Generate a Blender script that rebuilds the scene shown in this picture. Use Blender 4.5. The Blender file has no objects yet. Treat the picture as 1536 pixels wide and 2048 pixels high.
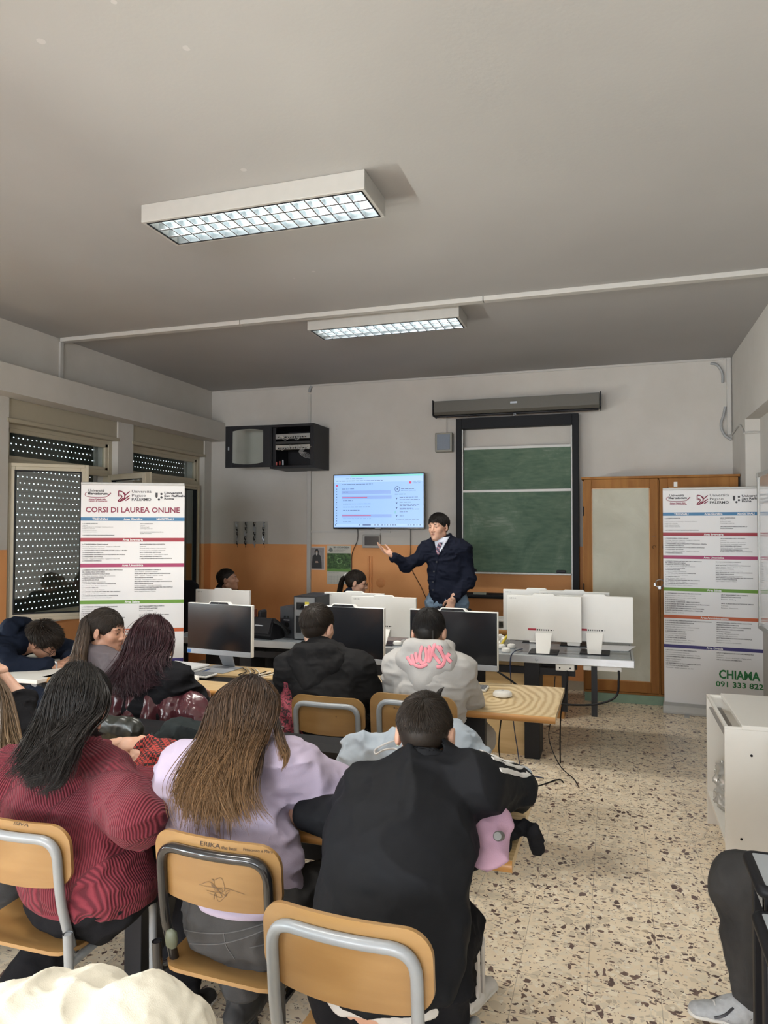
import bpy, bmesh, math, random
import numpy as np
from mathutils import Vector, Matrix, Euler
from math import radians, sin, cos, pi
random.seed(7); NR = np.random.RandomState(7)
SC = bpy.context.scene; COL = SC.collection

# ------------------------------------------------------------------ camera, world, exposure
YAW, PITCH, ROLL, FPX, CH = 0.30985, 0.026284, 0.00169, 1432.0, 1.65
cam = bpy.data.cameras.new('camera'); camo = bpy.data.objects.new('camera', cam); COL.objects.link(camo)
cam.sensor_fit = 'VERTICAL'; cam.sensor_height = 36.0; cam.lens = 36.0 * FPX / 2048
cam.clip_start = 0.05; cam.clip_end = 200
_f = Vector((-sin(YAW)*cos(PITCH), cos(YAW)*cos(PITCH), sin(PITCH))); _r = Vector((cos(YAW), sin(YAW), 0)); _u = _r.cross(_f)
_r2 = _r*cos(ROLL) + _u*sin(ROLL); _u2 = _u*cos(ROLL) - _r*sin(ROLL)
camo.matrix_world = Matrix(((_r2.x, _u2.x, -_f.x, 0), (_r2.y, _u2.y, -_f.y, 0), (_r2.z, _u2.z, -_f.z, CH), (0, 0, 0, 1)))
SC.camera = camo
SC.view_settings.view_transform = 'Standard'; SC.view_settings.look = 'None'
SC.view_settings.gamma = 1.0; SC.view_settings.use_curve_mapping = False
SC.view_settings.exposure = 0.20
W = bpy.data.worlds.new('sky'); SC.world = W; W.use_nodes = True
W.node_tree.nodes['Background'].inputs[0].default_value = (0.80, 0.90, 1.0, 1)
W.node_tree.nodes['Background'].inputs[1].default_value = 3.5

WINDOW_POWER = 232.0
LAMP_EMIT = 2.8
LAMP_DOWN = 25.0
SILL_POWER = 120.0
def area_light(name, loc, rot, sx, sy, power, color):
    l = bpy.data.lights.new(name, 'AREA'); l.shape = 'RECTANGLE'; l.size = sx; l.size_y = sy; l.energy = power; l.color = color
    o = bpy.data.objects.new(name, l); COL.objects.link(o); o.location = loc; o.rotation_euler = rot
    return o
# daylight entering by the three unshuttered windows of the left wall, beside and behind the camera
for yy, pw in ((-2.15, 1.1), (-3.95, 1.3)):
    area_light('window_daylight', (-5.05, yy, 1.70), (0, -pi/2+0.30, 0), 1.60, 1.25, WINDOW_POWER*pw, (0.86, 0.93, 1.0))
# the shutters of the next three windows are lowered almost to the sill: sunlit ledge below them, cooler sky light above it
for yy in (3.24, 1.44, -0.36):
    area_light('sunlit_ledge', (-5.45, yy, 0.86), (0, -pi/2-0.35, 0), 0.10, 1.30, SILL_POWER, (1.0, 0.93, 0.84))
    area_light('window_daylight', (-4.99, yy, 1.05), (0, -pi/2+0.5, 0), 0.24, 1.25, WINDOW_POWER*0.22, (0.90, 0.95, 1.0))
# and the two windows of the end wall behind the viewer
for xx in (-3.2, -0.4):
    area_light('window_daylight', (xx, -5.45, 1.75), (pi/2-0.38, 0, 0), 1.9, 1.5, WINDOW_POWER*0.72, (0.93, 0.965, 1.0))

def ray(px, py):
    return _f + _r2*((px-768)/FPX) - _u2*((py-1024)/FPX)
def at(px, py, Y):
    d = ray(px, py); t = Y/d.y; return Vector((0, 0, CH)) + d*t
def on(px, py, z):
    d = ray(px, py); t = (z-CH)/d.z; return Vector((0, 0, CH)) + d*t

# ------------------------------------------------------------------ materials
def srgb(r, g, b):
    f = lambda c: (c/255/12.92) if c/255 <= 0.04045 else ((c/255+0.055)/1.055)**2.4
    return (f(r), f(g), f(b), 1)
MATS = {}
class NT:
    def __init__(s, name):
        s.m = bpy.data.materials.new(name); s.m.use_nodes = True; s.t = s.m.node_tree
        s.b = s.t.nodes['Principled BSDF']; s.out = s.t.nodes['Material Output']; MATS[name] = s.m
    def n(s, typ, **kw):
        nd = s.t.nodes.new(typ)
        for k, v in kw.items():
            if k.startswith('i_'):
                k2 = k[2:]; k2 = int(k2) if k2.isdigit() else k2.replace('_', ' ')
                nd.inputs[k2].default_value = v
            else: setattr(nd, k, v)
        return nd
    def l(s, a, b): s.t.links.new(a, b)
    def coord(s, scale=(1, 1, 1), rot=(0, 0, 0), loc=(0, 0, 0), kind='Object'):
        tc = s.n('ShaderNodeTexCoord'); mp = s.n('ShaderNodeMapping')
        mp.inputs['Scale'].default_value = scale; mp.inputs['Rotation'].default_value = rot; mp.inputs['Location'].default_value = loc
        s.l(tc.outputs[kind], mp.inputs[0]); return mp.outputs[0]
    def ramp(s, fac, stops, interp='LINEAR'):
        r = s.n('ShaderNodeValToRGB'); r.color_ramp.interpolation = interp
        e = r.color_ramp.elements
        while len(e) < len(stops): e.new(0.5)
        for k, (p, c) in enumerate(stops): e[k].position = p; e[k].color = c
        s.l(fac, r.inputs[0]); return r.outputs[0]
    def mix(s, fac, a, b, mode='MIX'):
        x = s.n('ShaderNodeMix', data_type='RGBA', blend_type=mode)
        if hasattr(fac, 'links'): s.l(fac, x.inputs[0])
        else: x.inputs[0].default_value = fac
        for v, i in ((a, 6), (b, 7)):
            if hasattr(v, 'links'): s.l(v, x.inputs[i])
            else: x.inputs[i].default_value = v
        return x.outputs[2]
    def math(s, op, a, b=0.0, c=None):
        x = s.n('ShaderNodeMath', operation=op)
        for v, i in ((a, 0), (b, 1), (c, 2)):
            if v is None: continue
            if hasattr(v, 'links'): s.l(v, x.inputs[i])
            else: x.inputs[i].default_value = v
        return x.outputs[0]
    def bump(s, h, strength=0.3, dist=0.01):
        b = s.n('ShaderNodeBump'); b.inputs['Strength'].default_value = strength; b.inputs['Distance'].default_value = dist
        s.l(h, b.inputs['Height']); s.l(b.outputs[0], s.b.inputs['Normal'])
    def base(s, v):
        if hasattr(v, 'links'): s.l(v, s.b.inputs['Base Color'])
        else: s.b.inputs['Base Color'].default_value = v
    def set(s, rough=0.5, metal=0.0, spec=0.5, **kw):
        s.b.inputs['Roughness'].default_value = rough; s.b.inputs['Metallic'].default_value = metal
        s.b.inputs['Specular IOR Level'].default_value = spec
        for k, v in kw.items(): s.b.inputs[k.replace('_', ' ')].default_value = v
        return s.m
def plain(name, col, rough=0.5, metal=0.0, noise=0.06, nscale=20, bump=0.0, spec=0.5, **kw):
    if name in MATS: return MATS[name]
    t = NT(name); c = t.coord()
    nz = t.n('ShaderNodeTexNoise', i_Scale=nscale, i_Detail=4.0); t.l(c, nz.inputs['Vector'])
    a = tuple(max(0, x*(1-noise)) for x in col[:3])+(1,); b = tuple(min(1, x*(1+noise)) for x in col[:3])+(1,)
    t.base(t.mix(nz.outputs[0], a, b))
    if bump: t.bump(nz.outputs[0], bump, 0.005)
    return t.set(rough, metal, spec, **kw)
def emis(name, col, strength=1.0):
    if name in MATS: return MATS[name]
    t = NT(name); t.base((0, 0, 0, 1)); t.b.inputs['Emission Color'].default_value = col; t.b.inputs['Emission Strength'].default_value = strength
    return t.set(0.3)

WHITEWALL = (0.60, 0.575, 0.53, 1)
def wall_paint(name, two_tone):
    t = NT(name); c = t.coord()
    nz = t.n('ShaderNodeTexNoise', i_Scale=2.2, i_Detail=6.0, i_Roughness=0.6); t.l(c, nz.inputs['Vector'])
    fine = t.n('ShaderNodeTexNoise', i_Scale=160.0, i_Detail=3.0); t.l(c, fine.inputs['Vector'])
    white = t.ramp(nz.outputs[0], [(0.3, (0.525, 0.505, 0.47, 1)), (0.7, (0.58, 0.56, 0.53, 1))])
    if two_tone:
        sp = t.n('ShaderNodeSeparateXYZ'); t.l(c, sp.inputs[0])
        orange = t.ramp(nz.outputs[0], [(0.3, (0.74, 0.335, 0.13, 1)), (0.7, (0.80, 0.385, 0.16, 1))])
        wob = t.math('MULTIPLY_ADD', fine.outputs[0], 0.004, 1.488)
        white = t.mix(t.math('GREATER_THAN', sp.outputs[2], wob), orange, white)
    t.base(white); t.bump(fine.outputs[0], 0.15, 0.004)
    return t.set(0.75, spec=0.3)
M_WALL2 = wall_paint('wall_paint_orange_and_white', True)
M_WALL = wall_paint('wall_paint_white', False)
def ceiling_mat():
    t = NT('ceiling_plaster'); c = t.coord()
    nz = t.n('ShaderNodeTexNoise', i_Scale=1.2, i_Detail=5.0); t.l(c, nz.inputs['Vector'])
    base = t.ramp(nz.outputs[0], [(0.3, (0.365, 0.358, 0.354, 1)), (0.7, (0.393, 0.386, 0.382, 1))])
    # small pale repair daubs near the first lamp
    v = t.n('ShaderNodeTexVoronoi', i_Scale=5.5); t.l(c, v.inputs['Vector'])
    c2 = t.coord(); sp = t.n('ShaderNodeSeparateXYZ'); t.l(c2, sp.inputs[0])
    inx = t.math('LESS_THAN', t.math('ABSOLUTE', t.math('ADD', sp.outputs[0], 1.75)), 0.32)
    iny = t.math('LESS_THAN', t.math('ABSOLUTE', t.math('SUBTRACT', sp.outputs[1], 3.3)), 1.5)
    small = t.math('LESS_THAN', v.outputs['Distance'], 0.085)
    m = t.math('MULTIPLY', t.math('MULTIPLY', inx, iny), small)
    t.base(t.mix(t.math('MULTIPLY', m, 0.6), base, (0.52, 0.51, 0.505, 1)))
    f = t.n('ShaderNodeTexNoise', i_Scale=60.0, i_Detail=4.0); t.l(c, f.inputs['Vector']); t.bump(f.outputs[0], 0.12, 0.004)
    return t.set(0.8, spec=0.25)
M_CEIL = ceiling_mat()
def terrazzo():
    t = NT('terrazzo_tiles'); c = t.coord()
    def warp(scale, amp):
        n = t.n('ShaderNodeTexNoise', i_Scale=scale, i_Detail=1.5); t.l(c, n.inputs['Vector'])
        s = t.n('ShaderNodeVectorMath', operation='MULTIPLY_ADD'); s.inputs[1].default_value = (amp, amp, 0); t.l(n.outputs['Color'], s.inputs[0]); t.l(c, s.inputs[2])
        return s.outputs[0]
    wv = warp(45, 0.016)
    nb = t.n('ShaderNodeTexNoise', i_Scale=3.0, i_Detail=4.0); t.l(c, nb.inputs['Vector'])
    base = t.ramp(nb.outputs[0], [(0.3, (0.80, 0.66, 0.48, 1)), (0.7, (0.90, 0.77, 0.58, 1))])
    def chips(scale, lo, thr, cola, colb, base, rnd=1.0, stretch=(1, 1, 1)):
        mp = t.n('ShaderNodeMapping'); mp.inputs['Scale'].default_value = stretch; mp.inputs['Rotation'].default_value = (0, 0, scale); t.l(wv, mp.inputs[0])
        e = t.n('ShaderNodeTexVoronoi', feature='DISTANCE_TO_EDGE', i_Scale=scale, i_Randomness=rnd); t.l(mp.outputs[0], e.inputs['Vector'])
        f = t.n('ShaderNodeTexVoronoi', feature='F1', i_Scale=scale, i_Randomness=rnd); t.l(mp.outputs[0], f.inputs['Vector'])
        sp = t.n('ShaderNodeSeparateColor'); t.l(f.outputs['Color'], sp.inputs[0])
        pick = t.math('GREATER_THAN', sp.outputs[0], thr)
        edge = t.math('GREATER_THAN', e.outputs['Distance'], t.math('MULTIPLY_ADD', sp.outputs[2], 0.12, lo))
        return t.mix(t.math('MULTIPLY', pick, edge), base, t.mix(sp.outputs[1], cola, colb))
    b = chips(22, 0.03, 0.25, (0.66, 0.56, 0.42, 1), (0.92, 0.81, 0.63, 1), base)
    b = chips(55, 0.06, 0.72, (0.52, 0.42, 0.30, 1), (0.92, 0.84, 0.70, 1), b)
    b = chips(42, 0.08, 0.885, (0.085, 0.05, 0.045, 1), (0.20, 0.13, 0.11, 1), b, stretch=(1, 0.62, 1))
    b = chips(72, 0.08, 0.85, (0.08, 0.05, 0.045, 1), (0.22, 0.14, 0.11, 1), b, stretch=(0.6, 1, 1))
    b = chips(120, 0.09, 0.87, (0.12, 0.08, 0.06, 1), (0.30, 0.20, 0.15, 1), b)
    sp = t.n('ShaderNodeSeparateXYZ'); t.l(c, sp.inputs[0])
    def joint(o, off):
        fr = t.math('FRACT', t.math('DIVIDE', t.math('ADD', o, off), 0.25))
        return t.math('LESS_THAN', t.math('ABSOLUTE', t.math('SUBTRACT', fr, 0.5)), 0.0045)
    j = t.math('MAXIMUM', joint(sp.outputs[0], 10-0.15+0.125), joint(sp.outputs[1], 10.125))
    t.base(t.mix(t.math('MULTIPLY', j, 0.55), b, (0.20, 0.16, 0.12, 1)))
    rn = t.n('ShaderNodeMapRange'); t.l(nb.outputs[0], rn.inputs[0]); rn.inputs[3].default_value = 0.28; rn.inputs[4].default_value = 0.42
    m = t.set(0.33, spec=0.5); t.l(rn.outputs[0], t.b.inputs['Roughness'])
    return m
M_FLOOR = terrazzo()
def wood(name, a, b, scale=(1.2, 14, 14), rough=0.42, rings=6.0, rot=(0, 0, 0), coat=0.15):
    t = NT(name); c = t.coord(scale, rot)
    n = t.n('ShaderNodeTexNoise', i_Scale=2.0, i_Detail=6.0, i_Roughness=0.6, i_Distortion=0.4); t.l(c, n.inputs['Vector'])
    w = t.n('ShaderNodeTexWave', wave_type='BANDS', bands_direction='Y', i_Scale=rings*0.15, i_Distortion=7.0, i_Detail=3.0, i_Detail_Scale=0.6); t.l(c, w.inputs['Vector'])
    f = t.math('MULTIPLY_ADD', w.outputs[0], 0.45, t.math('MULTIPLY', n.outputs[0], 0.6))
    t.base(t.ramp(f, [(0.2, a), (0.85, b)])); t.bump(f, 0.04, 0.002)
    return t.set(rough, Coat_Weight=coat, Coat_Roughness=0.25)
M_DESK = wood('maple_laminate', (0.50, 0.335, 0.155, 1), (0.68, 0.50, 0.265, 1), scale=(2.2, 16, 16))
M_EDGE = wood('orange_beech_edging', (0.44, 0.205, 0.055, 1), (0.56, 0.29, 0.09, 1))
M_PLY = wood('chair_plywood', (0.245, 0.130, 0.043, 1), (0.335, 0.195, 0.072, 1), scale=(3, 3, 14), rough=0.33, coat=0.35)
M_CAB = wood('cabinet_oak', (0.27, 0.11, 0.027, 1), (0.40, 0.185, 0.050, 1), scale=(12, 12, 1.4), rough=0.55, coat=0.0)
M_CAB.node_tree.nodes['Principled BSDF'].inputs['Specular IOR Level'].default_value = 0.2
M_PLYEDGE = plain('ply_edge', (0.36, 0.18, 0.06, 1), 0.5)
M_GREYTUBE = plain('grey_enamelled_steel', (0.25, 0.265, 0.28, 1), 0.40, 0.1, 0.08, 40, Coat_Weight=0.15)
M_BLACKTUBE = plain('black_enamelled_steel', (0.018, 0.018, 0.02, 1), 0.22, 0.2, 0.1, Coat_Weight=0.5)
M_BLACK = plain('black_plastic', (0.010, 0.010, 0.012, 1), 0.5, spec=0.22)
M_GLOSSBLACK = plain('glossy_black_plastic', (0.012, 0.012, 0.013, 1), 0.15)
M_DARKMETAL = plain('dark_painted_metal', (0.018, 0.018, 0.021, 1), 0.45, 0.0, spec=0.25)
M_STEEL = plain('brushed_steel', (0.50, 0.52, 0.54, 1), 0.32, 0.75, 0.12, 8)
M_ALU = plain('aluminium', (0.46, 0.46, 0.445, 1), 0.5, 0.35)
M_SILVER = plain('silver_plastic', (0.42, 0.45, 0.50, 1), 0.35, 0.3)
M_WHITEPL = plain('white_plastic', (0.80, 0.785, 0.75, 1), 0.4, noise=0.02)
M_CABLEW = plain('white_cable', (0.7, 0.7, 0.68, 1), 0.5)
M_CREAM = plain('cream_window_frame', (0.47, 0.42, 0.315, 1), 0.45, noise=0.03)
M_BOXBEIGE = plain('beige_shutter_box', (0.40, 0.36, 0.275, 1), 0.6, noise=0.04)
M_SCREENOFF = plain('dark_monitor_glass', (0.010, 0.011, 0.014, 1), 0.16, spec=0.6, noise=0.02)
M_FRAMEWHITE = plain('white_melamine', (0.80, 0.775, 0.72, 1), 0.38, noise=0.02)
M_PLINTH = plain('green_plinth_paint', (0.22, 0.33, 0.24, 1), 0.55, noise=0.1)
def ring_wood():
    t = NT('maple_laminate_with_rings'); c = t.coord((1.0, 0.55, 1), loc=(0.02, -0.16, 0))
    w = t.n('ShaderNodeTexWave', wave_type='RINGS', rings_direction='Z', i_Scale=8.0, i_Distortion=4.5, i_Detail=2.0, i_Detail_Scale=1.2); t.l(c, w.inputs['Vector'])
    t.base(t.ramp(w.outputs[0], [(0.0, (0.50, 0.345, 0.165, 1)), (0.6, (0.66, 0.50, 0.275, 1)), (1.0, (0.70, 0.545, 0.31, 1))])); return t.set(0.42, Coat_Weight=0.15, Coat_Roughness=0.25)
M_RINGS = ring_wood()
def glass_mat():
    t = NT('window_glass'); t.base((0.9, 0.95, 0.93, 1))
    g = t.n('ShaderNodeBsdfGlossy'); g.inputs['Roughness'].default_value = 0.02
    tr = t.n('ShaderNodeBsdfTransparent'); tr.inputs[0].default_value = (0.93, 0.96, 0.95, 1)
    fr0 = t.n('ShaderNodeLayerWeight'); fr0.inputs['Blend'].default_value = 0.5
    fr = t.n('ShaderNodeMath', operation='MULTIPLY_ADD'); pw = t.math('POWER', fr0.outputs['Facing'], 4.0); t.l(pw, fr.inputs[0]); fr.inputs[1].default_value = 0.28; fr.inputs[2].default_value = 0.035
    mx = t.n('ShaderNodeMixShader'); t.l(fr.outputs[0], mx.inputs[0]); t.l(tr.outputs[0], mx.inputs[1]); t.l(g.outputs[0], mx.inputs[2])
    t.l(mx.outputs[0], t.out.inputs[0]); return t.m
M_GLASS = glass_mat()
def shutter_mat():
    t = NT('perforated_roller_shutter'); c = t.coord(); sp = t.n('ShaderNodeSeparateXYZ'); t.l(c, sp.inputs[0])
    row = t.math('DIVIDE', t.math('ADD', sp.outputs[2], 10.0), 0.056)
    rid = t.math('FLOOR', row); rf = t.math('SUBTRACT', t.math('FRACT', row), 0.5)
    col = t.math('ADD', t.math('DIVIDE', t.math('ADD', sp.outputs[1], 10.0), 0.052), t.math('MULTIPLY', t.math('MODULO', rid, 2.0), 0.5))
    cf = t.math('SUBTRACT', t.math('FRACT', col), 0.5)
    ex = t.math('POWER', t.math('DIVIDE', cf, 0.23), 2.0); ez = t.math('POWER', t.math('DIVIDE', rf, 0.11), 2.0)
    hole = t.math('LESS_THAN', t.math('ADD', ex, ez), 1.0)
    ridge = t.math('ABSOLUTE', rf)
    t.base(t.ramp(ridge, [(0.0, (0.060, 0.066, 0.050, 1)), (0.44, (0.050, 0.055, 0.042, 1)), (0.5, (0.02, 0.022, 0.02, 1))]))
    t.set(0.6)
    tr = t.n('ShaderNodeBsdfTransparent'); mx = t.n('ShaderNodeMixShader')
    t.l(hole, mx.inputs[0]); t.l(t.b.outputs[0], mx.inputs[1]); t.l(tr.outputs[0], mx.inputs[2]); t.l(mx.outputs[0], t.out.inputs[0])
    return t.m
M_SHUTTER = shutter_mat()
def chalk_mat():
    t = NT('green_chalkboard'); c = t.coord()
    n = t.n('ShaderNodeTexNoise', i_Scale=2.5, i_Detail=8.0, i_Roughness=0.65, i_Distortion=1.2); t.l(c, n.inputs['Vector'])
    n2 = t.n('ShaderNodeTexNoise', i_Scale=9.0, i_Detail=5.0); t.l(t.coord((1, 1, 5), (0, 0.5, 0)), n2.inputs['Vector'])
    f = t.math('MULTIPLY_ADD', n2.outputs[0], 0.35, t.math('MULTIPLY', n.outputs[0], 0.75))
    t.base(t.ramp(f, [(0.40, (0.062, 0.115, 0.078, 1)), (0.62, (0.11, 0.17, 0.12, 1)), (0.80, (0.24, 0.29, 0.235, 1))]))
    return t.set(0.7, spec=0.3)
M_CHALK = chalk_mat()
def paper_mat():
    t = NT('crumpled_backing_paper'); c = t.coord()
    n = t.n('ShaderNodeTexNoise', i_Scale=3.0, i_Detail=6.0, i_Distortion=1.0); t.l(c, n.inputs['Vector'])
    t.base(t.ramp(n.outputs[0], [(0.3, (0.47, 0.46, 0.37, 1)), (0.7, (0.56, 0.55, 0.46, 1))])); t.bump(n.outputs[0], 0.6, 0.03)
    return t.set(0.6)
M_PAPER = paper_mat()

# ------------------------------------------------------------------ mesh helpers
class MB:
    def __init__(s): s.v = []; s.f = []; s.mi = []
    def add(s, V, F, m=0):
        o = len(s.v); s.v += [tuple(p) for p in V]; s.f += [tuple(i+o for i in f) for f in F]; s.mi += [m]*len(F); return s
    def box(s, x0, y0, z0, x1, y1, z1, m=0):
        V = [(x, y, z) for z in (z0, z1) for y in (y0, y1) for x in (x0, x1)]
        return s.add(V, [(0, 2, 3, 1), (4, 5, 7, 6), (0, 1, 5, 4), (2, 6, 7, 3), (0, 4, 6, 2), (1, 3, 7, 5)], m)
    def prism(s, pts, h0, h1, axis='z', m=0):
        n = len(pts); f = {'z': lambda a, b, h: (a, b, h), 'y': lambda a, b, h: (a, h, b), 'x': lambda a, b, h: (h, a, b)}[axis]
        V = [f(a, b, h0) for a, b in pts]+[f(a, b, h1) for a, b in pts]
        F = [tuple(range(n))[::-1], tuple(range(n, 2*n))]+[(i, (i+1) % n, n+(i+1) % n, n+i) for i in range(n)]
        return s.add(V, F, m)
    def tube(s, pts, r, seg=10, m=0, caps=True, closed=False):
        pts = [Vector(p) for p in pts]; n = len(pts)
        rs = r if hasattr(r, '__len__') else [r]*n
        V = []; up = None
        for i, p in enumerate(pts):
            a = pts[(i-1) % n] if (closed or i > 0) else p; b = pts[(i+1) % n] if (closed or i < n-1) else p
            d = (b-a)
            if d.length < 1e-9: d = Vector((0, 0, 1))
            d.normalize()
            if up is None: up = d.orthogonal().normalized()
            else:
                up = up-d*up.dot(d)
                up = up.normalized() if up.length > 1e-6 else d.orthogonal().normalized()
            q = d.cross(up)
            for k in range(seg):
                t = 2*pi*k/seg; V.append(p+(up*cos(t)+q*sin(t))*rs[i])
        F = []
        for i in range(n if closed else n-1):
            j = (i+1) % n
            for k in range(seg):
                k2 = (k+1) % seg; F.append((i*seg+k, i*seg+k2, j*seg+k2, j*seg+k))
        if caps and not closed: F += [tuple(range(seg))[::-1], tuple(range((n-1)*seg, n*seg))]
        return s.add(V, F, m)
    def cyl(s, a, b, r, seg=16, m=0, r2=None): return s.tube([a, b], [r, r if r2 is None else r2], seg, m)
    def lathe(s, prof, c=(0, 0, 0), seg=24, m=0):
        V = [(c[0]+r*cos(2*pi*k/seg), c[1]+r*sin(2*pi*k/seg), c[2]+z) for r, z in prof for k in range(seg)]
        F = [(i*seg+k, i*seg+(k+1) % seg, (i+1)*seg+(k+1) % seg, (i+1)*seg+k) for i in range(len(prof)-1) for k in range(seg)]
        F += [tuple(range(seg))[::-1], tuple(range((len(prof)-1)*seg, len(prof)*seg))]
        return s.add(V, F, m)
    def xf(s, M):
        s.v = [tuple(M @ Vector(p)) for p in s.v]; return s
    def build(s, name, mats, parent=None, smooth=None, bevel=0, **tags):
        me = bpy.data.meshes.new(name); me.from_pydata(s.v, [], s.f)
        for m in (mats if isinstance(mats, (list, tuple)) else [mats]): me.materials.append(m)
        if any(s.mi): me.polygons.foreach_set('material_index', s.mi)
        me.validate(); me.update()
        if smooth:
            me.polygons.foreach_set('use_smooth', [True]*len(me.polygons))
            me.set_sharp_from_angle(angle=radians(smooth))
        o = bpy.data.objects.new(name, me); COL.objects.link(o)
        if parent: o.parent = parent
        if bevel:
            b = o.modifiers.new('bevel', 'BEVEL'); b.width = bevel; b.segments = 2; b.limit_method = 'ANGLE'; b.angle_limit = radians(40)
        for k, v in tags.items(): o[k] = v
        return o
def thing(name, label, cat, loc=(0, 0, 0), rotz=0, group=None):
    o = bpy.data.objects.new(name, None); COL.objects.link(o); o.location = loc; o.rotation_euler = (0, 0, rotz); o.empty_display_size = 0.1
    o['label'] = label; o['category'] = cat
    if group: o['group'] = group
    return o
def tag(o, label, cat, group=None):
    o['label'] = label; o['category'] = cat
    if group: o['group'] = group
    return o
def struct(name, mb, m, smooth=None, bevel=0, parent=None):
    o = mb.build(name, m, parent, smooth, bevel)
    if not parent: o['kind'] = 'structure'
    return o
def box(*a): return MB().box(*a)
def fillet(pts, r, n=5):
    """polyline with rounded corners"""
    pts = [Vector(p) for p in pts]; out = [pts[0]]
    for i in range(1, len(pts)-1):
        a, b, c = pts[i-1], pts[i], pts[i+1]; u = (a-b); v = (c-b)
        d = min(r, u.length*0.49, v.length*0.49); p = b+u.normalized()*d; q = b+v.normalized()*d
        for k in range(n+1):
            t = k/n; out.append(p*(1-t)**2+b*2*t*(1-t)+q*t*t)
    out.append(pts[-1]); return out
def catmull(pts, n=8):
    P = [Vector(p) for p in pts]; P = [P[0]*2-P[1]]+P+[P[-1]*2-P[-2]]; out = []
    for i in range(1, len(P)-2):
        for k in range(n):
            t = k/n; a, b, c, d = P[i-1], P[i], P[i+1], P[i+2]
            out.append(0.5*((2*b)+(c-a)*t+(2*a-5*b+4*c-d)*t*t+(3*b-a-3*c+d)*t**3))
    out.append(P[-2]); return out
def text_into(mb, s, x, y, size, align='LEFT', bold=0.0, m=0, depth=0.0, width=None, plane='xz', shear=0.0):
    cu = bpy.data.curves.new('lettering', 'FONT'); cu.body = s; cu.size = size; cu.align_x = align; cu.offset = bold; cu.resolution_u = 2; cu.shear = shear; cu.fill_mode = 'FRONT'
    ob = bpy.data.objects.new('lettering', cu); me = bpy.data.meshes.new_from_object(ob)
    vs = [v.co.copy() for v in me.vertices]; k = 1.0
    if width and vs:
        w = max(v.x for v in vs)-min(v.x for v in vs); k = width/max(w, 1e-6)
    V = [(x+v.x*k, -depth, y+v.y) if plane == 'xz' else (x+v.x*k, y+v.y, depth) for v in vs]
    mb.add(V, [tuple(p.vertices) for p in me.polygons], m)
    bpy.data.objects.remove(ob); bpy.data.curves.remove(cu); bpy.data.meshes.remove(me)

# ================================================================== ROOM
YB, ZC, XL, XR, XN = 7.75, 3.37, -4.72, 1.125, 1.245
YR = -5.2
struct('floor', box(XL-0.4, YR-0.2, -0.1, XN+0.2, YB+0.2, 0), M_FLOOR)
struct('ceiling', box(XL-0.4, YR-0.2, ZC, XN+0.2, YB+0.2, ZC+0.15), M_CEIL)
struct('wall_back', box(XL-0.4, YB, 0, XN+0.2, YB+0.2, ZC), M_WALL2)
wf = MB(); wf.box(XL-0.4, YR-0.2, 0, XN+0.2, YR, 0.95); wf.box(XL-0.4, YR-0.2, 2.55, XN+0.2, YR, ZC); wf.box(XL-0.4, YR-0.2, 0.95, -4.2, YR, 2.55); wf.box(-2.2, YR-0.2, 0.95, -1.4, YR, 2.55); wf.box(0.6, YR-0.2, 0.95, XN+0.2, YR, 2.55)
struct('wall_front', wf, M_WALL2)
wr = MB(); wr.box(XN, YR, 0, XN+0.15, YB, ZC); wr.box(XR, 7.04, 0, XN, YB, ZC); wr.box(XR, YR, 2.65, XN, 7.04, ZC)
struct('wall_right', wr, M_WALL)
# left wall: openings with piers between them
OPEN = [(4.64, 6.00), (6.24, 7.60), (2.58, 3.90), (0.78, 2.10), (-1.02, 0.30), (-2.82, -1.50), (-4.62, -3.30)]
wl = MB(); wl.box(-5.08, YR, 0, XL, YB, 0.86); wl.box(-5.08, YR, 2.74, XL, YB, ZC)
prev = YR
for a, b in sorted(OPEN): wl.box(-5.08, prev, 0.86, XL, a, 2.74); prev = b
wl.box(-5.08, prev, 0.86, XL, YB, 2.74)
struct('wall_left', wl, M_WALL2)
struct('beam', box(XL, YR, 2.74, -4.53, YB, 2.965), M_WALL)
# boxes over the roller shutters
for i, (a, b) in enumerate(OPEN):
    s = MB(); s.box(-4.98, a, 2.555, -4.735, b, 2.74); s.box(-4.98, a-0.02, 2.54, -4.715, b+0.02, 2.575)
    struct('trim_%d' % (i+21), s, M_BOXBEIGE, bevel=0.004)
def frame_rect(mb, x0, x1, y0, y1, z0, z1, w):
    mb.box(x0, y0, z0, x1, y0+w, z1); mb.box(x0, y1-w, z0, x1, y1, z1); mb.box(x0, y0+w, z0, x1, y1-w, z0+w); mb.box(x0, y0+w, z1-w, x1, y1-w, z1)
def sash(w, z0, z1, name, hinge, ang, side, parent):
    """hinged leaf: local y runs from hinge to free edge"""
    e = bpy.data.objects.new(name, None); COL.objects.link(e); e.parent = parent; e.location = hinge; e.rotation_euler = (0, 0, ang)
    f = MB(); fw = 0.055
    y0, y1 = (0, w) if side > 0 else (-w, 0)
    frame_rect(f, -0.02, 0.035, y0, y1, z0, z1, fw); frame_rect(f, 0.035, 0.045, y0-0.008, y1+0.008, z0-0.008, z1+0.008, 0.03)
    f.build('leaf_frame', M_CREAM, e, bevel=0.004)
    g = MB(); frame_rect(g, -0.012, 0.037, y0+fw-0.006, y1-fw+0.006, z0+fw-0.006, z1-fw+0.006, 0.010); g.build('glazing_gasket', M_BLACK, e)
    box(0.000, y0+fw, z0+fw, 0.006, y1-fw, z1-fw).build('pane', M_GLASS, e)
    h = MB()
    for zz in (z0+0.12, z1-0.2, (z0+z1)/2): h.cyl((0.03, y0 if side > 0 else y1, zz), (0.03, y0 if side > 0 else y1, zz+0.08), 0.010)
    h.build('hinge', M_CREAM, e, smooth=40)
    return e
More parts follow.
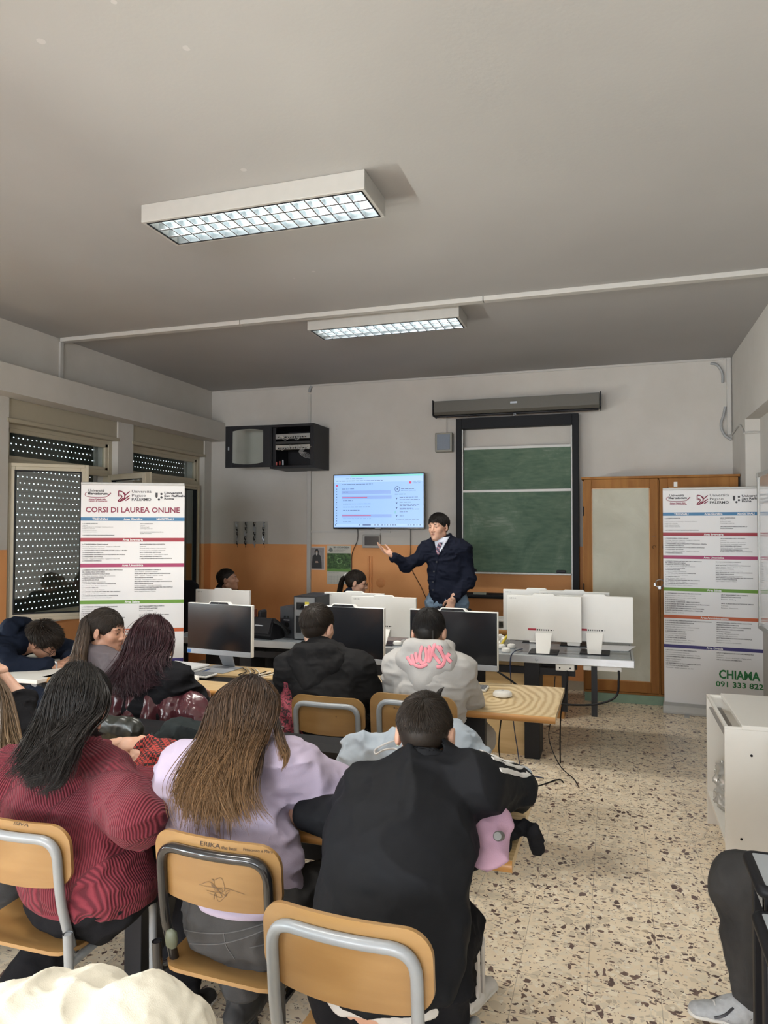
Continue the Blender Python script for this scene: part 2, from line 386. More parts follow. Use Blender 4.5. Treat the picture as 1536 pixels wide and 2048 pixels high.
for i, (a, b) in enumerate(OPEN):
    root = bpy.data.objects.new('window_%d' % (i+1), None); COL.objects.link(root); root['kind'] = 'structure'
    f = MB(); frame_rect(f, -4.86, -4.79, a, b, 0.88, 2.555, 0.05); f.box(-4.86, a+0.05, 2.185, -4.79, b-0.05, 2.245)
    f.box(-4.84, a+0.05, 2.245, -4.80, a+0.09, 2.51); f.box(-4.84, b-0.09, 2.245, -4.80, b-0.05, 2.51); f.box(-4.84, a+.05, 2.47, -4.80, b-.05, 2.51); f.box(-4.84, a+.05, 2.245, -4.80, b-.05, 2.275)
    f.build('window_frame', M_CREAM, root, bevel=0.004)
    MB().box(-5.05, a-0.02, 0.845, -4.69, b+0.02, 0.875).build('window_sill', M_FRAMEWHITE, root, bevel=0.005)
    box(-4.822, a+0.09, 2.275, -4.818, b-0.09, 2.47).build('transom_pane', M_GLASS, root)
    if i < 2:
        box(-4.985, a, 0.875, -4.975, b, 2.56).build('roller_shutter', M_SHUTTER, root)
        g = MB()
        for yy in (a+0.01, b-0.05): g.box(-5.0, yy, 0.875, -4.96, yy+0.04, 2.56)
        g.build('shutter_guide', M_ALU, root)
    if i in (2, 3, 4): box(-4.985, a, 1.185, -4.975, b, 2.56).build('roller_shutter', M_SHUTTER, root)
    m = (a+b)/2
    if i == 0:
        sash(0.61, 0.905, 2.20, 'window_leaf', (-4.775, a+0.055, 0), radians(-50), 1, root)
        sash(0.61, 0.905, 2.20, 'window_leaf', (-4.775, b-0.055, 0), radians(72), -1, root)
    else:
        sash(m-a-0.052, 0.925, 2.19, 'window_leaf', (-4.80, a+0.05, 0), 0, 1, root)
        sash(m-a-0.052, 0.925, 2.19, 'window_leaf', (-4.80, b-0.05, 0), 0, -1, root)
for n, mb in (('baseboard_back', box(-4.7, YB-0.012, 0, -0.29, YB, 0.09)), ('baseboard_left', box(XL, YR, 0, XL+0.012, YB, 0.09))):
    struct(n, mb, plain('beige_skirting', (0.42, 0.36, 0.27, 1), 0.5))
# surface trunking on ceiling and walls
M_TRUNK = plain('painted_trunking', (0.50, 0.49, 0.47, 1), 0.55, noise=0.05)
tr = MB()
for a, b in ((-4.70, -2.9), (-2.895, -0.9), (-0.895, 1.12)): tr.box(a, 5.17, ZC-0.035, b, 5.235, ZC)
struct('trim_11', tr, M_TRUNK, bevel=0.003)
struct('trim_12', MB().box(XL, 5.18, 2.965, XL+0.02, 5.22, ZC-0.03), M_TRUNK, bevel=0.003)
struct('trim_13', MB().box(-4.6, YB-0.012, ZC-0.022, 1.05, YB, ZC), M_TRUNK)
struct('trim_14', MB().box(1.075, YB-0.03, 2.60, 1.115, YB, ZC-0.003), M_TRUNK, bevel=0.003)
struct('trim_15', MB().tube(catmull([(1.115, 7.70, 2.60), (1.118, 7.3, 2.635), (1.118, 7.045, 2.66-0.13), (1.13, 7.03, 2.53), (1.235, 7.03, 2.53)], 4), 0.010, 8), M_TRUNK, smooth=40)
struct('trim_16', MB().box(-3.425, YB-0.025, 0.0, -3.375, YB, 2.36).box(-3.42, YB-0.018, 2.85, -3.385, YB, 3.26), M_TRUNK, bevel=0.003)
struct('trim_17', MB().box(-3.375, YB-0.018, 1.625, -2.4, YB, 1.650), M_TRUNK, bevel=0.002)
M_FLEX = plain('grey_corrugated_conduit', (0.33, 0.34, 0.35, 1), 0.5)
def conduit(pts, label, r=0.012):
    c = catmull(pts, 10); rs = [r*(1+0.13*(k % 2)) for k in range(len(c))]
    return tag(MB().tube(c, rs, 10).build('flexible_conduit', M_FLEX, smooth=60), label, 'conduit')
conduit([(0.93, YB-0.02, ZC-0.05), (0.99, YB-0.02, ZC-0.07), (1.035, YB-0.02, ZC-0.15), (1.04, YB-0.02, ZC-0.25)], 'short grey corrugated conduit curving just below the ceiling by the right corner')
conduit([(1.06, YB-0.02, 2.88), (1.045, YB-0.02, 2.80), (1.02, YB-0.02, 2.70), (1.05, YB-0.03, 2.60), (1.11, YB-0.04, 2.55)], 'grey corrugated conduit bulging out at the bottom of the corner trunking')
conduit([(-3.40, YB-0.02, 3.28), (-3.395, YB-0.02, 3.31), (-3.38, YB-0.015, 3.355)], 'small grey conduit stub above the wall rack, touching the ceiling', 0.016)

# ================================================================== CEILING LAMPS
M_LAMPBODY = plain('lamp_housing_white', (0.43, 0.42, 0.40, 1), 0.45, noise=0.05)
M_LOUVRE = plain('mirror_louvre', (0.55, 0.58, 0.60, 1), 0.30, 0.85, noise=0.05)
M_TUBE = emis('lit_fluorescent_tube', (0.90, 1.0, 0.99, 1), LAMP_EMIT)
def ceiling_lamp(cx, cy, label):
    t = thing('ceiling_lamp', label, 'ceiling lamp', (cx, cy, ZC), 0, 'surface mounted louvre lamps')
    L, Wd, H = 1.25, 0.33, 0.095
    h = MB(); h.box(-L/2, -Wd/2, -H, L/2, -Wd/2+0.02, 0); h.box(-L/2, Wd/2-0.02, -H, L/2, Wd/2, 0)
    h.box(-L/2, -Wd/2+0.02, -H, -L/2+0.02, Wd/2-0.02, 0); h.box(L/2-0.02, -Wd/2+0.02, -H, L/2, Wd/2-0.02, 0)
    h.box(-L/2+0.02, -Wd/2+0.02, -0.012, L/2-0.02, Wd/2-0.02, 0); h.build('housing', M_LAMPBODY, t, bevel=0.003)
    g = MB(); frame_rect(g, 0, 1, 0, 1, 0, 1, 0.1) if False else None
    g.box(-L/2+0.02, -Wd/2+0.02, -H-0.002, L/2-0.02, -Wd/2+0.026, -H+0.004); g.box(-L/2+0.02, Wd/2-0.026, -H-0.002, L/2-0.02, Wd/2-0.02, -H+0.004)
    g.box(-L/2+0.02, -Wd/2+0.02, -H-0.002, -L/2+0.026, Wd/2-0.02, -H+0.004); g.box(L/2-0.026, -Wd/2+0.02, -H-0.002, L/2-0.02, Wd/2-0.02, -H+0.004)
    g.build('painted_gap_shade', M_BLACK, t)  # solid black strips put the shade of the louvre gap into colour
    lv = MB(); y0, y1 = -Wd/2+0.027, Wd/2-0.027; x0, x1 = -L/2+0.027, L/2-0.027
    n = 16; nr = 3
    def vee(p0, p1, zt, zb, w, along):     # parabolic blade: narrow at top, wide at bottom
        if along == 'y':
            x = p0; lv.add([(x-0.0015, y0, zt), (x+0.0015, y0, zt), (x+w, y0, zb), (x-w, y0, zb), (x-0.0015, y1, zt), (x+0.0015, y1, zt), (x+w, y1, zb), (x-w, y1, zb)],
                           [(0, 1, 2, 3), (7, 6, 5, 4), (0, 4, 5, 1), (1, 5, 6, 2), (2, 6, 7, 3), (3, 7, 4, 0)])
        else:
            y = p0; lv.add([(x0, y-0.0015, zt), (x0, y+0.0015, zt), (x0, y+w, zb), (x0, y-w, zb), (x1, y-0.0015, zt), (x1, y+0.0015, zt), (x1, y+w, zb), (x1, y-w, zb)],
                           [(3, 2, 1, 0), (4, 5, 6, 7), (1, 5, 4, 0), (2, 6, 5, 1), (3, 7, 6, 2), (0, 4, 7, 3)])
    for i in range(1, n): vee(x0+(x1-x0)*i/n, 0, -0.062, -H+0.001, 0.004, 'y')
    for j in range(1, nr): vee(y0+(y1-y0)*j/nr, 0, -0.055, -H+0.001, 0.007, 'x')
    for yy, sgn in ((y0, 1), (y1, -1)): lv.add([(x0, yy, -H+0.001), (x1, yy, -H+0.001), (x1, yy+sgn*0.006, -0.05), (x0, yy+sgn*0.006, -0.05)], [(0, 1, 2, 3)])
    lv.build('louvre', M_LOUVRE, t)
    box(x0, y0, -0.022, x1, y1, -0.018).build('reflector', plain('lamp_reflector', (0.85, 0.9, 0.9, 1), 0.3, noise=0.0), t)
    for yy in (-0.105, 0, 0.105):
        MB().cyl((-0.59, yy, -0.038), (0.59, yy, -0.038), 0.013, 12).build('fluorescent_tube', M_TUBE, t, smooth=40)
    # the mirror louvre throws the tubes' light downwards, with a cut-off angle
    l = area_light('lamp_light', (0, 0, -0.0925), (0, 0, 0), 1.16, 0.27, LAMP_DOWN, (1.0, 0.96, 0.88)); l.data.spread = radians(112); l.parent = t
    return t
ceiling_lamp(-1.74, 3.335, 'large lit ceiling lamp with mirror louvre, nearer the viewer')
ceiling_lamp(-1.73, 5.47, 'smaller-looking lit ceiling lamp behind the white ceiling trunking')
ceiling_lamp(-1.74, 1.20, 'lit ceiling lamp above the viewer, out of the picture')
ceiling_lamp(-1.74, -3.06, 'lit ceiling lamp far behind the viewer, out of the picture')
ceiling_lamp(-1.74, -0.93, 'lit ceiling lamp behind the viewer, out of the picture')

# ================================================================== BACK WALL FITTINGS
def px_rect(x0, y0, x1, y1, Y): a = at(x0, y0, Y); b = at(x1, y1, Y); return a.x, b.z, b.x, a.z
# television with the web page on it
def television():
    Y = 7.62; x0, x1, z0, z1 = -3.05, -1.972, 1.668, 2.292
    t = thing('television', 'wall television showing a pale blue web page', 'television', ((x0+x1)/2, Y, (z0+z1)/2))
    w, h = (x1-x0)/2, (z1-z0)/2
    box(-w, 0, -h, w, 0.035, h).build('bezel', M_GLOSSBLACK, t, bevel=0.004)
    box(-w*0.5, 0.035, -h*0.6, w*0.5, 0.13, h*0.5).build('wall_mount', M_BLACK, t)
    box(-w+0.012, -0.001, -h+0.022, w-0.012, 0.002, h-0.012).build('display', emis('page_blue', (0.34, 0.55, 0.98, 1), 0.98), t)
    sx = 2*(w-0.012)/492; sz = 2*(h-0.017)/292    # crop pixels to metres
    X = lambda u: -w+0.012+(u-733)*sx
    Z = lambda v: h-0.012-(v-578)*sz
    def r(mb, u0, v0, u1, v1, d=0.002): mb.box(X(u0), -0.001-d, Z(v1), X(u1), -0.001, Z(v0))
    m = MB(); r(m, 826, 579, 1222, 588); m.build('browser_tab_bar', emis('page_green', (0.22, 0.72, 0.62, 1), 0.95), t)
    m = MB(); r(m, 733, 590, 1224, 618, 0.001); m.build('browser_toolbar', emis('page_pale', (0.42, 0.62, 1.0, 1), 1.0), t)
    m = MB()
    for (u0, v0, u1, v1) in ((776, 665, 1048, 685), (776, 694, 1054, 712), (776, 798, 1054, 815)): r(m, u0, v0, u1, v1, 0.001)
    m.build('page_panel', emis('page_grey', (0.28, 0.43, 0.82, 1), 0.95), t)
    m = MB()
    for v, u0, u1 in ((598, 800, 900), (610, 745, 1005), (629, 778, 950), (655, 778, 850), (673, 782, 812), (721, 784, 840), (739, 784, 938), (757, 784, 938), (775, 784, 880), (822, 784, 942), (840, 784, 832), (659, 1105, 1175), (668, 1105, 1185), (688, 1072, 1132), (705, 1098, 1195), (718, 1098, 1205), (732, 1098, 1160), (747, 1098, 1205), (752, 1098, 1190), (766, 1098, 1170), (771, 1098, 1205), (786, 1098, 1140), (808, 1098, 1118), (830, 1078, 1200), (618, 1172, 1215), (627, 1172, 1208)):
        u = u0; rr = random.Random(v)
        while u < u1:
            q = min(u1, u+rr.uniform(6, 22)); r(m, u, v-1.2, q, v+1.2); u = q+4
    for v in range(655, 860, 15): r(m, 745, v-2, 750, v+2)
    for v in (712, 738, 765, 808): r(m, 1077, v-4, 1086, v-1); r(m, 1079, v-1, 1083, v+4)
    m.build('page_text', emis('page_ink', (0.05, 0.09, 0.25, 1), 0.8), t)
    m = MB(); r(m, 779, 701, 920, 704); r(m, 779, 804, 940, 807); r(m, 1148, 618, 1161, 631); r(m, 744, 632, 754, 640); m.build('page_red_marks', emis('page_red', (0.70, 0.05, 0.16, 1), 0.9), t)
    ring = [(X(1085)+0.030*cos(a*pi/12)*0.93, -0.003, Z(660)+0.030*sin(a*pi/12)) for a in range(24)]
    m = MB().tube(ring, 0.0028, 6, closed=True); r(m, 1082, 657, 1088, 663); m.build('page_avatar_ring', emis('page_ink', (0.05, 0.09, 0.25, 1), 0.8), t)
    m = MB(); r(m, 733, 852, 1224, 864, 0.001); m.build('taskbar', emis('page_pale', (0.42, 0.62, 1.0, 1), 1.0), t)
    m = MB()
    for u in (738, 875, 960, 978, 1000, 1015, 1030, 1046, 1060, 1072, 1140, 1156, 1172, 1188, 1205): r(m, u, 855, u+5, 860)
    r(m, 895, 855, 940, 860); m.build('taskbar_icons', emis('page_ink', (0.05, 0.09, 0.25, 1), 0.8), t)
    m = MB(); r(m, 1072, 780, 1074, 795); m.build('page_green_mark', emis('page_green_dark', (0.05, 0.45, 0.12, 1), 0.9), t)
    box(-0.035, -0.001, -h+0.007, 0.035, 0, -h+0.015).build('maker_plate', M_SILVER, t)
television()
def cable(pts, label, r=0.004, m=None, n=10, name='cable'):
    return tag(MB().tube(catmull(pts, n), r, 6).build(name, m or M_BLACK, smooth=60), label, 'cable')
cable([(-2.79, 7.72, 1.70), (-2.79, 7.72, 1.55), (-2.86, 7.73, 1.38), (-2.87, 7.735, 1.15), (-2.93, 7.735, 0.9), (-3.0, 7.735, 0.55)], 'thin black cable hanging from the left of the television')
cable([(-2.16, 7.72, 1.70), (-2.16, 7.72, 1.45), (-2.16, 7.735, 1.25), (-2.03, 7.735, 1.0), (-1.95, 7.735, 0.8), (-1.9, 7.735, 0.4)], 'thin black cable hanging from the right of the television behind the presenter')
t = thing('wall_control_box', 'grey wall control box with dark window under the television', 'control box', (-2.62, YB, 1.53))
box(-0.105, -0.05, -0.075, 0.105, 0, 0.075).build('housing', plain('grey_box_plastic', (0.36, 0.35, 0.33, 1), 0.5), t, bevel=0.006)
box(-0.075, -0.056, -0.045, 0.095, -0.049, 0.058).build('smoked_window', plain('smoked_plastic', (0.06, 0.055, 0.055, 1), 0.2), t, bevel=0.002)
box(-0.10, -0.02, 0.075, 0.10, 0, 0.14).build('cable_cover', M_TRUNK, t)
# network rack
def rack():
    x0, x1, z0, z1, Y = -3.694, -3.154, 2.35, 2.846, 7.30
    t = thing('network_rack', 'black wall network rack with its door open and patch panels inside', 'network rack', ((x0+x1)/2, Y, z0))
    w = (x1-x0)/2; h = z1-z0; d = YB-Y
    s = MB(); s.box(-w, 0, 0, -w+0.02, d, h); s.box(w-0.02, 0, 0, w, d, h); s.box(-w+0.02, 0, 0, w-0.02, d, 0.03); s.box(-w+0.02, 0, h-0.03, w-0.02, d, h); s.box(-w+0.02, d-0.02, 0.03, w-0.02, d, h-0.03)
    s.box(-w+0.02, 0.03, 0.03, -w+0.06, 0.05, h-0.03); s.box(w-0.06, 0.03, 0.03, w-0.02, 0.05, h-0.03)
    s.build('rack_case', M_DARKMETAL, t, bevel=0.003)
    rr = random.Random(3)
    for zz, hh, c in ((0.335, 0.055, (0.30, 0.30, 0.29, 1)), (0.215, 0.05, (0.40, 0.39, 0.36, 1)), (0.275, 0.03, (0.03, 0.03, 0.03, 1))):
        box(-w+0.06, 0.02, zz, w-0.06, 0.10, zz+hh).build('patch_panel', plain('patch_%d' % int(zz*1000), c, 0.4), t, bevel=0.002)
    pm = MB()
    for k in range(12):
        pm.box(-0.18+k*0.03, 0.017, 0.345, -0.163+k*0.03, 0.021, 0.36); pm.box(-0.18+k*0.03, 0.017, 0.222, -0.163+k*0.03, 0.021, 0.236)
    pm.build('socket_row', M_BLACK, t)
    for k in range(22):
        xa = rr.uniform(-0.19, 0.19); zb = rr.choice((0.355, 0.36, 0.235, 0.24)); xb = xa+rr.uniform(-0.09, 0.09)
        y = rr.uniform(-0.015, 0.01)
        MB().tube(catmull([(xa, 0.02, zb), (xa+0.01, y-0.01, zb-0.015), ((xa+xb)/2, y-0.02, zb+rr.uniform(-0.045, 0.03)), (xb, y-0.01, zb-0.01), (xb, 0.02, zb)], 5), 0.0028, 5).build('patch_lead', plain('patch_lead_grey', (0.5, 0.5, 0.48, 1), 0.5), t, smooth=60)
    for k in range(5):
        MB().tube(catmull([(0.10+0.012*k, 0.03, 0.215), (0.09+0.01*k, 0.0, 0.18), (0.13+0.01*k, 0.02, 0.13+0.01*k), (0.19, 0.08, 0.11+0.01*k)], 6), 0.0035, 5).build('patch_lead', plain('patch_lead_grey2', (0.30, 0.30, 0.30, 1), 0.5), t, smooth=60)
    for k in range(3): MB().cyl((-0.2+0.04*k, 0.03, 0.04), (-0.2+0.04*k, 0.03, 0.075+0.01*k), 0.009, 8).build('plug', (plain('plug_red', (0.35, 0.05, 0.04, 1), 0.5) if k != 2 else M_SILVER), t)
    e = bpy.data.objects.new('door', None); COL.objects.link(e); e.parent = t; e.location = (-w, 0, 0); e.rotation_euler = (0, 0, radians(4))
    f = MB(); W2 = 0.55
    f.box(-W2, 0, 0.02, -W2+0.085, 0.02, h); f.box(-0.085, 0, 0.02, 0, 0.02, h); f.box(-W2+0.085, 0, 0.02, -0.085, 0.02, 0.055); f.box(-W2+0.085, 0, h-0.035, -0.085, 0.02, h)
    f.build('door_frame', M_DARKMETAL, e, bevel=0.003)
    cv = MB()
    for zz, sg in ((0.055, 1), (h-0.035, -1)):
        pts = [(-W2+0.085, zz)]+[(-W2+0.085+(W2-0.17)*k/12, zz+sg*0.022*(2*k/12-1)**2) for k in range(13)]+[(-0.085, zz)]
        cv.prism(pts, 0.002, 0.018, 'y')
    cv.build('door_trim', M_DARKMETAL, e)
    box(-W2+0.085, 0.008, 0.055, -0.085, 0.012, h-0.035).build('door_pane', M_GLASS, e)
    MB().box(-W2+0.035, -0.006, 0.22, -W2+0.05, 0, 0.26).build('door_lock', M_SILVER, e, bevel=0.002)
rack()
# key board
def clear_acrylic():
    t = NT('clear_acrylic'); tr = t.n('ShaderNodeBsdfTransparent'); tr.inputs[0].default_value = (0.97, 0.98, 0.98, 1); g = t.n('ShaderNodeBsdfGlossy'); g.inputs['Roughness'].default_value = 0.05
    mx = t.n('ShaderNodeMixShader', i_0=0.05); t.l(tr.outputs[0], mx.inputs[1]); t.l(g.outputs[0], mx.inputs[2]); t.l(mx.outputs[0], t.out.inputs[0]); return t.m
def key_board():
    x0, z0, x1, z1 = px_rect(468, 1043, 536, 1088, YB)
    t = thing('key_board', 'clear acrylic key board with four rows of hooks on the left back wall', 'key board', (x0, YB, z0)); w = x1-x0; h = z1-z0
    box(0, -0.008, 0, w, -0.002, h).build('board', clear_acrylic(), t)
    for i in range(5):
        for j in range(4):
            x = w*(0.13+0.26*j); z = h*(0.94-0.21*i)
            MB().tube([(x, 0, z), (x, -0.03, z), (x, -0.035, z+0.012)], 0.003, 6).build('hook', M_SILVER, t)
            rr = random.Random(i*7+j)
            k = MB(); a = rr.uniform(-0.4, 0.4)
            ring = [(0.011*cos(q*pi/5), 0, -0.011+0.011*sin(q*pi/5)) for q in range(10)]
            k.tube(ring, 0.0015, 5, closed=True, m=0)
            k.lathe([(0.010, -0.002), (0.012, 0), (0.010, 0.002)], (0, 0, 0), 10); 
            k.v[-30:] = [(p[0], p[2], p[1]-0.032) for p in k.v[-30:]]
            k.box(-0.003, -0.001, -0.072, 0.003, 0.001, -0.040); k.box(0.003, -0.001, -0.070, 0.006, 0.001, -0.064); k.box(0.003, -0.001, -0.060, 0.006, 0.001, -0.056)
            k.box(-0.016, -0.004, -0.03, -0.005, -0.001, 0.004)
            k.xf(Matrix.Translation((x0+x, YB-0.035, z0+z+0.002)) @ Matrix.Rotation(a*0.5, 4, 'Y') @ Matrix.Rotation(a*2, 4, 'Z'))
            o = k.build('key', M_DARKMETAL if (i+j) % 3 else M_SILVER); tag(o, 'bunch of small keys hanging on the acrylic key board', 'key', 'keys on the key board')
key_board()
# flat pictures
def picture():
    x0, z0, x1, z1 = px_rect(618, 1093, 649.5, 1140, YB-0.004)
    t = thing('religious_picture', 'small pale print of a bearded figure in a black robe', 'picture', (x0, YB, z0)); w = x1-x0; h = z1-z0
    box(0, -0.004, 0, w, 0, h).build('paper', plain('print_border', (0.62, 0.52, 0.47, 1), 0.6), t)
    box(w*.05, -0.005, h*.05, w*.95, -0.004, h*.95).build('printed_background', plain('print_grey', (0.27, 0.25, 0.25, 1), 0.6, noise=.3, nscale=30), t)
    rb = [(.2, .05), (.82, .05), (.80, .35), (.74, .6), (.60, .68), (.40, .68), (.24, .58), (.2, .3)]
    MB().prism([(a*w, b*h) for a, b in rb], -0.0065, -0.005, 'y').build('printed_robe', plain('print_black', (0.03, 0.028, 0.03, 1), 0.6), t)
    hd = [(.40, .62), (.36, .78), (.42, .88), (.5, .91), (.58, .88), (.64, .78), (.60, .62)]
    MB().prism([(a*w, b*h) for a, b in hd], -0.007, -0.0065, 'y').build('printed_hood', MATS['print_black'], t)
    fc = [(.5+.06*cos(a*pi/6), .77+.055*sin(a*pi/6)) for a in range(12)]
    MB().prism([(a*w, b*h) for a, b in fc], -0.008, -0.007, 'y').build('printed_face', plain('print_skin', (0.34, 0.24, 0.19, 1), 0.6), t)
    bd = [(.44, .74), (.45, .66), (.5, .60), (.55, .66), (.56, .74)]
    MB().prism([(a*w, b*h) for a, b in bd], -0.009, -0.008, 'y').build('printed_beard', plain('print_pale', (0.5, 0.48, 0.46, 1), 0.6), t)
    MB().prism([(.40*w, .3*h), (.6*w, .3*h), (.57*w, .38*h), (.43*w, .38*h)], -0.008, -0.0065, 'y').build('printed_hands', MATS['print_skin'], t)
picture()
def calendar():
    x0, z0, x1, z1 = px_rect(654.5, 1091, 702, 1169, YB-0.004)
    t = thing('wall_calendar', 'wall calendar with green woodland picture above a date grid', 'calendar', (x0, YB, z0)); w = x1-x0; h = z1-z0
    box(0, -0.006, 0, w, 0, h).build('paper', plain('calendar_paper', (0.55, 0.54, 0.48, 1), 0.6), t, bevel=0.001)
    tn = NT('calendar_foliage'); n = tn.n('ShaderNodeTexNoise', i_Scale=40.0, i_Detail=5.0); tn.l(tn.coord(), n.inputs['Vector'])
    tn.base(tn.ramp(n.outputs[0], [(0.35, (0.012, 0.04, 0.01, 1)), (0.6, (0.06, 0.14, 0.035, 1)), (0.8, (0.25, 0.33, 0.16, 1))])); tn.set(0.6)
    box(0.002, -0.0075, h*.35, w-0.002, -0.006, h*.80).build('printed_woodland', tn.m, t)
    box(0.002, -0.0085, h*.325, w-0.002, -0.007, h*.40).build('printed_lawn', plain('calendar_lawn', (0.13, 0.28, 0.06, 1), 0.6), t)
    m = MB()
    for k in range(3):
        a = radians(90+120*k); c = (w*.52, h*.60)
        p = [(c[0]+0.030*cos(a+radians(q)), c[1]+0.030*sin(a+radians(q))) for q in (-38, -20, 0, 20, 34)]
        m.tube([(u, -0.009, v) for u, v in p], 0.005, 4)
        e = p[-1]; m.prism([(e[0]-0.012*cos(a), e[1]-0.012*sin(a)), (e[0]+0.012*cos(a), e[1]+0.012*sin(a)), (e[0]-0.02*sin(a+.5), e[1]+0.02*cos(a+.5))], -0.011, -0.008, 'y')
    m.build('printed_arrows', plain('calendar_arrow', (0.20, 0.36, 0.14, 1), 0.6), t)
    m = MB(); text_into(m, 'BIO LOCANDIERA', w*.27, h*.935, 0.028, bold=0.0008, depth=0.0075, width=w*.66)
    for k in range(3): text_into(m, 'PROGRAMMA DIDATTICO', w*.27, h*(.90-.035*k), 0.013, depth=0.0075, width=w*(.6-.1*k))
    m.build('title_lettering', plain('calendar_ink', (0.05, 0.06, 0.06, 1), 0.6), t)
    MB().prism([(w*.06, h*.87), (w*.12, h*.95), (w*.22, h*.93), (w*.25, h*.85), (w*.14, h*.83)], -0.0085, -0.006, 'y').build('printed_badge', plain('calendar_badge', (0.16, 0.17, 0.16, 1), 0.6), t)
    m = MB()
    for k in range(8): m.box(w*.04, -0.0075, h*(.02+.030*k), w*.96, -0.006, h*(.024+.030*k))
    for k in range(8): m.box(w*(.04+.131*k), -0.0075, h*.02, w*(.045+.131*k), -0.006, h*.234)
    text_into(m, 'GENNAIO 2024', w*.05, h*.28, 0.02, depth=0.0075); text_into(m, '01', w*.86, h*.28, 0.02, depth=0.0075)
    m.build('date_grid', plain('calendar_grid', (0.30, 0.31, 0.28, 1), 0.6), t)
calendar()
M_ORANGE = plain('orange_paint', (0.70, 0.30, 0.11, 1), 0.6)
o = MB(); o.tube([(-2.66, YB-0.008, 1.36), (-2.66, YB-0.008, 0.75)], 0.011, 8); o.tube([(-2.625, YB-0.006, 1.36), (-2.625, YB-0.006, 0.75)], 0.008, 8)
o.build('painted_pipe', M_ORANGE, smooth=50); tag(bpy.data.objects['painted_pipe'], 'pair of orange painted pipes on the wall under the television', 'pipe')
o = MB().lathe([(0.001, 0.012), (0.03, 0.012), (0.05, 0.004), (0.055, 0)], seg=24).xf(Matrix.Translation((-2.52, YB, 1.06)) @ Matrix.Rotation(radians(90), 4, 'X')).build('wall_cover', M_ORANGE, smooth=30)
tag(o, 'round orange painted cover plate on the wall beside the pipes', 'cover plate')
# chalkboard on its black frame
def chalkboard():
    x0, x1, z0, z1 = -1.622, -0.335, 0.93, 2.87; Y = 7.62
    t = thing('chalkboard', 'green sliding chalkboard in a tall black frame', 'chalkboard', (0, 0, 0))
    f = MB(); f.box(x0, Y, z0, x0+0.062, YB, z1); f.box(x1-0.065, Y, z0, x1, YB, z1); f.box(x0+0.062, Y, z1-0.115, x1-0.065, YB-0.03, z1); f.box(x0+0.062, Y, z0, x1-0.065, YB, z0+0.055)
    f.box(x0+0.062, Y-0.07, z0+0.02, x1-0.02, Y, z0+0.045)
    f.build('frame', plain('chalkboard_frame_black', (0.012, 0.013, 0.016, 1), 0.6, spec=0.2), t, bevel=0.004)
    box(x0+0.062, Y+0.02, z0+0.06, x0+0.075, Y+0.05, z1-0.12).build('guide_rail', M_ALU, t); box(x1-0.078, Y+0.02, z0+0.06, x1-0.065, Y+0.05, z1-0.12).build('guide_rail', M_ALU, t)
    b = box(x0+0.08, Y+0.055, 2.00, x1-0.083, Y+0.075, 2.55).build('upper_board', M_CHALK, t)
    MB().box(x0+0.078, Y+0.05, 2.53, x1-0.081, Y+0.08, 2.555).build('board_edge', M_ALU, b)
    b = box(x0+0.078, Y+0.02, 1.215, x1-0.081, Y+0.042, 2.075).build('lower_board', M_CHALK, t)
    MB().box(x0+0.076, Y+0.012, 2.065, x1-0.079, Y+0.045, 2.09).build('board_edge', M_ALU, b)
    MB().box(x0+0.076, Y-0.03, 1.195, x1-0.079, Y+0.045, 1.213).build('chalk_tray', M_ALU, b, bevel=0.003)
chalkboard()
for px, z, lab in ((944, 1.213, 'black board eraser at the left end of the chalk tray, behind the presenter'), (1122, 1.213, 'black board eraser at the right end of the chalk tray')):
    p = at(px, 1140, 7.60); t = thing('board_eraser', lab, 'eraser', (p.x, 7.605, z))
    box(-0.045, -0.015, 0, 0.045, 0.02, 0.012).build('felt', M_BLACK, t); box(-0.045, -0.015, 0.012, 0.045, 0.02, 0.034).build('grip', M_DARKMETAL, t, bevel=0.005)
p = at(960, 1178, 7.58); tag(box(p.x-0.07, 7.56, 0.975, p.x+0.07, 7.60, 0.998).build('chalk_box', plain('dusty_green_card', (0.25, 0.26, 0.22, 1), 0.6), bevel=0.003), 'flat grey green chalk box on the bottom ledge of the board frame', 'box')
# projection screen case
def screen_case():
    x0, x1, z0, z1 = -1.86, -0.115, 2.905, 3.055
    t = thing('projection_screen', 'long dark grey projection screen case above the chalkboard', 'projection screen', ((x0+x1)/2, 7.56, z0)); w = (x1-x0)/2; h = z1-z0
    pts = [(0.0, 0.03), (0.0, h), (0.16, h), (0.16, 0.0), (0.02, 0.0)]
    MB().prism([(a-0.02, b) for a, b in pts], -w+0.01, w-0.01, 'x').build('case', plain('olive_grey_metal', (0.095, 0.09, 0.075, 1), 0.45), t, bevel=0.003)
    for s in (-1, 1): MB().prism([(-0.03, 0.012), (-0.03, h+0.012), (0.15, h+0.012), (0.15, -0.01), (0.0, -0.01)], s*w-0.006, s*w+0.006, 'x').build('end_cap', M_DARKMETAL, t, bevel=0.003)
    MB().cyl((-w+0.02, 0.02, -0.012), (w-0.02, 0.02, -0.012), 0.012).build('bottom_bar', M_DARKMETAL, t, smooth=40)
    box(-0.035, -0.024, 0.085, 0.035, -0.019, 0.105).build('maker_plate', M_SILVER, t)
    MB().tube([(-0.0, 0.01, -0.02), (0.0, -0.005, -0.04), (0.02, 0.0, -0.03), (0.01, 0.01, -0.015)], 0.006, 8).build('pull_ring', M_SILVER, t, smooth=60)
    for s in (-1, 1): box(s*w*0.7-0.02, 0.14, 0.02, s*w*0.7+0.02, YB-7.56, h).build('bracket', M_DARKMETAL, t)
screen_case()
x0, z0, x1, z1 = px_rect(870, 866, 904, 903, 7.66)
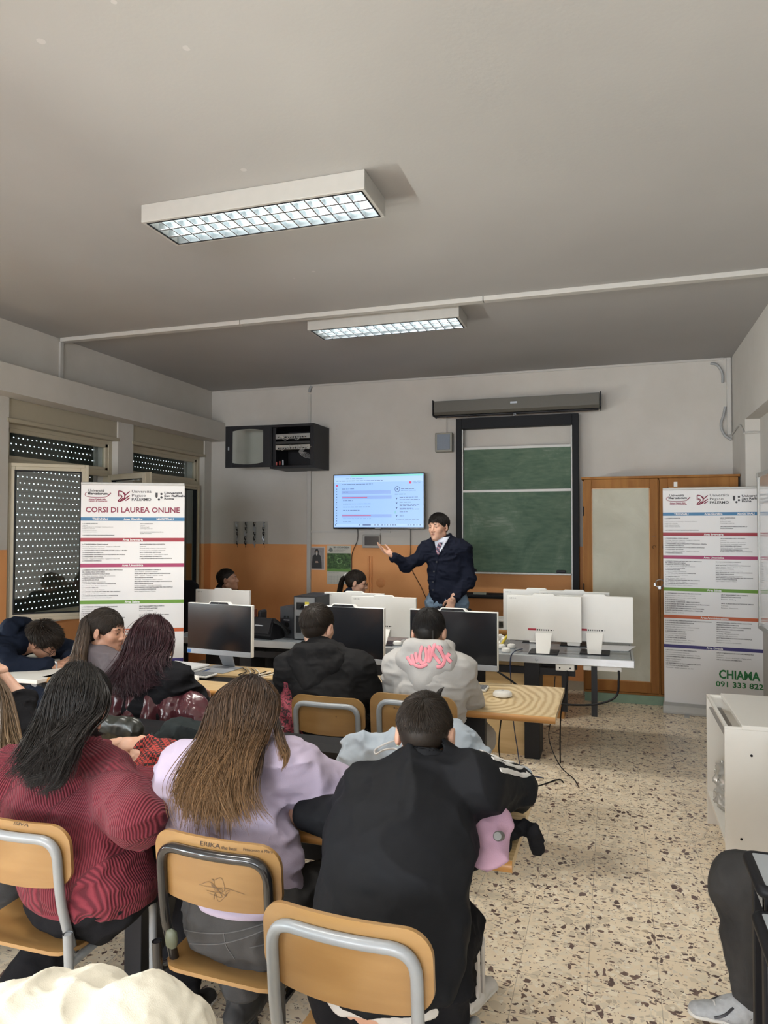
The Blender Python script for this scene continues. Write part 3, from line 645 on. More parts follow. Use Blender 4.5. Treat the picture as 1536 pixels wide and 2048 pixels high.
t = thing('wall_speaker', 'small square grey wall speaker left of the chalkboard frame', 'speaker', ((x0+x1)/2, 7.66, (z0+z1)/2)); w = (x1-x0)/2; h = (z1-z0)/2
box(-w, 0, -h, w, YB-7.66, h).build('speaker_case', plain('speaker_grey_green', (0.27, 0.27, 0.235, 1), 0.5), t, bevel=0.006)
box(-w+0.022, -0.006, -h+0.022, w-0.022, 0.002, h-0.018).build('grille', plain('speaker_blue_grille', (0.20, 0.24, 0.30, 1), 0.6, noise=0.2, nscale=200), t, bevel=0.003)
MB().tube([(0.02, 0.06, h), (0.02, 0.06, h+0.2)], 0.004, 6).build('speaker_lead', M_TRUNK, t)

# ================================================================== WARDROBE CABINET
def wardrobe():
    x0, x1, Y, H = -0.285, 1.105, 7.28, 2.158
    t = thing('wooden_cabinet', 'tall oak cabinet with paper-lined glazed doors beside the chalkboard', 'cabinet', (x0, Y, 0)); W = x1-x0; D = YB-Y-0.002
    c = MB(); c.box(0, 0.022, 0.10, 0.02, D, H); c.box(W-0.02, 0.022, 0.10, W, D, H); c.box(0, 0.022, H-0.02, W, D, H); c.box(0, 0.022, 0.085, W, D, 0.105); c.box(0.02, D-0.01, 0.1, W-0.02, D, H-0.02); c.box(W/2-0.01, 0.022, 0.1, W/2+0.01, D, H)
    c.box(-0.012, -0.004, H, W+0.012, D, H+0.022)
    c.build('carcass', M_CAB, t, bevel=0.002)
    box(0.01, 0.02, 0.0, W-0.01, D, 0.085).build('plinth', M_PLINTH, t)
    for i in (0, 1):
        a = 0.012+i*(W/2); b = a+W/2-0.016
        d = bpy.data.objects.new('door', None); COL.objects.link(d); d.parent = t
        f = MB(); fw = 0.072; z0, z1 = 0.112, H-0.004
        f.box(a, 0, z0, a+fw, 0.022, z1); f.box(b-fw, 0, z0, b, 0.022, z1); f.box(a+fw, 0, z0, b-fw, 0.022, z0+0.10); f.box(a+fw, 0, z1-0.085, b-fw, 0.022, z1)
        f.build('door_frame', M_CAB, d, bevel=0.003)
        g = MB(); frame_rect(g, 0, 1, 0, 1, 0, 1, .1) if False else None
        lip = 0.008
        for r in ((a+fw, z0+0.10, a+fw+lip, z1-0.085), (b-fw-lip, z0+0.10, b-fw, z1-0.085), (a+fw, z0+0.10, b-fw, z0+0.10+lip), (a+fw, z1-0.085-lip, b-fw, z1-0.085)): g.box(r[0], 0.004, r[1], r[2], 0.018, r[3])
        g.build('glazing_bead', M_EDGE, d)
        box(a+fw, 0.010, z0+0.10, b-fw, 0.014, z1-0.085).build('lined_pane', M_PAPER, d)
        h = MB(); xx = a-0.004 if i == 0 else b+0.004
        for zz in (0.30, 1.05, 1.80): h.cyl((xx, -0.004, zz), (xx, -0.004, zz+0.09), 0.006, 8)
        h.build('hinge', M_DARKMETAL, d, smooth=40)
        r = MB(); xr = b-fw/2 if i == 0 else a+fw/2
        rc = [(xr+0.014*cos(k*pi/8), -0.004, 1.50+0.014*sin(k*pi/8)) for k in range(-1, 12)]
        r.tube(rc, 0.0025, 5); r.box(xr-0.014, -0.004, 1.60, xr+0.014, 0.0, 1.606); r.build('old_handle', plain('bronze', (0.14, 0.07, 0.03, 1), 0.4, 0.5), d)
    m = MB(); zz = 1.14; xc = W/2
    m.tube(catmull([(xc-0.03, -0.006, zz+0.0), (xc-0.02, -0.02, zz+0.045), (xc+0.03, -0.02, zz+0.05), (xc+0.04, -0.006, zz+0.01), (xc+0.01, -0.018, zz-0.03), (xc-0.025, -0.012, zz-0.01)], 5), 0.005, 6)
    m.box(xc-0.045, -0.012, zz-0.01, xc-0.03, 0, zz+0.02); m.box(xc+0.04, -0.012, zz-0.01, xc+0.055, 0, zz+0.02)
    m.build('chain', M_STEEL, t, smooth=50)
    box(xc-0.012, -0.03, zz-0.04, xc+0.018, -0.012, zz-0.005).build('padlock', M_STEEL, t, bevel=0.004)
    p = at(1352, 968, Y); box(p.x-x0-0.02, -0.002, p.z-0.025, p.x-x0+0.012, 0, p.z+0.02).build('paper_label', M_WHITEPL, t)
wardrobe()

# ================================================================== ROLL-UP BANNERS
def colr(name, r, g, b, rough=0.5): return plain(name, srgb(r, g, b), rough, noise=0.01)
M_BPAPER = plain('banner_white', (0.80, 0.795, 0.80, 1), 0.42, noise=0.015, nscale=3)
INK = colr('banner_ink', 48, 46, 52); WINE = colr('banner_wine', 140, 30, 66); M_BWHITE = plain('banner_band_lettering', (0.8, 0.8, 0.8, 1), .5)
LBL = {
 'giur': (['#L-14 SCIENZE GIURIDICHE', '-indirizzi:', 'Profilo generale per la criminologia - Consulenza del lavoro', 'Profilo P.A. e sicurezza', 'Profilo Scienze di internet', 'Profilo consulente del lavoro', '', '#L-36 SCIENZE POLITICHE E RELAZIONI INTERNAZIONALI'],
          ['#LMG-01 GIURISPRUDENZA', '-indirizzi:', 'Professioni legali', 'Criminologia e public law', '', '#LM-52 RELAZIONI INTERNAZIONALI PER LO', '#SVILUPPO ECONOMICO']),
 'inge': (['#L-7 INGEGNERIA CIVILE indirizzi:', 'Tecnologie digitali per l\'ingegneria - Ingegneria ambientale', 'Gestione del progetto e dei sistemi', '#L-7 INGEGNERIA DELLE INFRASTRUTTURE indirizzi - Mobilita', '#L-8 INGEGNERIA INFORMATICA', '#L-8 INGEGNERIA INFORMATICA E INTELLIGENZA ARTIFICIALE', '#L-9 INGEGNERIA GESTIONALE', 'Statistico - Ingegneria energetica - Ingegneria industriale', '#L-9 INGEGNERIA BIOMEDICA'],
          ['#LM-26 INGEGNERIA DELLA SICUREZZA', '-indirizzi:', 'Sicurezza delle strutture e del territorio', 'Sicurezza per la sostenibilita ambientale', '#LM-31 INGEGNERIA GESTIONALE', 'Gestione dei servizi - Trasformazione digitale', '#LM-32 INGEGNERIA INFORMATICA', '#E DELL\'INTELLIGENZA ARTIFICIALE APPLICATA']),
 'uman': (['#L-3 SCIENZE E TECNOLOGIE DELLE ARTI, DELLO SPETTACOLO', '#DEL CINEMA, DELLE ARTI E MEDIA', '#L-4 DESIGN DEL PRODOTTO E DELLA MODA', 'Moda - Design del prodotto - Design della comunicazione', '#L-4 MODA E DESIGN INDUSTRIALE', '#L-5 FILOSOFIA ED ETICA', 'Filosofia, AI e pensiero computazionale', '#L-10 LETTERE, SAPERI UMANISTICI E FORMAZIONE', 'Beni culturali - Arte, Musica e Spettacolo', '#L-11 LINGUE E MERCATI', 'Cinese - Francese - Inglese - Spagnolo', '#L-11 LINGUE E CULTURE STRANIERE PER L\'ERA DIGITALE', 'Inglese - Spagnolo - Francese - Tedesco', '#L-19 SCIENZE DELL\'EDUCAZIONE E DELLA FORMAZIONE', 'Educatore nei servizi - Educatore socio pedagogico'],
          ['#LM-14 FILOLOGIA MODERNA E COMPARATA', 'Lettere Moderne - Letteratura Comparata', '#LM-38 LINGUE PER LA COMUNICAZIONE INTERNAZIONALE', 'Inglese - Spagnolo - Tedesco - Francese - Cinese', '#LM-39 LINGUISTICA MODERNA', 'Glottologia - Comunicazione, Italiano e Lettere', '#LM-51 PSICOLOGIA DEL LAVORO E DELLE ORGANIZZAZIONI', '#LM-85 SCIENZE PEDAGOGICHE', 'Indirizzo pedagogico - E-learning e formazione', '#LM-37 LINGUE E CULTURE STRANIERE PER L\'ERA DIGITALE', '#SCUOLA, SOCIETA E PROFESSIONE', 'Inglese, Spagnolo Francese e Tedesco']),
 'salu': (['#L-1 PATRIMONIO CULTURALE NELL\'ERA DIGITALE', 'Comunicazione e didattica dei beni culturali', 'Beni culturali e territorio per i nuovi media', '#L-13 SCIENZE BIOLOGICHE', '#L-15 SCIENZE TURISTICHE - BENI CULTURALI', '#L-22 SCIENZE MOTORIE  Sport and Football Management', '#L-24 SCIENZE E TECNICHE PSICOLOGICHE', '#L-26 SCIENZE DELL\'ALIMENTAZIONE E GASTRONOMIA', '#L-GASTR GASTRONOMIA, OSPITALITA E TERRITORI', 'Esperto - Cinese - Arabista'],
          ['#LM-47 MANAGEMENT DELLO SPORT E', '#DELLE ATTIVITA MOTORIE', 'Benessere - Wellbeing', '', '#LM-61 SCIENZE DELLA NUTRIZIONE UMANA', '-indirizzi:', 'Benessere - Nutraceutica']),
 'ammi': (['#L-16 SCIENZE DELL\'AMMINISTRAZIONE E DELL\'ORGANIZZAZIONE', '#L-16 SCIENZE DELL\'AMMINISTRAZIONE', 'Pubblica Amministrazione e sicurezza', 'Gestione delle risorse umane e relazioni sindacali', 'Management delle organizzazioni sanitarie', '#L-18 ECONOMIA AZIENDALE', 'Scienze bancarie e assicurative', 'Management - Digital marketing', '#L-18 GESTIONE DI IMPRESA', 'Statutario - Marketing e vendite - Prodotto', 'Economia verde e gestione sostenibile'],
          ['#LM-56 ECONOMIA, DIGITAL DATA ANALYTICS,', '#AMMINISTRAZIONI PUBBLICHE', '#LM-63 MANAGEMENT, DIRITTO E GOVERNANCE', '#DELLA PUBBLICA AMMINISTRAZIONE', '#LM-77 MANAGEMENT', 'Marketing - Management aziendale', 'Management delle risorse umane', '#LM-77 MANAGEMENT E CONSULENZA AZIENDALE', 'Gestione e controllo', 'Management sanitario e farmaceutico']),
 'digi': (['#L-20 COMUNICAZIONE E MULTIMEDIALITA', 'Gestione e comunicazione d\'impresa', 'Comunicazione istituzionale e pubblicita - Mobile', '#L-20 INFORMATICA PER LE SCIENZE SOCIALI', 'Digital Transformation', 'Media & Intelligence', '#L-31 INFORMATICA E TRATTAMENTO DEI DATI', '#L-41 STATISTICA E BIG DATA', 'Statistica - analisi statistica dei dati'],
          ['#LM-59 COMUNICAZIONE DIGITALE E MARKETING', '-indirizzi:', 'Pubblicita - Social e Brand per il Made in Italy', '#LM-66 SICUREZZA INFORMATICA']),
}
def banner(loc, rotz, label, title, bands, width=0.85, height=2.04, phone=None):
    t = thing('rollup_banner', label, 'roll-up banner', loc, rotz); w = width/2; top = height-0.012
    b = MB(); b.prism([(-0.10, 0.0), (-0.10, 0.02), (-0.075, 0.07), (-0.03, 0.085), (0.03, 0.085), (0.075, 0.07), (0.10, 0.02), (0.10, 0)], -w-0.01, w+0.01, 'x'); b.build('base_case', M_ALU, t, bevel=0.004)
    for s in (-1, 1): MB().box(s*w*0.55-0.02, -0.20, 0.0, s*w*0.55+0.02, 0.16, 0.008).build('foot', M_ALU, t)
    box(-w, -0.015, height-0.022, w, 0.012, height).build('top_rail', M_SILVER if False else M_ALU, t, bevel=0.004)
    MB().cyl((0, 0.035, 0.07), (0, 0.02, height-0.01), 0.009).build('support_pole', M_ALU, t, smooth=40)
    box(-w, -0.003, 0.075, w, 0.0, height-0.02).build('printed_sheet', M_BPAPER, t)
    Y = 0.0045
    # heading logos
    m = MB(); z = top-0.075
    text_into(m, 'Università', -w+0.055, z+0.008, 0.030, bold=0.0006, depth=Y, width=0.125); text_into(m, 'Mercatorum', -w+0.050, z-0.015, 0.028, bold=0.0012, depth=Y, width=0.155)
    text_into(m, 'Università', -w+0.395, z+0.003, 0.034, depth=Y, width=0.155); text_into(m, 'Pegaso', -w+0.395, z-0.030, 0.034, depth=Y, width=0.11); text_into(m, 'PALERMO', -w+0.395, z-0.063, 0.033, bold=0.0006, depth=Y, width=0.155)
    text_into(m, 'Università', -w+0.655, z-0.005, 0.026, bold=0.0008, depth=Y, width=0.145); text_into(m, 'San Raffaele', -w+0.655, z-0.029, 0.026, bold=0.0008, depth=Y, width=0.17); text_into(m, 'Roma', -w+0.655, z-0.052, 0.026, bold=0.0008, depth=Y, width=0.077)
    m.build('university_names', INK, t)
    m = MB(); sw = [(-w+0.052, z+0.005), (-w+0.035, z-0.002), (-w+0.032, z-0.022), (-w+0.06, z-0.034), (-w+0.12, z-0.037), (-w+0.19, z-0.034), (-w+0.215, z-0.018), (-w+0.232, z+0.0)]
    m.tube(catmull([(a, -Y, b2) for a, b2 in sw], 4), [0.0022]*22+[0.004]*7, 5)
    text_into(m, 'Ateneo Digitale delle', -w+0.06, z-0.057, 0.013, bold=0.0006, depth=Y, width=0.135); text_into(m, 'Camere di Commercio', -w+0.06, z-0.071, 0.013, bold=0.0006, depth=Y, width=0.145)
    lx, lz = -w+0.29, z-0.062
    def sline(p, r=0.0042): m.tube([(lx+a, -Y, lz+b2) for a, b2 in p], r, 5)
    sline([(0.002, 0.078), (0.002, 0.035), (0.013, 0.035), (0.013, 0.05)]); sline([(0.002, 0.078)]+[(0.01+0.042*sin(a), 0.036+0.042*cos(a)) for a in [x*pi/10 for x in range(0, 12)]])
    sline([(0.0, 0.0), (0.022, 0.02), (0.030, 0.035), (0.022, 0.045)]); sline([(0.018, 0.0), (0.040, 0.022)])
    sline([(0.035, 0.0), (0.090, 0.042)]); sline([(0.058, 0.0), (0.090, 0.022)]); sline([(0.05, 0.04), (0.090, 0.075)]); sline([(0.04, 0.055), (0.055, 0.062)])
    m.build('wine_red_emblems', WINE, t)
    m = MB(); ux, uz = -w+0.585, z-0.05
    m.prism([(ux, uz+0.055), (ux, uz+0.022), (ux+0.005, uz+0.012), (ux+0.012, uz+0.012), (ux+0.018, uz+0.022), (ux+0.018, uz+0.055)], -Y, -0.003, 'y')
    for cx, cz in ((0.048, 0.045), (0.048, 0.016), (0.028, -0.001)): m.prism([(ux+cx+0.0095*cos(a*pi/6), uz+cz+0.0095*sin(a*pi/6)) for a in range(12)], -Y, -0.003, 'y')
    m.build('dotted_emblem', INK, t)
    if title:
        m = MB(); text_into(m, title, -w+0.035, top-0.235, 0.062, bold=0.0012, depth=Y, width=width-0.075); m.build('title_lettering', WINE, t)
    # coloured bands with text blocks
    for k, (name, key, col, zt, zend, heads) in enumerate(bands):
        m = MB().box(-w, -0.0042, top-zt-0.030, w, -0.003, top-zt); m.build('%s_band' % name, colr('band_'+name, *col), t)
        m = MB()
        for s, x, al in heads: text_into(m, s, x*width, top-zt-0.023, 0.025, al, bold=0.0008, depth=0.0055)
        m.build('band_lettering', M_BWHITE, t)
        L, R = LBL[key]; n = max(len(L), len(R)); z0 = top-zt-0.052; dz = (zend-zt-0.075)/max(n-1, 1)
        m = MB()
        for lines, x, mw in ((L, -w+0.015, 0.40), (R, 0.015 if key not in ('giur', 'inge', 'salu') else 0.055, 0.40)):
            for i, s in enumerate(lines):
                if not s: continue
                hd = s[0] == '#'; s2 = s.lstrip('#-'); sz = min(dz*0.62, 0.0125)
                wd = min(mw-0.015, len(s2)*sz*(0.60 if hd else 0.47)); text_into(m, s2, x, z0-dz*i-0.004, sz, bold=0.0004 if hd else 0.0, depth=Y, width=wd)
        m.build('course_list', INK, t)
    if phone:
        m = MB(); text_into(m, 'CHIAMA', 0.03, top-1.70, 0.105, bold=0.0035, depth=Y, width=0.33); text_into(m, '091 333 822', 0.005, top-1.775, 0.066, bold=0.0015, depth=Y, width=0.38)
        m.build('phone_lettering', colr('phone_green', 30, 120, 62), t)
    return t
C_B = (62, 124, 170); C_R = (160, 44, 58); C_P = (166, 52, 100); C_G = (104, 152, 46); C_O = (196, 92, 44); C_I = (52, 42, 112)
H1 = [('TRIENNALI', -0.395, 'LEFT'), ('Area Giuridica', 0.01, 'CENTER'), ('MAGISTRALI', 0.40, 'RIGHT')]
H1L = [('TRIENNALI', -0.315, 'CENTER'), ('Area Giuridica', 0.0, 'CENTER'), ('MAGISTRALI', 0.31, 'CENTER')]
ang = math.atan2(5.17-4.83, -3.43+4.10)
banner((-3.775, 5.00, 0), ang, 'white roll-up banner titled CORSI DI LAUREA ONLINE, standing before the shuttered windows', 'CORSI DI LAUREA ONLINE',
       [('blue', 'giur', C_B, 0.275, 0.445, H1L), ('red', 'inge', C_R, 0.445, 0.655, [('Area Ingegneria', 0, 'CENTER')]), ('plum', 'uman', C_P, 0.655, 0.955, [('Area Umanistica', 0, 'CENTER')]),
        ('green', 'salu', C_G, 0.955, 1.19, [('Area Salute', 0, 'CENTER')]), ('orange', 'ammi', C_O, 1.19, 1.44, [('Area Amministrazione', 0, 'CENTER')]), ('indigo', 'digi', C_I, 1.44, 1.66, [('Area Digitale', 0, 'CENTER')])], width=0.82, height=2.045)
ang = math.atan2(-0.05, 0.5)
banner((0.862, 7.065, 0), ang, 'white roll-up banner with CHIAMA phone number, standing before the oak cabinet', None,
       [('blue', 'giur', C_B, 0.215, 0.40, H1L), ('red', 'inge', C_R, 0.40, 0.61, [('Area Ingegneria', 0, 'CENTER')]), ('plum', 'uman', C_P, 0.61, 0.905, [('Area Umanistica', 0, 'CENTER')]),
        ('green', 'salu', C_G, 0.905, 1.155, [('Area Salute', 0, 'CENTER')]), ('orange', 'ammi', C_O, 1.155, 1.425, [('Area Amministrazione', 0, 'CENTER')]), ('indigo', 'digi', C_I, 1.425, 1.66, [('Area Digitale', 0, 'CENTER')])], width=0.85, height=2.05, phone=True)

# ================================================================== DESKS
def desk_top(mb, x0, y0, x1, y1, z, th=0.028):
    return mb.box(x0, y0+0.006, z-th, x1, y1, z)
def row_desk(x0, x1, y0, y1, z, label, gap=None, leg_x=(), name='long_desk', group=None):
    t = thing(name, label, 'desk', ((x0+x1)/2, y0, 0), 0, group); cx = (x0+x1)/2; w = (x1-x0)/2; D = y1-y0
    if gap:
        box(-w, 0.012, z-0.028, w, gap[0]-y0, z).build('desk_top', M_DESK, t)
        box(-w, gap[1]-y0, z-0.028, w, D, z).build('rear_desk_top', M_DESK, t)
        g = MB(); g.box(-w, gap[0]-y0, z-0.05, w, gap[1]-y0, z-0.012); g.build('cable_channel', M_BLACK, t)
    else: box(-w, 0.012, z-0.028, w, D, z).build('desk_top', M_RINGS if w < 0.5 else M_DESK, t)
    e = MB(); e.prism([(0.014, z-0.0002), (0.006, z-0.003), (0.001, z-0.010), (0.0, z-0.018), (0.003, z-0.028), (0.010, z-0.033), (0.014, z-0.033)], -w, w, 'x')
    e.build('front_edging', M_EDGE, t, smooth=50)
    for lx in leg_x:
        l = MB(); l.box(lx-cx-0.035, 0.16, 0.02, lx-cx+0.035, D-0.10, z-0.03); l.box(lx-cx-0.05, 0.06, 0, lx-cx+0.05, D-0.04, 0.03); l.build('leg', M_DARKMETAL, t, bevel=0.004)
    if w > 0.6: box(-w+0.06, D-0.10, 0.40, w-0.75, D-0.085, z-0.05).build('modesty_panel', M_DARKMETAL, t)
    return t
row_desk(-3.35, -0.935, 3.56, 4.26, 0.75, 'long maple computer desk of the second row with black cable channel', (3.79, 3.97), (-2.9, -1.9), group=None)
t = row_desk(-0.93, -0.272, 3.56, 4.26, 0.75, 'maple end desk of the second row, with concentric grain and a white puck on it', None, ())
l = MB().box(-0.14, 0.10, 0, -0.03, 0.16, 0.72).build('leg', M_DARKMETAL, t, bevel=0.003)
MB().box(-0.25, 0.20, 0.02, -0.235, 0.55, 0.72).build('leg_panel', plain('smoked_panel', (0.05, 0.04, 0.035, 1), 0.15), t)
row_desk(-3.1, -0.268, 1.98, 2.64, 0.75, 'long maple desk of the front row, nearest the viewer', None, (-2.7, -1.60), group=None)
t = thing('table_foot', 'short blue square table foot under the near corner of the front desk', 'table leg', (-0.425, 2.06, 0))
box(-0.018, -0.018, 0.53, 0.018, 0.018, 0.715).build('blue_sleeve', colr('blue_tape', 20, 60, 190, 0.35), t, bevel=0.003); box(-0.014, -0.014, 0, 0.014, 0.014, 0.53).build('tube', M_GREYTUBE, t)
# black cable duct at the back of the front row desk
t = thing('cable_duct', 'glossy black cable duct along the back of the front desk', 'cable duct', (-1.75, 2.72, 0)); 
MB().prism([(-0.07, 0.70), (-0.07, 0.775), (-0.05, 0.80), (0.05, 0.80), (0.075, 0.775), (0.075, 0.70)], -1.25, 1.15, 'x').build('duct_body', M_BLACK, t, smooth=35)
for xx in (-1.1, 0, 1.1): box(xx-0.03, -0.03, 0, xx+0.03, 0.03, 0.70).build('support_post', M_DARKMETAL, t)
# steel bench in the third row
def steel_table():
    x0, x1, y0, y1, z = -3.60, 0.135, 5.28, 6.10, 0.75
    t = thing('steel_table', 'long steel-edged table of the third row carrying the white-backed computers', 'table', ((x0+x1)/2, y0, 0)); w = (x1-x0)/2; D = y1-y0
    m = MB()
    for k in range(3): m.box(-w+0.02+k*(2*w-0.04)/3, 0.02, z-0.03, -w+0.02+(k+1)*(2*w-0.04)/3-0.003, D-0.02, z)
    m.build('table_top', plain('grey_blue_laminate', (0.25, 0.275, 0.30, 1), 0.22, 0.1), t)
    f = MB(); f.box(-w, 0, z-0.052, w, 0.02, z+0.002); f.box(-w, D-0.02, z-0.052, w, D, z+0.002); f.box(-w, 0.02, z-0.052, -w+0.02, D-0.02, z+0.002); f.box(w-0.02, 0.02, z-0.052, w, D-0.02, z+0.002)
    f.build('steel_rim', M_STEEL, t, bevel=0.004)
    b = MB()
    for xx in (-1.15, -0.3, 0.55, 1.2): b.lathe([(0.012, 0), (0.012, 0.004), (0.006, 0.006)], (0, 0, 0), 12); b.v[-36:] = [(p[0]+xx, -p[2], p[1]+z-0.026) for p in b.v[-36:]]
    b.build('rim_bolt', M_SILVER, t)
    f = MB(); f.box(-w+0.1, 0.04, z-0.14, w-0.4, 0.07, z-0.09); f.box(-w+0.1, 0.30, z-0.14, w-0.4, 0.33, z-0.09); f.build('under_rail', M_DARKMETAL, t)
    for lx in (-2.9, -1.75, -0.57): box(lx-(x0+x1)/2-0.055, 0.03, 0, lx-(x0+x1)/2+0.055, 0.28, z-0.05).build('leg', M_DARKMETAL, t, bevel=0.004)
    box(-0.34-(x0+x1)/2-0.02, 0.02, 0.36, -0.34-(x0+x1)/2+0.02, 0.08, z-0.05).build('bracket', M_DARKMETAL, t)
    box(w-0.29, 0.02, 0.34+0.0, w-0.25, 0.08, z-0.05).build('bracket', M_DARKMETAL, t)
    box(-0.92-(x0+x1)/2, 0.10, 0, -0.63-(x0+x1)/2, 0.12, z-0.05).build('side_panel', M_DESK, t)
    box(-w+0.1, 0.4, 0.12, w-0.9, 0.42, z-0.10).build('modesty_panel', M_DARKMETAL, t)
steel_table()
def strip(x, y, z, w, label):
    t = thing('power_strip', label, 'power strip', (x, y, z)); box(-w/2, -0.012, -0.045, w/2, 0.03, 0.0).build('strip_case', M_WHITEPL, t, bevel=0.004)
    m = MB()
    for k in (-1, 1): m.cyl((k*w*0.28, -0.0135, -0.025), (k*w*0.28, -0.011, -0.025), 0.006, 8)
    m.build('screw', M_DARKMETAL, t)
strip(-0.335, 5.30, 0.697, 0.13, 'white socket box under the steel table with two black plugs hanging')
t = thing('power_strip', 'longer flat white power strip under the right end of the steel table', 'power strip', (-0.08, 5.32, 0.697)); box(-0.13, -0.01, -0.035, 0.13, 0.06, 0.0).build('strip_case', M_WHITEPL, t, bevel=0.004)
strip(-0.88, 5.30, 0.697, 0.12, 'small white socket box under the steel table behind the grey hooded student')
cable([(-0.32, 5.27, 0.66), (-0.315, 5.26, 0.60), (-0.33, 5.26, 0.5), (-0.36, 5.27, 0.38), (-0.37, 5.28, 0.2), (-0.37, 5.28, 0.0)], 'black plug lead hanging from the white socket box', 0.005)
cable([(-0.88, 5.28, 0.66), (-0.75, 5.22, 0.6), (-0.5, 5.2, 0.46), (-0.2, 5.2, 0.44), (0.0, 5.22, 0.5), (0.03, 5.27, 0.62), (0.03, 5.31, 0.67)], 'thick black lead drooping between two sockets under the steel table', 0.008)
cable([(-0.66, 5.5, 0.76), (-0.70, 5.3, 0.765), (-0.72, 5.262, 0.70), (-0.71, 5.255, 0.5), (-0.70, 5.26, 0.3), (-0.68, 5.3, 0.1), (-0.60, 5.0, 0.008), (-0.45, 4.9, 0.008)], 'dark blue network lead falling over the steel table edge', 0.004, plain('navy_cable', (0.015, 0.025, 0.07, 1), 0.45))
cable([(-0.66, 4.45, 0.55), (-0.67, 4.40, 0.3), (-0.62, 4.55, 0.08), (-0.5, 4.72, 0.008), (-0.36, 4.9, 0.008), (-0.32, 4.86, 0.008)], 'black lead looping on the floor beyond the end desk', 0.0045)
cable([(-0.40, 5.24, 0.62), (-0.41, 5.15, 0.4), (-0.44, 5.18, 0.2), (-0.36, 5.05, 0.06), (-0.26, 4.95, 0.008), (-0.22, 4.8, 0.008)], 'thin black lead hanging beside the black table leg', 0.0035)
rr = random.Random(11)
for k in range(7):
    x = -2.35+0.07*k; c = M_CABLEW if k % 3 == 0 else M_BLACK
    tag(MB().tube(catmull([(x+0.1, 5.75, 0.76), (x+0.05, 5.5, 0.765), (x, 5.275, 0.77), (x-0.01, 5.262, 0.72), (x+rr.uniform(-.08, .08), 5.255, 0.62), (x+rr.uniform(-.12, .12), 5.25, 0.50+0.03*k), (x+rr.uniform(-.1, .15), 5.26, 0.42)], 8), 0.0045, 6).build('cable', c, smooth=60), 'tangled lead hanging over the steel edge below the desk telephone', 'cable', 'tangled leads under the telephone')

# ================================================================== ALL-IN-ONE COMPUTERS
def all_in_one(label, loc, rotz, back, w=0.54, h=0.335, zb=0.085, group=None, red=False, hp=True):
    """screen faces -y"""
    t = thing('all_in_one_computer', label, 'computer', loc, rotz, group)
    shell = MB().prism([(-w/2, zb), (w/2, zb), (w/2, zb+h), (0.085, zb+h), (0.072, zb+h+0.014), (-0.072, zb+h+0.014), (-0.085, zb+h), (-w/2, zb+h)], -0.002, 0.030, 'y')
    shell.build('rear_shell', M_WHITEPL, t, bevel=0.004)
    box(-w/2+0.004, -0.006, zb+0.034, w/2-0.004, -0.001, zb+h-0.004).build('screen_glass', M_SCREENOFF, t, bevel=0.001)
    box(-w/2+0.001, -0.008, zb+0.001, w/2-0.001, 0.0, zb+0.034).build('chin', M_SILVER, t, bevel=0.002)
    MB().prism([(-0.075, zb+h-0.002), (0.075, zb+h-0.002), (0.062, zb+h+0.012), (-0.062, zb+h+0.012)], -0.006, -0.001, 'y').build('webcam_bar', M_BLACK, t)
    box(-0.006, -0.008, zb+h+0.002, 0.006, -0.0055, zb+h+0.008).build('webcam_lens', M_GLOSSBLACK, t)
    # stand: sloping plate from the shell down to the foot
    n = MB(); n.add([(-0.062, 0.032, zb+0.06), (0.062, 0.032, zb+0.06), (0.048, 0.105, 0.008), (-0.048, 0.105, 0.008), (-0.062, 0.040, zb+0.062), (0.062, 0.040, zb+0.062), (0.048, 0.115, 0.006), (-0.048, 0.115, 0.006)],
                    [(0, 1, 2, 3), (7, 6, 5, 4), (0, 4, 5, 1), (1, 5, 6, 2), (2, 6, 7, 3), (3, 7, 4, 0)])
    n.build('stand_neck', M_WHITEPL if back else M_SILVER, t, bevel=0.004)
    box(-0.105, -0.10, 0, 0.105, 0.115, 0.008).build('stand_foot', M_DARKMETAL if back else M_SILVER, t, bevel=0.004)
    p = MB()
    for k in range(8): p.box(-0.02+0.013*k, 0.029, zb+0.077, -0.013+0.013*k, 0.0312, zb+0.089) 
    p.box(0.088, 0.029, zb+0.079, 0.100, 0.0312, zb+0.087); p.box(0.11, 0.029, zb+0.081, 0.114, 0.0312, zb+0.085)
    # seen from behind the row runs to the right, so mirror it
    p.v = [(-x+0.04, y, z) for x, y, z in p.v]
    p.build('port_row', M_BLACK, t)
    m = MB(); text_into(m, 'LAB 01-02', 0, 0, 0.011, depth=0); m.v = [(-x+w/2-0.02, 0.0308, z+zb+h-0.025) for x, y, z in m.v]; m.build('asset_lettering', M_BLACK, t)
    if red: box(0.055, 0.029, zb+0.077, 0.115, 0.0314, zb+0.092).build('red_sticker', colr('sticker_red', 170, 24, 50), t)
    if not back and hp: box(-w/2+0.005, -0.0095, zb+0.006, -w/2+0.03, -0.0075, zb+0.026).build('blue_sticker', colr('sticker_blue', 40, 110, 190), t)
    return t
PI = pi
def wb(px, py, z=0.75): v = on(px, py, z); return (v.x, v.y)
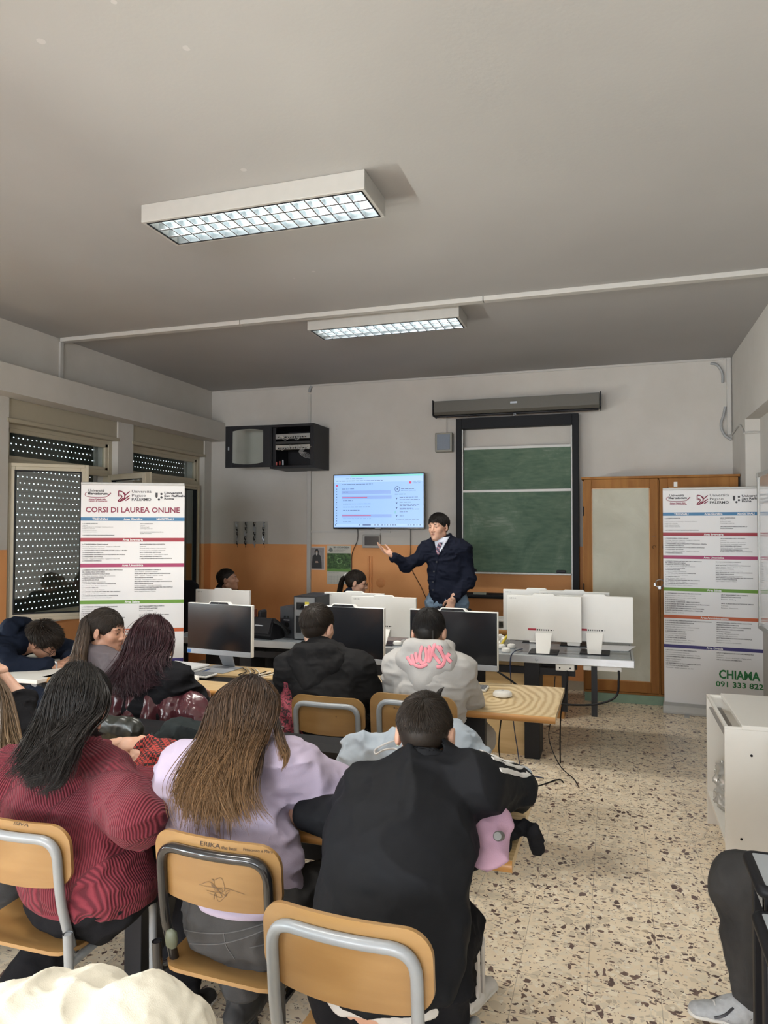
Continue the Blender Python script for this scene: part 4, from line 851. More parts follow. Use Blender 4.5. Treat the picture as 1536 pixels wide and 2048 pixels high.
# backs towards the viewer
all_in_one('white-backed computer in front of the right cluster, with a red port sticker, facing away', (-0.495, 5.46, 0.75), PI, True, red=True)
all_in_one('rightmost white-backed computer on the steel table, half hidden by its neighbour', (-0.135, 5.56, 0.75), PI-0.02, True, red=True)
all_in_one('white-backed computer peeping out at the rear left of the right cluster', (-0.60, 5.98, 0.75), PI, True)
all_in_one('white-backed computer at the rear of the right cluster, only its top tab and foot showing', (-0.30, 5.90, 0.75), PI, True)
all_in_one('white-backed computer with bare white foot beside the white mice, in the middle cluster', (-1.75, 5.48, 0.75), PI, True, h=0.315, zb=0.058)
all_in_one('white-backed computer left and behind in the middle cluster, next to the tower unit', (-2.10, 5.75, 0.75), PI, True, h=0.315, zb=0.058)
all_in_one('single white-backed computer far left on the steel table, in front of the seated man', (-3.31, 5.66, 0.75), PI, True, h=0.315, zb=0.058)
# screens towards the viewer, on the second row desk
all_in_one('dark-screened computer facing the viewer, left, beside the paper stack', (-2.43, 4.10, 0.75), radians(-6), False, w=0.50, h=0.33, zb=0.095)
all_in_one('dark-screened computer mostly hidden behind the black hooded student', (-1.58, 4.12, 0.75), radians(-3), False, w=0.535, h=0.34, zb=0.095)
all_in_one('dark-screened computer mostly hidden behind the grey hooded student', (-0.905, 4.16, 0.75), radians(-3), False, w=0.535, h=0.34, zb=0.09)
def keyboard(label, x, y, z, rotz, w=0.42, d=0.12):
    t = thing('keyboard', label, 'keyboard', (x, y, z), rotz)
    box(-w/2, -d/2, 0, w/2, d/2, 0.012).build('keyboard_body', M_WHITEPL, t, bevel=0.004)
    k = MB(); nc = int(w/0.0195)
    for r in range(5):
        for c in range(nc): k.box(-w/2+0.008+c*(w-0.014)/nc, -d/2+0.008+r*(d-0.014)/5, 0.012, -w/2+0.008+(c+0.85)*(w-0.014)/nc, -d/2+0.008+(r+0.84)*(d-0.014)/5, 0.016)
    k.build('keys', plain('grey_key_caps', (0.22, 0.23, 0.25, 1), 0.5), t)
a = on(398, 1352, 0.75); keyboard('white keyboard with grey keys before the left dark screen', a.x-0.12, a.y+0.02, 0.75, radians(-4))
a = on(960, 1381, 0.75); keyboard('white keyboard sticking out beside the grey hooded student', a.x-0.17, a.y+0.02, 0.7525, 0)
t = box(-1.42+0.47, 3.66, 0.75, -0.905+0.06, 3.84, 0.7525).build('desk_mat', M_BLACK); tag(t, 'black mat under the keyboard by the grey hooded student', 'desk mat')
def puck(label, px, py, z=0.75, r=0.052, group=None, name='wireless_mouse'):
    a = on(px, py, z); t = thing(name, label, 'mouse', (a.x, a.y, z), 0, group)
    MB().lathe([(r*0.8, 0), (r, 0.006), (r, 0.018), (r*0.85, 0.028), (r*0.4, 0.033), (0.001, 0.034)], seg=28).build('puck_body', M_WHITEPL, t, smooth=40)
    MB().lathe([(r*0.15, 0.0345), (r*0.15, 0.0355)], seg=10).build('puck_mark', M_SILVER, t)
puck('white round puck on the maple end desk', 1005, 1393)
puck('white mouse resting on the near edge by the left keyboard', 383, 1362, r=0.045)
for px, py in ((1003, 1297), (1012, 1304), (1023, 1296)): puck('white disc-shaped mouse in the little pile on the steel table', px, py, r=0.034, group='white mice piled on the steel table')
for px, py in ((795, 1290), (810, 1288)): puck('white mouse lying by the bare white computer foot', px, py, r=0.036, group='white mice by the middle computers')
# paper stack on the row 2 desk
t = thing('paper_stack', 'stack of white paper on a blue folder before the left dark screen', 'paper', (-2.62, 3.98, 0.75), radians(-6))
box(-0.14, -0.10, 0, 0.14, 0.10, 0.012).build('blue_folder', colr('folder_blue', 46, 82, 150), t)
m = MB(); rr = random.Random(5)
for k in range(14): dx, dy = rr.uniform(-.006, .006), rr.uniform(-.006, .006); m.box(-0.137+dx, -0.097+dy, 0.0125+k*0.0022, 0.137+dx, 0.097+dy, 0.0143+k*0.0022)
m.build('paper_sheets', plain('paper_white', (0.75, 0.75, 0.76, 1), 0.6), t)
for k in range(4):
    x = -2.22+0.03*k
    tag(MB().tube(catmull([(x-0.08, 4.18, 0.757), (x, 4.08, 0.757), (x+0.05*(k % 2), 3.98, 0.755), (x+0.09, 4.03, 0.755), (x+0.12, 4.12, 0.757)], 8), 0.003, 6).build('cable', M_CABLEW if k % 2 else M_BLACK, smooth=60), 'thin lead curled behind the left dark-screened computer', 'cable', 'leads curled behind the left dark screen')
# equipment on the steel table
def loudspeaker(label, x, y, w, h, d, z=0.75, rot=0):
    t = thing('loudspeaker', label, 'loudspeaker', (x, y, z), rot)
    box(-w/2+0.006, 0, 0.0, w/2-0.006, d, h).build('rear_panel', plain('speaker_navy_black', (0.02, 0.022, 0.03, 1), 0.5), t)
    s = MB(); s.box(-w/2, 0.003, 0, -w/2+0.006, d, h); s.box(w/2-0.006, 0.003, 0, w/2, d, h); s.build('wood_side', plain('red_brown_veneer', (0.13, 0.035, 0.02, 1), 0.4), t)
    m = MB(); m.cyl((0, -0.004, h*.42), (0, 0.002, h*.42), w*.16, 14); m.cyl((0.01, -0.003, h*.68), (0.01, 0.002, h*.68), 0.008, 10); m.cyl((-0.02, -0.003, h*.68), (-0.02, 0.002, h*.68), 0.008, 10); m.box(-0.03, -0.003, h*.2, 0.02, 0.002, h*.3); m.build('rear_sockets', M_GLOSSBLACK, t)
    box(-0.03, -0.003, h*.56, 0.025, 0.001, h*.59).build('rating_plate', M_SILVER, t)
loudspeaker('black loudspeaker with red-brown wooden sides, its back to the viewer, next to the telephone', -2.615, 5.50, 0.14, 0.26, 0.18, rot=-0.12)
loudspeaker('second red-brown sided loudspeaker, behind the left dark-screened computer', -2.97, 5.36, 0.15, 0.235, 0.14)
tag(MB().box(-2.885, 5.48, 0.75, -2.845, 5.60, 0.975).build('small_black_case', M_DARKMETAL, bevel=0.02), 'small rounded black case standing beside the second loudspeaker', 'case')
t = thing('desk_telephone', 'black desk telephone on its slanted stand, leads behind it', 'telephone', (-2.79, 5.36, 0.75), radians(-15))
MB().prism([(0.0, 0.03), (0.02, 0.0), (0.17, 0.0), (0.20, 0.02), (0.07, 0.17), (0.045, 0.175)], -0.11, 0.11, 'x').build('telephone_body', M_BLACK, t, bevel=0.004)
MB().prism([(-0.012, 0.05), (0.03, 0.165), (0.045, 0.175), (0.01, 0.045)], -0.095, 0.095, 'x').build('rear_cover', M_DARKMETAL, t, bevel=0.003)
box(-0.06, -0.002, 0.11, 0.02, 0.02, 0.117).build('label_lettering', M_SILVER, t)
MB().tube([(0.12, 0.03, 0.16), (0.145, 0.09, 0.12), (0.16, 0.17, 0.05)], [0.022, 0.014, 0.024], 10).build('handset', M_GLOSSBLACK, t, smooth=60)
t = thing('tower_unit', 'black computer tower lying with its rear sockets towards the viewer', 'computer tower', (-2.42, 5.42, 0.75))
box(-0.10, 0.004, 0, 0.10, 0.40, 0.36).build('tower_case', M_DARKMETAL, t, bevel=0.004)
box(-0.09, 0, 0.01, 0.09, 0.006, 0.35).build('rear_plate', plain('grey_tower_plate', (0.16, 0.17, 0.18, 1), 0.4, 0.5), t)
m = MB(); m.box(-0.07, -0.004, 0.25, 0.0, 0.002, 0.31); m.box(-0.075, -0.004, 0.06, -0.03, 0.002, 0.20); m.box(0.0, -0.003, 0.05, 0.07, 0.002, 0.15); m.build('socket_block', M_BLACK, t)
box(0.005, -0.004, 0.26, 0.04, 0.001, 0.315).build('warning_label', colr('label_yellow', 205, 190, 60), t)
MB().cyl((-0.035, -0.03, 0.28), (-0.035, 0.0, 0.28), 0.016, 10).build('power_plug', M_BLACK, t)
a = at(905, 1232, 6.05); t = thing('laser_printer', 'black laser printer with rounded lid in front of the presenter', 'printer', (-1.31, 5.72, 0.75))
MB().prism([(-0.2, 0), (0.2, 0), (0.2, 0.15), (0.185, 0.20), (0.15, 0.225), (-0.15, 0.225), (-0.19, 0.21), (-0.2, 0.17)], 0, 0.36, 'y').build('printer_body', M_DARKMETAL, t, bevel=0.012)
MB().prism([(-0.17, 0.20), (0.17, 0.20), (0.16, 0.245), (-0.15, 0.245)], 0.02, 0.30, 'y').build('paper_lid', M_BLACK, t, bevel=0.01)
t = thing('teacher_desk', 'small wooden teacher desk behind the steel table', 'desk', (-0.72, 6.50, 0)); box(-0.42, 0, 0.72, 0.32, 0.6, 0.75).build('desk_top', M_EDGE, t, bevel=0.003)
box(-0.40, 0.02, 0.0, 0.30, 0.04, 0.72).build('front_panel', M_EDGE, t); box(-0.40, 0.05, 0, -0.38, 0.58, 0.72).build('side_panel', M_EDGE, t); box(0.28, 0.05, 0, 0.30, 0.58, 0.72).build('side_panel', M_EDGE, t)
t = thing('document_tray', 'flat white document tray on the teacher desk', 'tray', (-0.90, 6.56, 0.75)); b = MB(); b.box(-0.16, 0, 0, 0.17, 0.3, 0.01); b.box(-0.16, 0, 0.01, -0.15, 0.3, 0.09); b.box(0.16, 0, 0.01, 0.17, 0.3, 0.09); b.box(-0.15, 0.29, 0.01, 0.16, 0.3, 0.09); b.box(-0.15, 0.0, 0.075, 0.16, 0.28, 0.09); b.build('tray_body', M_WHITEPL, t, bevel=0.003)
box(0.05, -0.004, 0.02, 0.16, 0.0, 0.08).build('painted_opening_shade', M_BLACK, t)  # black plate painted in for the shade inside the tray
m = MB(); m.add([(-0.20, -0.14, 0.0), (0.12, -0.10, 0.0), (0.18, 0.08, 0.012), (-0.12, 0.12, 0.004), (-0.20, -0.14, 0.002), (0.12, -0.10, 0.002), (0.18, 0.08, 0.014), (-0.12, 0.12, 0.006)], [(3, 2, 1, 0), (4, 5, 6, 7), (0, 1, 5, 4), (1, 2, 6, 5), (2, 3, 7, 6), (3, 0, 4, 7)])
o = m.build('loose_paper', plain('paper_white', (0.75, 0.75, 0.76, 1), 0.6)); o.location = (-0.02, 5.78, 0.752); tag(o, 'loose white sheet on the steel table behind the rightmost computer foot', 'paper')
t = thing('adapter_bundle', 'bundle of white adapters with a yellow plug at the left of the steel table end', 'adapter', (-0.83, 5.62, 0.752))
m = MB(); 
for k in range(5): m.tube(catmull([(0.03*cos(k), 0.05*sin(k*2), 0.02), (0.04*cos(k+1), 0.05*sin(k), 0.06+0.02*(k % 2)), (0.05*cos(k+2.5), 0.02, 0.05), (0.03*cos(k+3), -0.04, 0.015)], 6), 0.010, 8)
m.build('white_leads', M_WHITEPL, t, smooth=60); MB().cyl((0.0, -0.06, 0.02), (0.045, -0.03, 0.09), 0.010).build('yellow_plug', colr('plug_yellow', 214, 190, 60), t)

# ================================================================== CHAIRS
def chair_tube(mb, pts, r, rad=0.05): mb.tube(fillet(pts, rad, 6), r, 12)
def school_chair(label, loc, rotz, frame=None, top=0.82, graffiti=None, big=False, z_rot_seat=0, group=None):
    frame = frame or M_GREYTUBE
    t = thing('school_chair', label, 'chair', loc, rotz, group)      # origin on floor under the back; sitter faces +y
    R = 0.0135; bw = 0.165
    m = MB(); n = 9
    # back hoop: leans back, bows slightly outward at the middle of its top bar
    pts = [(-bw, 0.05, 0.43), (-bw, 0.015, 0.52), (-bw-0.002, -0.02, top-0.025)]
    arc = [(-bw+2*bw*k/n, -0.022-0.022*math.sin(pi*k/n), top-0.022) for k in range(1, n)]
    pts2 = fillet([(-bw, 0.05, 0.43), (-bw, -0.005, 0.60), (-bw, -0.025, top-0.022), (-bw+0.12, -0.040, top-0.022), (bw-0.12, -0.040, top-0.022), (bw, -0.025, top-0.022), (bw, -0.005, 0.60), (bw, 0.05, 0.43)], 0.065, 7)
    m.tube(pts2, R, 14); m.build('back_hoop', frame, t, smooth=60)
    for s in (-1, 1):
        g = MB(); x = s*0.19
        g.tube(fillet([(x, 0.40, 0.0), (x, 0.39, 0.44), (x, 0.03, 0.425), (x, 0.005, 0.425)], 0.06, 7), R*0.95, 12)
        g.build('side_frame', frame, t, smooth=60)
        l = MB(); l.tube([(x, 0.03, 0.0), (x, 0.005, 0.42), (x, -0.002, 0.515)], R, 14, caps=False); l.tube([(x, 0.03, 0.0), (x, 0.005, 0.42), (x, -0.002, 0.513)], R*0.75, 14)
        l.build('leg', frame, t, smooth=60)
        MB().cyl((x, 0.03, 0.0), (x, 0.029, 0.02), R*1.25).build('rubber_foot', M_BLACK, t, smooth=40)
        MB().cyl((s*bw, 0.045, 0.44), (x, 0.02, 0.44), 0.008).build('weld_bridge', frame, t)
    MB().cyl((-0.19, 0.38, 0.415), (0.19, 0.38, 0.415), R*0.8).build('cross_tube', frame, t, smooth=40)
    # plywood backrest in front of the hoop: curved panel with rounded corners
    W2 = 0.195 if not big else 0.215; z0 = top-0.175 if not big else top-0.24; z1 = top+0.018; th = 0.011
    def panel(z0, z1, W2, yf, r=0.06, nn=26, dip=0.015):
        cols = []
        for k in range(nn+1):
            u = math.sin(pi/2*(-1+2*k/nn)); x = u*W2; e = max(0, (abs(x)-(W2-r))/r); c = r*(1-math.sqrt(max(0, 1-e*e)))
            cols.append((x, yf(u), z0+c*0.8+dip*u*u, z1-c))
        V = []; F = []; nz = 6
        for s in (0, 1):
            for (x, y, a, b) in cols:
                for q in range(nz+1): zz = a+(b-a)*q/nz; V.append((x, y+s*th+(-0.10)*(zz-0.62), zz))
        N = (nn+1)*(nz+1)
        for k in range(nn):
            for q in range(nz):
                a = k*(nz+1)+q; b = a+nz+1
                F.append((a, b, b+1, a+1)); F.append((N+a, N+a+1, N+b+1, N+b))
        for k in range(nn):
            a = k*(nz+1); b = a+nz+1; F.append((a, N+a, N+b, b)); a += nz; b += nz; F.append((a, b, N+b, N+a))
        for q in range(nz): F.append((q, q+1, N+q+1, N+q)); a = nn*(nz+1)+q; F.append((a, N+a, N+a+1, a+1))
        return V, F
    V, F = panel(z0, z1, W2, lambda u: -0.012+0.022*u*u)
    MB().add(V, F).build('backrest', M_PLY, t, smooth=50)
    # seat: dished plywood
    V = []; F = []; nx, ny = 14, 12
    for s in (0, 1):
        for i in range(nx+1):
            for j in range(ny+1):
                u = -1+2*i/nx; v = j/ny; w = 0.20*(1-0.06*(1-v)); e = max(0, (abs(u)-0.75)/0.25); f = max(0, (abs(v-0.5)*2-0.8)/0.2)
                x = u*w*(1-0.05*f*f); y = 0.0+0.40*v; y = y+(0.03*e*e if v < 0.3 else (-0.03*e*e if v > .7 else 0))
                V.append((x, y, 0.452-0.010*(1-u*u)*(1-abs(2*v-0.9))-0.018*max(0, v-0.85)/0.15-0.011*s))
    N = (nx+1)*(ny+1)
    for i in range(nx):
        for j in range(ny):
            a = i*(ny+1)+j; b = a+ny+1; F.append((a, b, b+1, a+1)); F.append((N+a, N+a+1, N+b+1, N+b))
    for i in range(nx):
        a = i*(ny+1); b = a+ny+1; F.append((a, N+a, N+b, b)); a += ny; b += ny; F.append((a, b, N+b, N+a))
    for j in range(ny): F.append((j, j+1, N+j+1, N+j)); a = nx*(ny+1)+j; F.append((a, N+a, N+a+1, a+1))
    MB().add(V, F).build('seat', M_PLY, t, smooth=50)
    if graffiti:
        ink = plain('felt_pen', (0.05, 0.035, 0.03, 1), 0.6)
        for (s, x, z, sz, bold, sh, wd) in graffiti:
            g = MB(); text_into(g, s, x, z, sz, bold=bold, shear=sh, width=wd)
            g.v = [(a, -0.012+0.022*(a/W2)**2-0.10*(c-0.62)-0.0012, c) for a, b, c in g.v]; g.build('scribbled_lettering', ink, t)
    return t
school_chair('school chair with grey tube frame and empty curved plywood back, at the bottom centre', (-0.545, 1.44, 0), radians(-3), top=0.83, graffiti=[('~', -0.02, 0.793, 0.02, 0, 0, 0.012)])
def scribble(t):
    ink = plain('felt_pen_grey', (0.16, 0.10, 0.06, 1), 0.6); rr = random.Random(9)
    for k in range(7):
        x0 = -0.02+0.02*k*0.5; z0 = 0.70+rr.uniform(-0.02, .02)
        pts = [(x0+rr.uniform(-.03, .06), 0, z0+rr.uniform(-.02, .02)) for q in range(4)]
        g = MB().tube(catmull(pts, 5), 0.0007, 4); g.v = [(a, -0.012+0.022*(a/.195)**2-0.10*(c-0.62)-0.0012, c) for a, b, c in g.v]; g.build('pen_scribble', ink, t)
t = school_chair('school chair with glossy black tube frame and ERIKA written on its plywood back', (-1.02, 1.72, 0), radians(-2), M_BLACKTUBE, top=0.815, graffiti=[('ERIKA', -0.035, 0.812, 0.017, 0, 0.1, 0.062), ('the best', 0.032, 0.812, 0.013, 0, 0.2, 0.045), ('Francesco e Mara', 0.095, 0.815, 0.012, 0, 0.1, 0.08)])
scribble(t)
school_chair('grey framed school chair under the maroon sweater, cut by the left picture edge', (-1.66, 1.68, 0), radians(0), top=0.80, graffiti=[('ISIVA', 0.02, 0.808, 0.014, 0.0, 0.2, 0.05)])
school_chair('grey framed school chair of the black hooded student in the second row', (-1.345, 3.30, 0), radians(-1), top=0.82, graffiti=[('v', 0.05, 0.74, 0.014, 0, 0, 0.008)])
school_chair('school chair with broad tall plywood back, behind the grey hooded student', (-0.915, 3.32, 0), radians(0), top=0.855, big=True, graffiti=[('Ro', -0.09, 0.80, 0.016, 0, 0, 0.02)])
school_chair('grey framed school chair draped with the maroon quilted jacket', (-2.10, 2.98, 0), radians(-12), top=0.78)
school_chair('grey framed school chair under the navy coat by the white desk', (-2.65, 2.95, 0), radians(-10), top=0.78)

# ================================================================== RIGHT SIDE FURNITURE
def white_unit():
    x0, y0, y1, H = 0.498, 3.765, 4.47, 0.712
    t = thing('white_cabinet', 'low white melamine cabinet with open side shelf and raised lid', 'cabinet', (x0, y0, 0)); D = y1-y0; Wd = XN-x0-0.005
    m = MB(); m.box(0, 0, 0.0, Wd, 0.02, H); m.box(0, D-0.02, 0, Wd, D, H); m.box(0.24, 0.02, 0, 0.26, D-0.02, H-0.02)
    m.build('side_panel', M_FRAMEWHITE, t, bevel=0.0015)
    box(0.0, 0.02, 0.165, 0.24, D-0.02, 0.185).build('shelf', M_FRAMEWHITE, t)
    m = MB(); m.box(0.0, 0.0, H, 0.016, D, H+0.012); m.box(0.016, 0, H, 0.075, 0.012, H+0.012); m.box(0.016, D-0.012, H, 0.075, D, H+0.012); m.build('top_rim', M_FRAMEWHITE, t)
    box(0.012, 0.02, H-0.06, 0.075, D-0.02, H-0.055).build('slot_bottom', plain('slot_grey', (0.3, 0.28, 0.26, 1), 0.5), t)
    box(0.075, -0.002, H, Wd, D+0.002, H+0.022).build('lid', M_FRAMEWHITE, t, bevel=0.003)
    for x, z in ((0.115, 0.595), (0.068, 0.20)): MB().cyl((x, -0.002, z), (x, 0.002, z), 0.006, 14).build('screw_hole', M_BLACK, t)
white_unit()
o = MB(); tb = thing('whiteboard', 'glossy whiteboard with aluminium frame at the right edge, mirroring the banner', 'whiteboard', (1.06, 6.13, 0))
box(0.010, -1.2, 0.93, 0.018, 0.0, 2.07).build('writing_surface', plain('glossy_enamel', (0.66, 0.66, 0.65, 1), 0.06, noise=0.0, Coat_Weight=1.0, Coat_Roughness=0.02), tb)
f = MB()
f.box(0.0, -1.22, 2.07, 0.03, 0.0, 2.10); f.box(0.0, -1.22, 0.90, 0.03, 0.0, 0.93); f.box(0, -1.24, 0.93, 0.03, -1.2, 2.07); f.box(0.0, 0.0, 0.93, 0.03, 0.03, 2.07)
f.build('board_frame', M_ALU, tb, bevel=0.006)
for zz in (0.90, 2.06): box(-0.004, -0.01, zz, 0.036, 0.036, zz+0.045).build('corner_cap', plain('grey_corner_plastic', (0.42, 0.42, 0.41, 1), 0.4), tb, bevel=0.01)
for zz in (1.1, 1.9): 
    for yy in (-0.2, -1.0): box(0.03, yy-0.02, zz-0.02, XN-1.06, yy+0.02, zz+0.02).build('wall_bracket', M_ALU, tb)
def black_edged_table(label, x0, x1, y0, y1, z):
    t = thing('black_edged_table', label, 'table', (x0, y0, 0)); w = x1-x0; d = y1-y0
    box(0.012, 0.012, z-0.03, w, d-0.012, z).build('table_top', plain('pale_grey_laminate', (0.36, 0.385, 0.41, 1), 0.3), t)
    m = MB(); m.tube(fillet([(w, 0.005, z-0.014), (0.006, 0.005, z-0.014), (0.006, d-0.005, z-0.014), (w, d-0.005, z-0.014)], 0.015, 4), 0.0165, 10); m.build('rubber_edging', M_BLACK, t, smooth=60)
    for yy in (0.03, d-0.03): box(0.012, yy-0.016, 0, 0.044, yy+0.016, z-0.03).build('leg', M_BLACK, t, bevel=0.003)
    box(0.012, 0.03, z-0.075, w, 0.05, z-0.03).build('apron', plain('grey_apron', (0.26, 0.27, 0.28, 1), 0.4), t); box(0.012, 0.03, z-0.075, 0.03, d-0.03, z-0.03).build('apron', MATS['grey_apron'], t)
    return t
black_edged_table('grey topped table with black rubber edge at the bottom right corner, the farther one', 0.348, 0.90, 2.03, 2.25, 0.755)
tt = black_edged_table('lower grey topped table with black rubber edge at the bottom right corner, the nearer one', 0.328, 0.90, 1.62, 2.0, 0.71)
box(0.02, 0.02, 0.02, 0.5, 0.04, 0.62).build('grey_panel', MATS['grey_apron'], tt); box(0.02, 0.02, 0.02, 0.035, 0.35, 0.62).build('grey_panel', MATS['grey_apron'], tt)
a = on(1527, 1490, 0.70); t = thing('printed_carton', 'white paper packet with green print at the right edge, by the white cabinet', 'packet', (0.60, 3.30, 0.0)); 
pk = MB().prism([(0.055, 0.555), (0.30, 0.56), (0.30, 0.74), (0.025, 0.735)], 0, 0.02, 'y'); pk.build('packet', M_WHITEPL, t, bevel=0.003)
m = MB(); 
for k in range(5): m.prism([(0.045+0.012*k, 0.57), (0.055+0.012*k, 0.57), (0.040+0.014*k, 0.65-0.008*(k % 2))], -0.002, 0, 'y')
m.build('green_leaf_print', colr('leaf_green', 60, 130, 80), t); box(0.045, -0.002, 0.69, 0.06, 0, 0.705).build('dark_mark', M_BLACK, t); box(0.05, 0.0, 0.0, 0.10, 0.018, 0.555).build('stand_strip', M_WHITEPL, t)

# ================================================================== IMPLICIT SURFACES FOR BODIES AND CLOTH
def V3(p): return np.array([p[0], p[1], p[2]], float)
def unit(v): v = np.asarray(v, float); return v/max(np.linalg.norm(v), 1e-9)
class Cone:
    """tapered limb with elliptical cross-section: half-width ra/rb along side, flattened by fl in depth"""
    def __init__(s, a, b, ra, rb, side=None, fl=1.0, k=0.02, sub=False, fb=None):
        s.a, s.b, s.ra, s.rb, s.k, s.sub = V3(a), V3(b), ra, rb, k, sub; s.fa = fl; s.fb = fl if fb is None else fb
        s.d = s.b-s.a; s.L = max(np.linalg.norm(s.d), 1e-6); s.d = s.d/s.L
        sd = V3(side) if side is not None else np.array([1., 0, 0])
        sd = sd-s.d*(sd@s.d)
        if np.linalg.norm(sd) < 1e-3: sd = np.cross(s.d, [0, 1, 0.3])
        s.s = unit(sd); s.n = np.cross(s.d, s.s); m = max(ra, rb)
        s.lo = np.minimum(s.a, s.b)-m; s.hi = np.maximum(s.a, s.b)+m
    def ev(s, P):
        q = P-s.a; h = np.clip((q@s.d)/s.L, 0, 1); w = q-h[..., None]*(s.d*s.L)
        f = s.fa+(s.fb-s.fa)*h
        ws = w@s.s; wn = (w@s.n)/f; wd = w@s.d
        ln = np.sqrt(ws*ws+wn*wn+wd*wd)+1e-9; wl = np.sqrt((w*w).sum(-1))+1e-9
        return wl*(1-(s.ra+(s.rb-s.ra)*h)/ln)
    def tr(s, M, t): return Cone(M@s.a+t, M@s.b+t, s.ra, s.rb, M@s.s, s.fa, s.k, s.sub, s.fb)
    def grow(s, g): return Cone(s.a, s.b, s.ra+g, s.rb+g, s.s, s.fa, s.k, s.sub, s.fb)
class Ell:
    def __init__(s, c, r, R=None, k=0.02, sub=False):
        s.c, s.r, s.k, s.sub = V3(c), V3(r), k, sub; s.R = np.eye(3) if R is None else np.asarray(R)
        m = np.abs(s.R)@s.r; s.lo = s.c-m; s.hi = s.c+m
    def ev(s, P):
        q = (P-s.c)@s.R; a = np.sqrt(((q/s.r)**2).sum(-1))+1e-9; b = np.sqrt(((q/(s.r*s.r))**2).sum(-1))+1e-9
        return a*(a-1)/b
    def tr(s, M, t): return Ell(M@s.c+t, s.r, M@s.R, s.k, s.sub)
    def grow(s, g): return Ell(s.c, s.r+g, s.R, s.k, s.sub)
class Below:
    """cuts away everything under a (tilted) plane: a hem"""
    def __init__(s, c, n=(0, 0, 1), k=0.006):
        s.c, s.n, s.k, s.sub = V3(c), unit(n), k, True; s.lo = np.array([-99.]*3); s.hi = -s.lo
    def ev(s, P): return (P-s.c)@s.n
def _hash(ix, iy, iz):
    h = (ix*374761393+iy*668265263+iz*1274126177) & 0x7fffffff
    h = ((h ^ (h >> 13))*1103515245+12345) & 0x7fffffff
    return ((h ^ (h >> 16)) & 0xffff)/65535.0
def vnoise(P):
    i = np.floor(P).astype(np.int64); f = P-i; f = f*f*(3-2*f); r = 0
    for dx in (0, 1):
        for dy in (0, 1):
            for dz in (0, 1):
                w = (f[..., 0] if dx else 1-f[..., 0])*(f[..., 1] if dy else 1-f[..., 1])*(f[..., 2] if dz else 1-f[..., 2])
                r = r+w*_hash(i[..., 0]+dx+1000, i[..., 1]+dy+1000, i[..., 2]+dz+1000)
    return r
def folds(amp, freq=(9, 9, 16), seed=0, rot=None):
    """cloth creases: ridged noise, stretched"""
    fr = np.asarray(freq, float)*1.25; R = np.eye(3) if rot is None else np.asarray(Euler(rot).to_matrix())
    def f(P):
        Q = (P@R)*fr+seed*7.3
        W = Q+1.2*np.stack([vnoise(Q*0.5+3), vnoise(Q*0.5+11), vnoise(Q*0.5+29)], -1)
        n1 = (1-np.abs(vnoise(W)*2-1))**2; n2 = (1-np.abs(vnoise(W*2.3+5)*2-1))**2
        return -amp*1.7*(n1*1.0+n2*0.40-0.45)
    return f
def surface(prims, vox, disp=None, smooth=1):
    adds = [p for p in prims if not p.sub]
    lo = np.min([p.lo for p in adds], 0)-vox*3-0.012; hi = np.max([p.hi for p in adds], 0)+vox*3+0.012
    n = np.ceil((hi-lo)/vox).astype(int)+1
    ax = [lo[i]+vox*np.arange(n[i]) for i in range(3)]
    G = np.full(n, 0.25, np.float64)
    for p in prims:
        pad = p.k*1.3+vox*3+0.012
        i0 = np.clip(np.floor((p.lo-pad-lo)/vox).astype(int), 0, n-1); i1 = np.clip(np.ceil((p.hi+pad-lo)/vox).astype(int)+1, 1, n)
        if np.any(i1 <= i0): continue
        X, Y, Z = np.meshgrid(ax[0][i0[0]:i1[0]], ax[1][i0[1]:i1[1]], ax[2][i0[2]:i1[2]], indexing='ij')
        d = p.ev(np.stack([X, Y, Z], -1)); sl = tuple(slice(i0[i], i1[i]) for i in range(3)); g = G[sl]
        if p.sub:
            d = -d; h = np.clip(0.5-0.5*(g-d)/p.k, 0, 1); G[sl] = g*(1-h)+d*h+p.k*h*(1-h)
        else:
            h = np.clip(0.5+0.5*(g-d)/p.k, 0, 1); G[sl] = g*(1-h)+d*h-p.k*h*(1-h)
    if disp is not None:
        idx = np.argwhere(np.abs(G) < vox*2+0.02)
        P = lo+idx*vox; G[tuple(idx.T)] += disp(P)
    return nets(G, lo, vox, smooth)
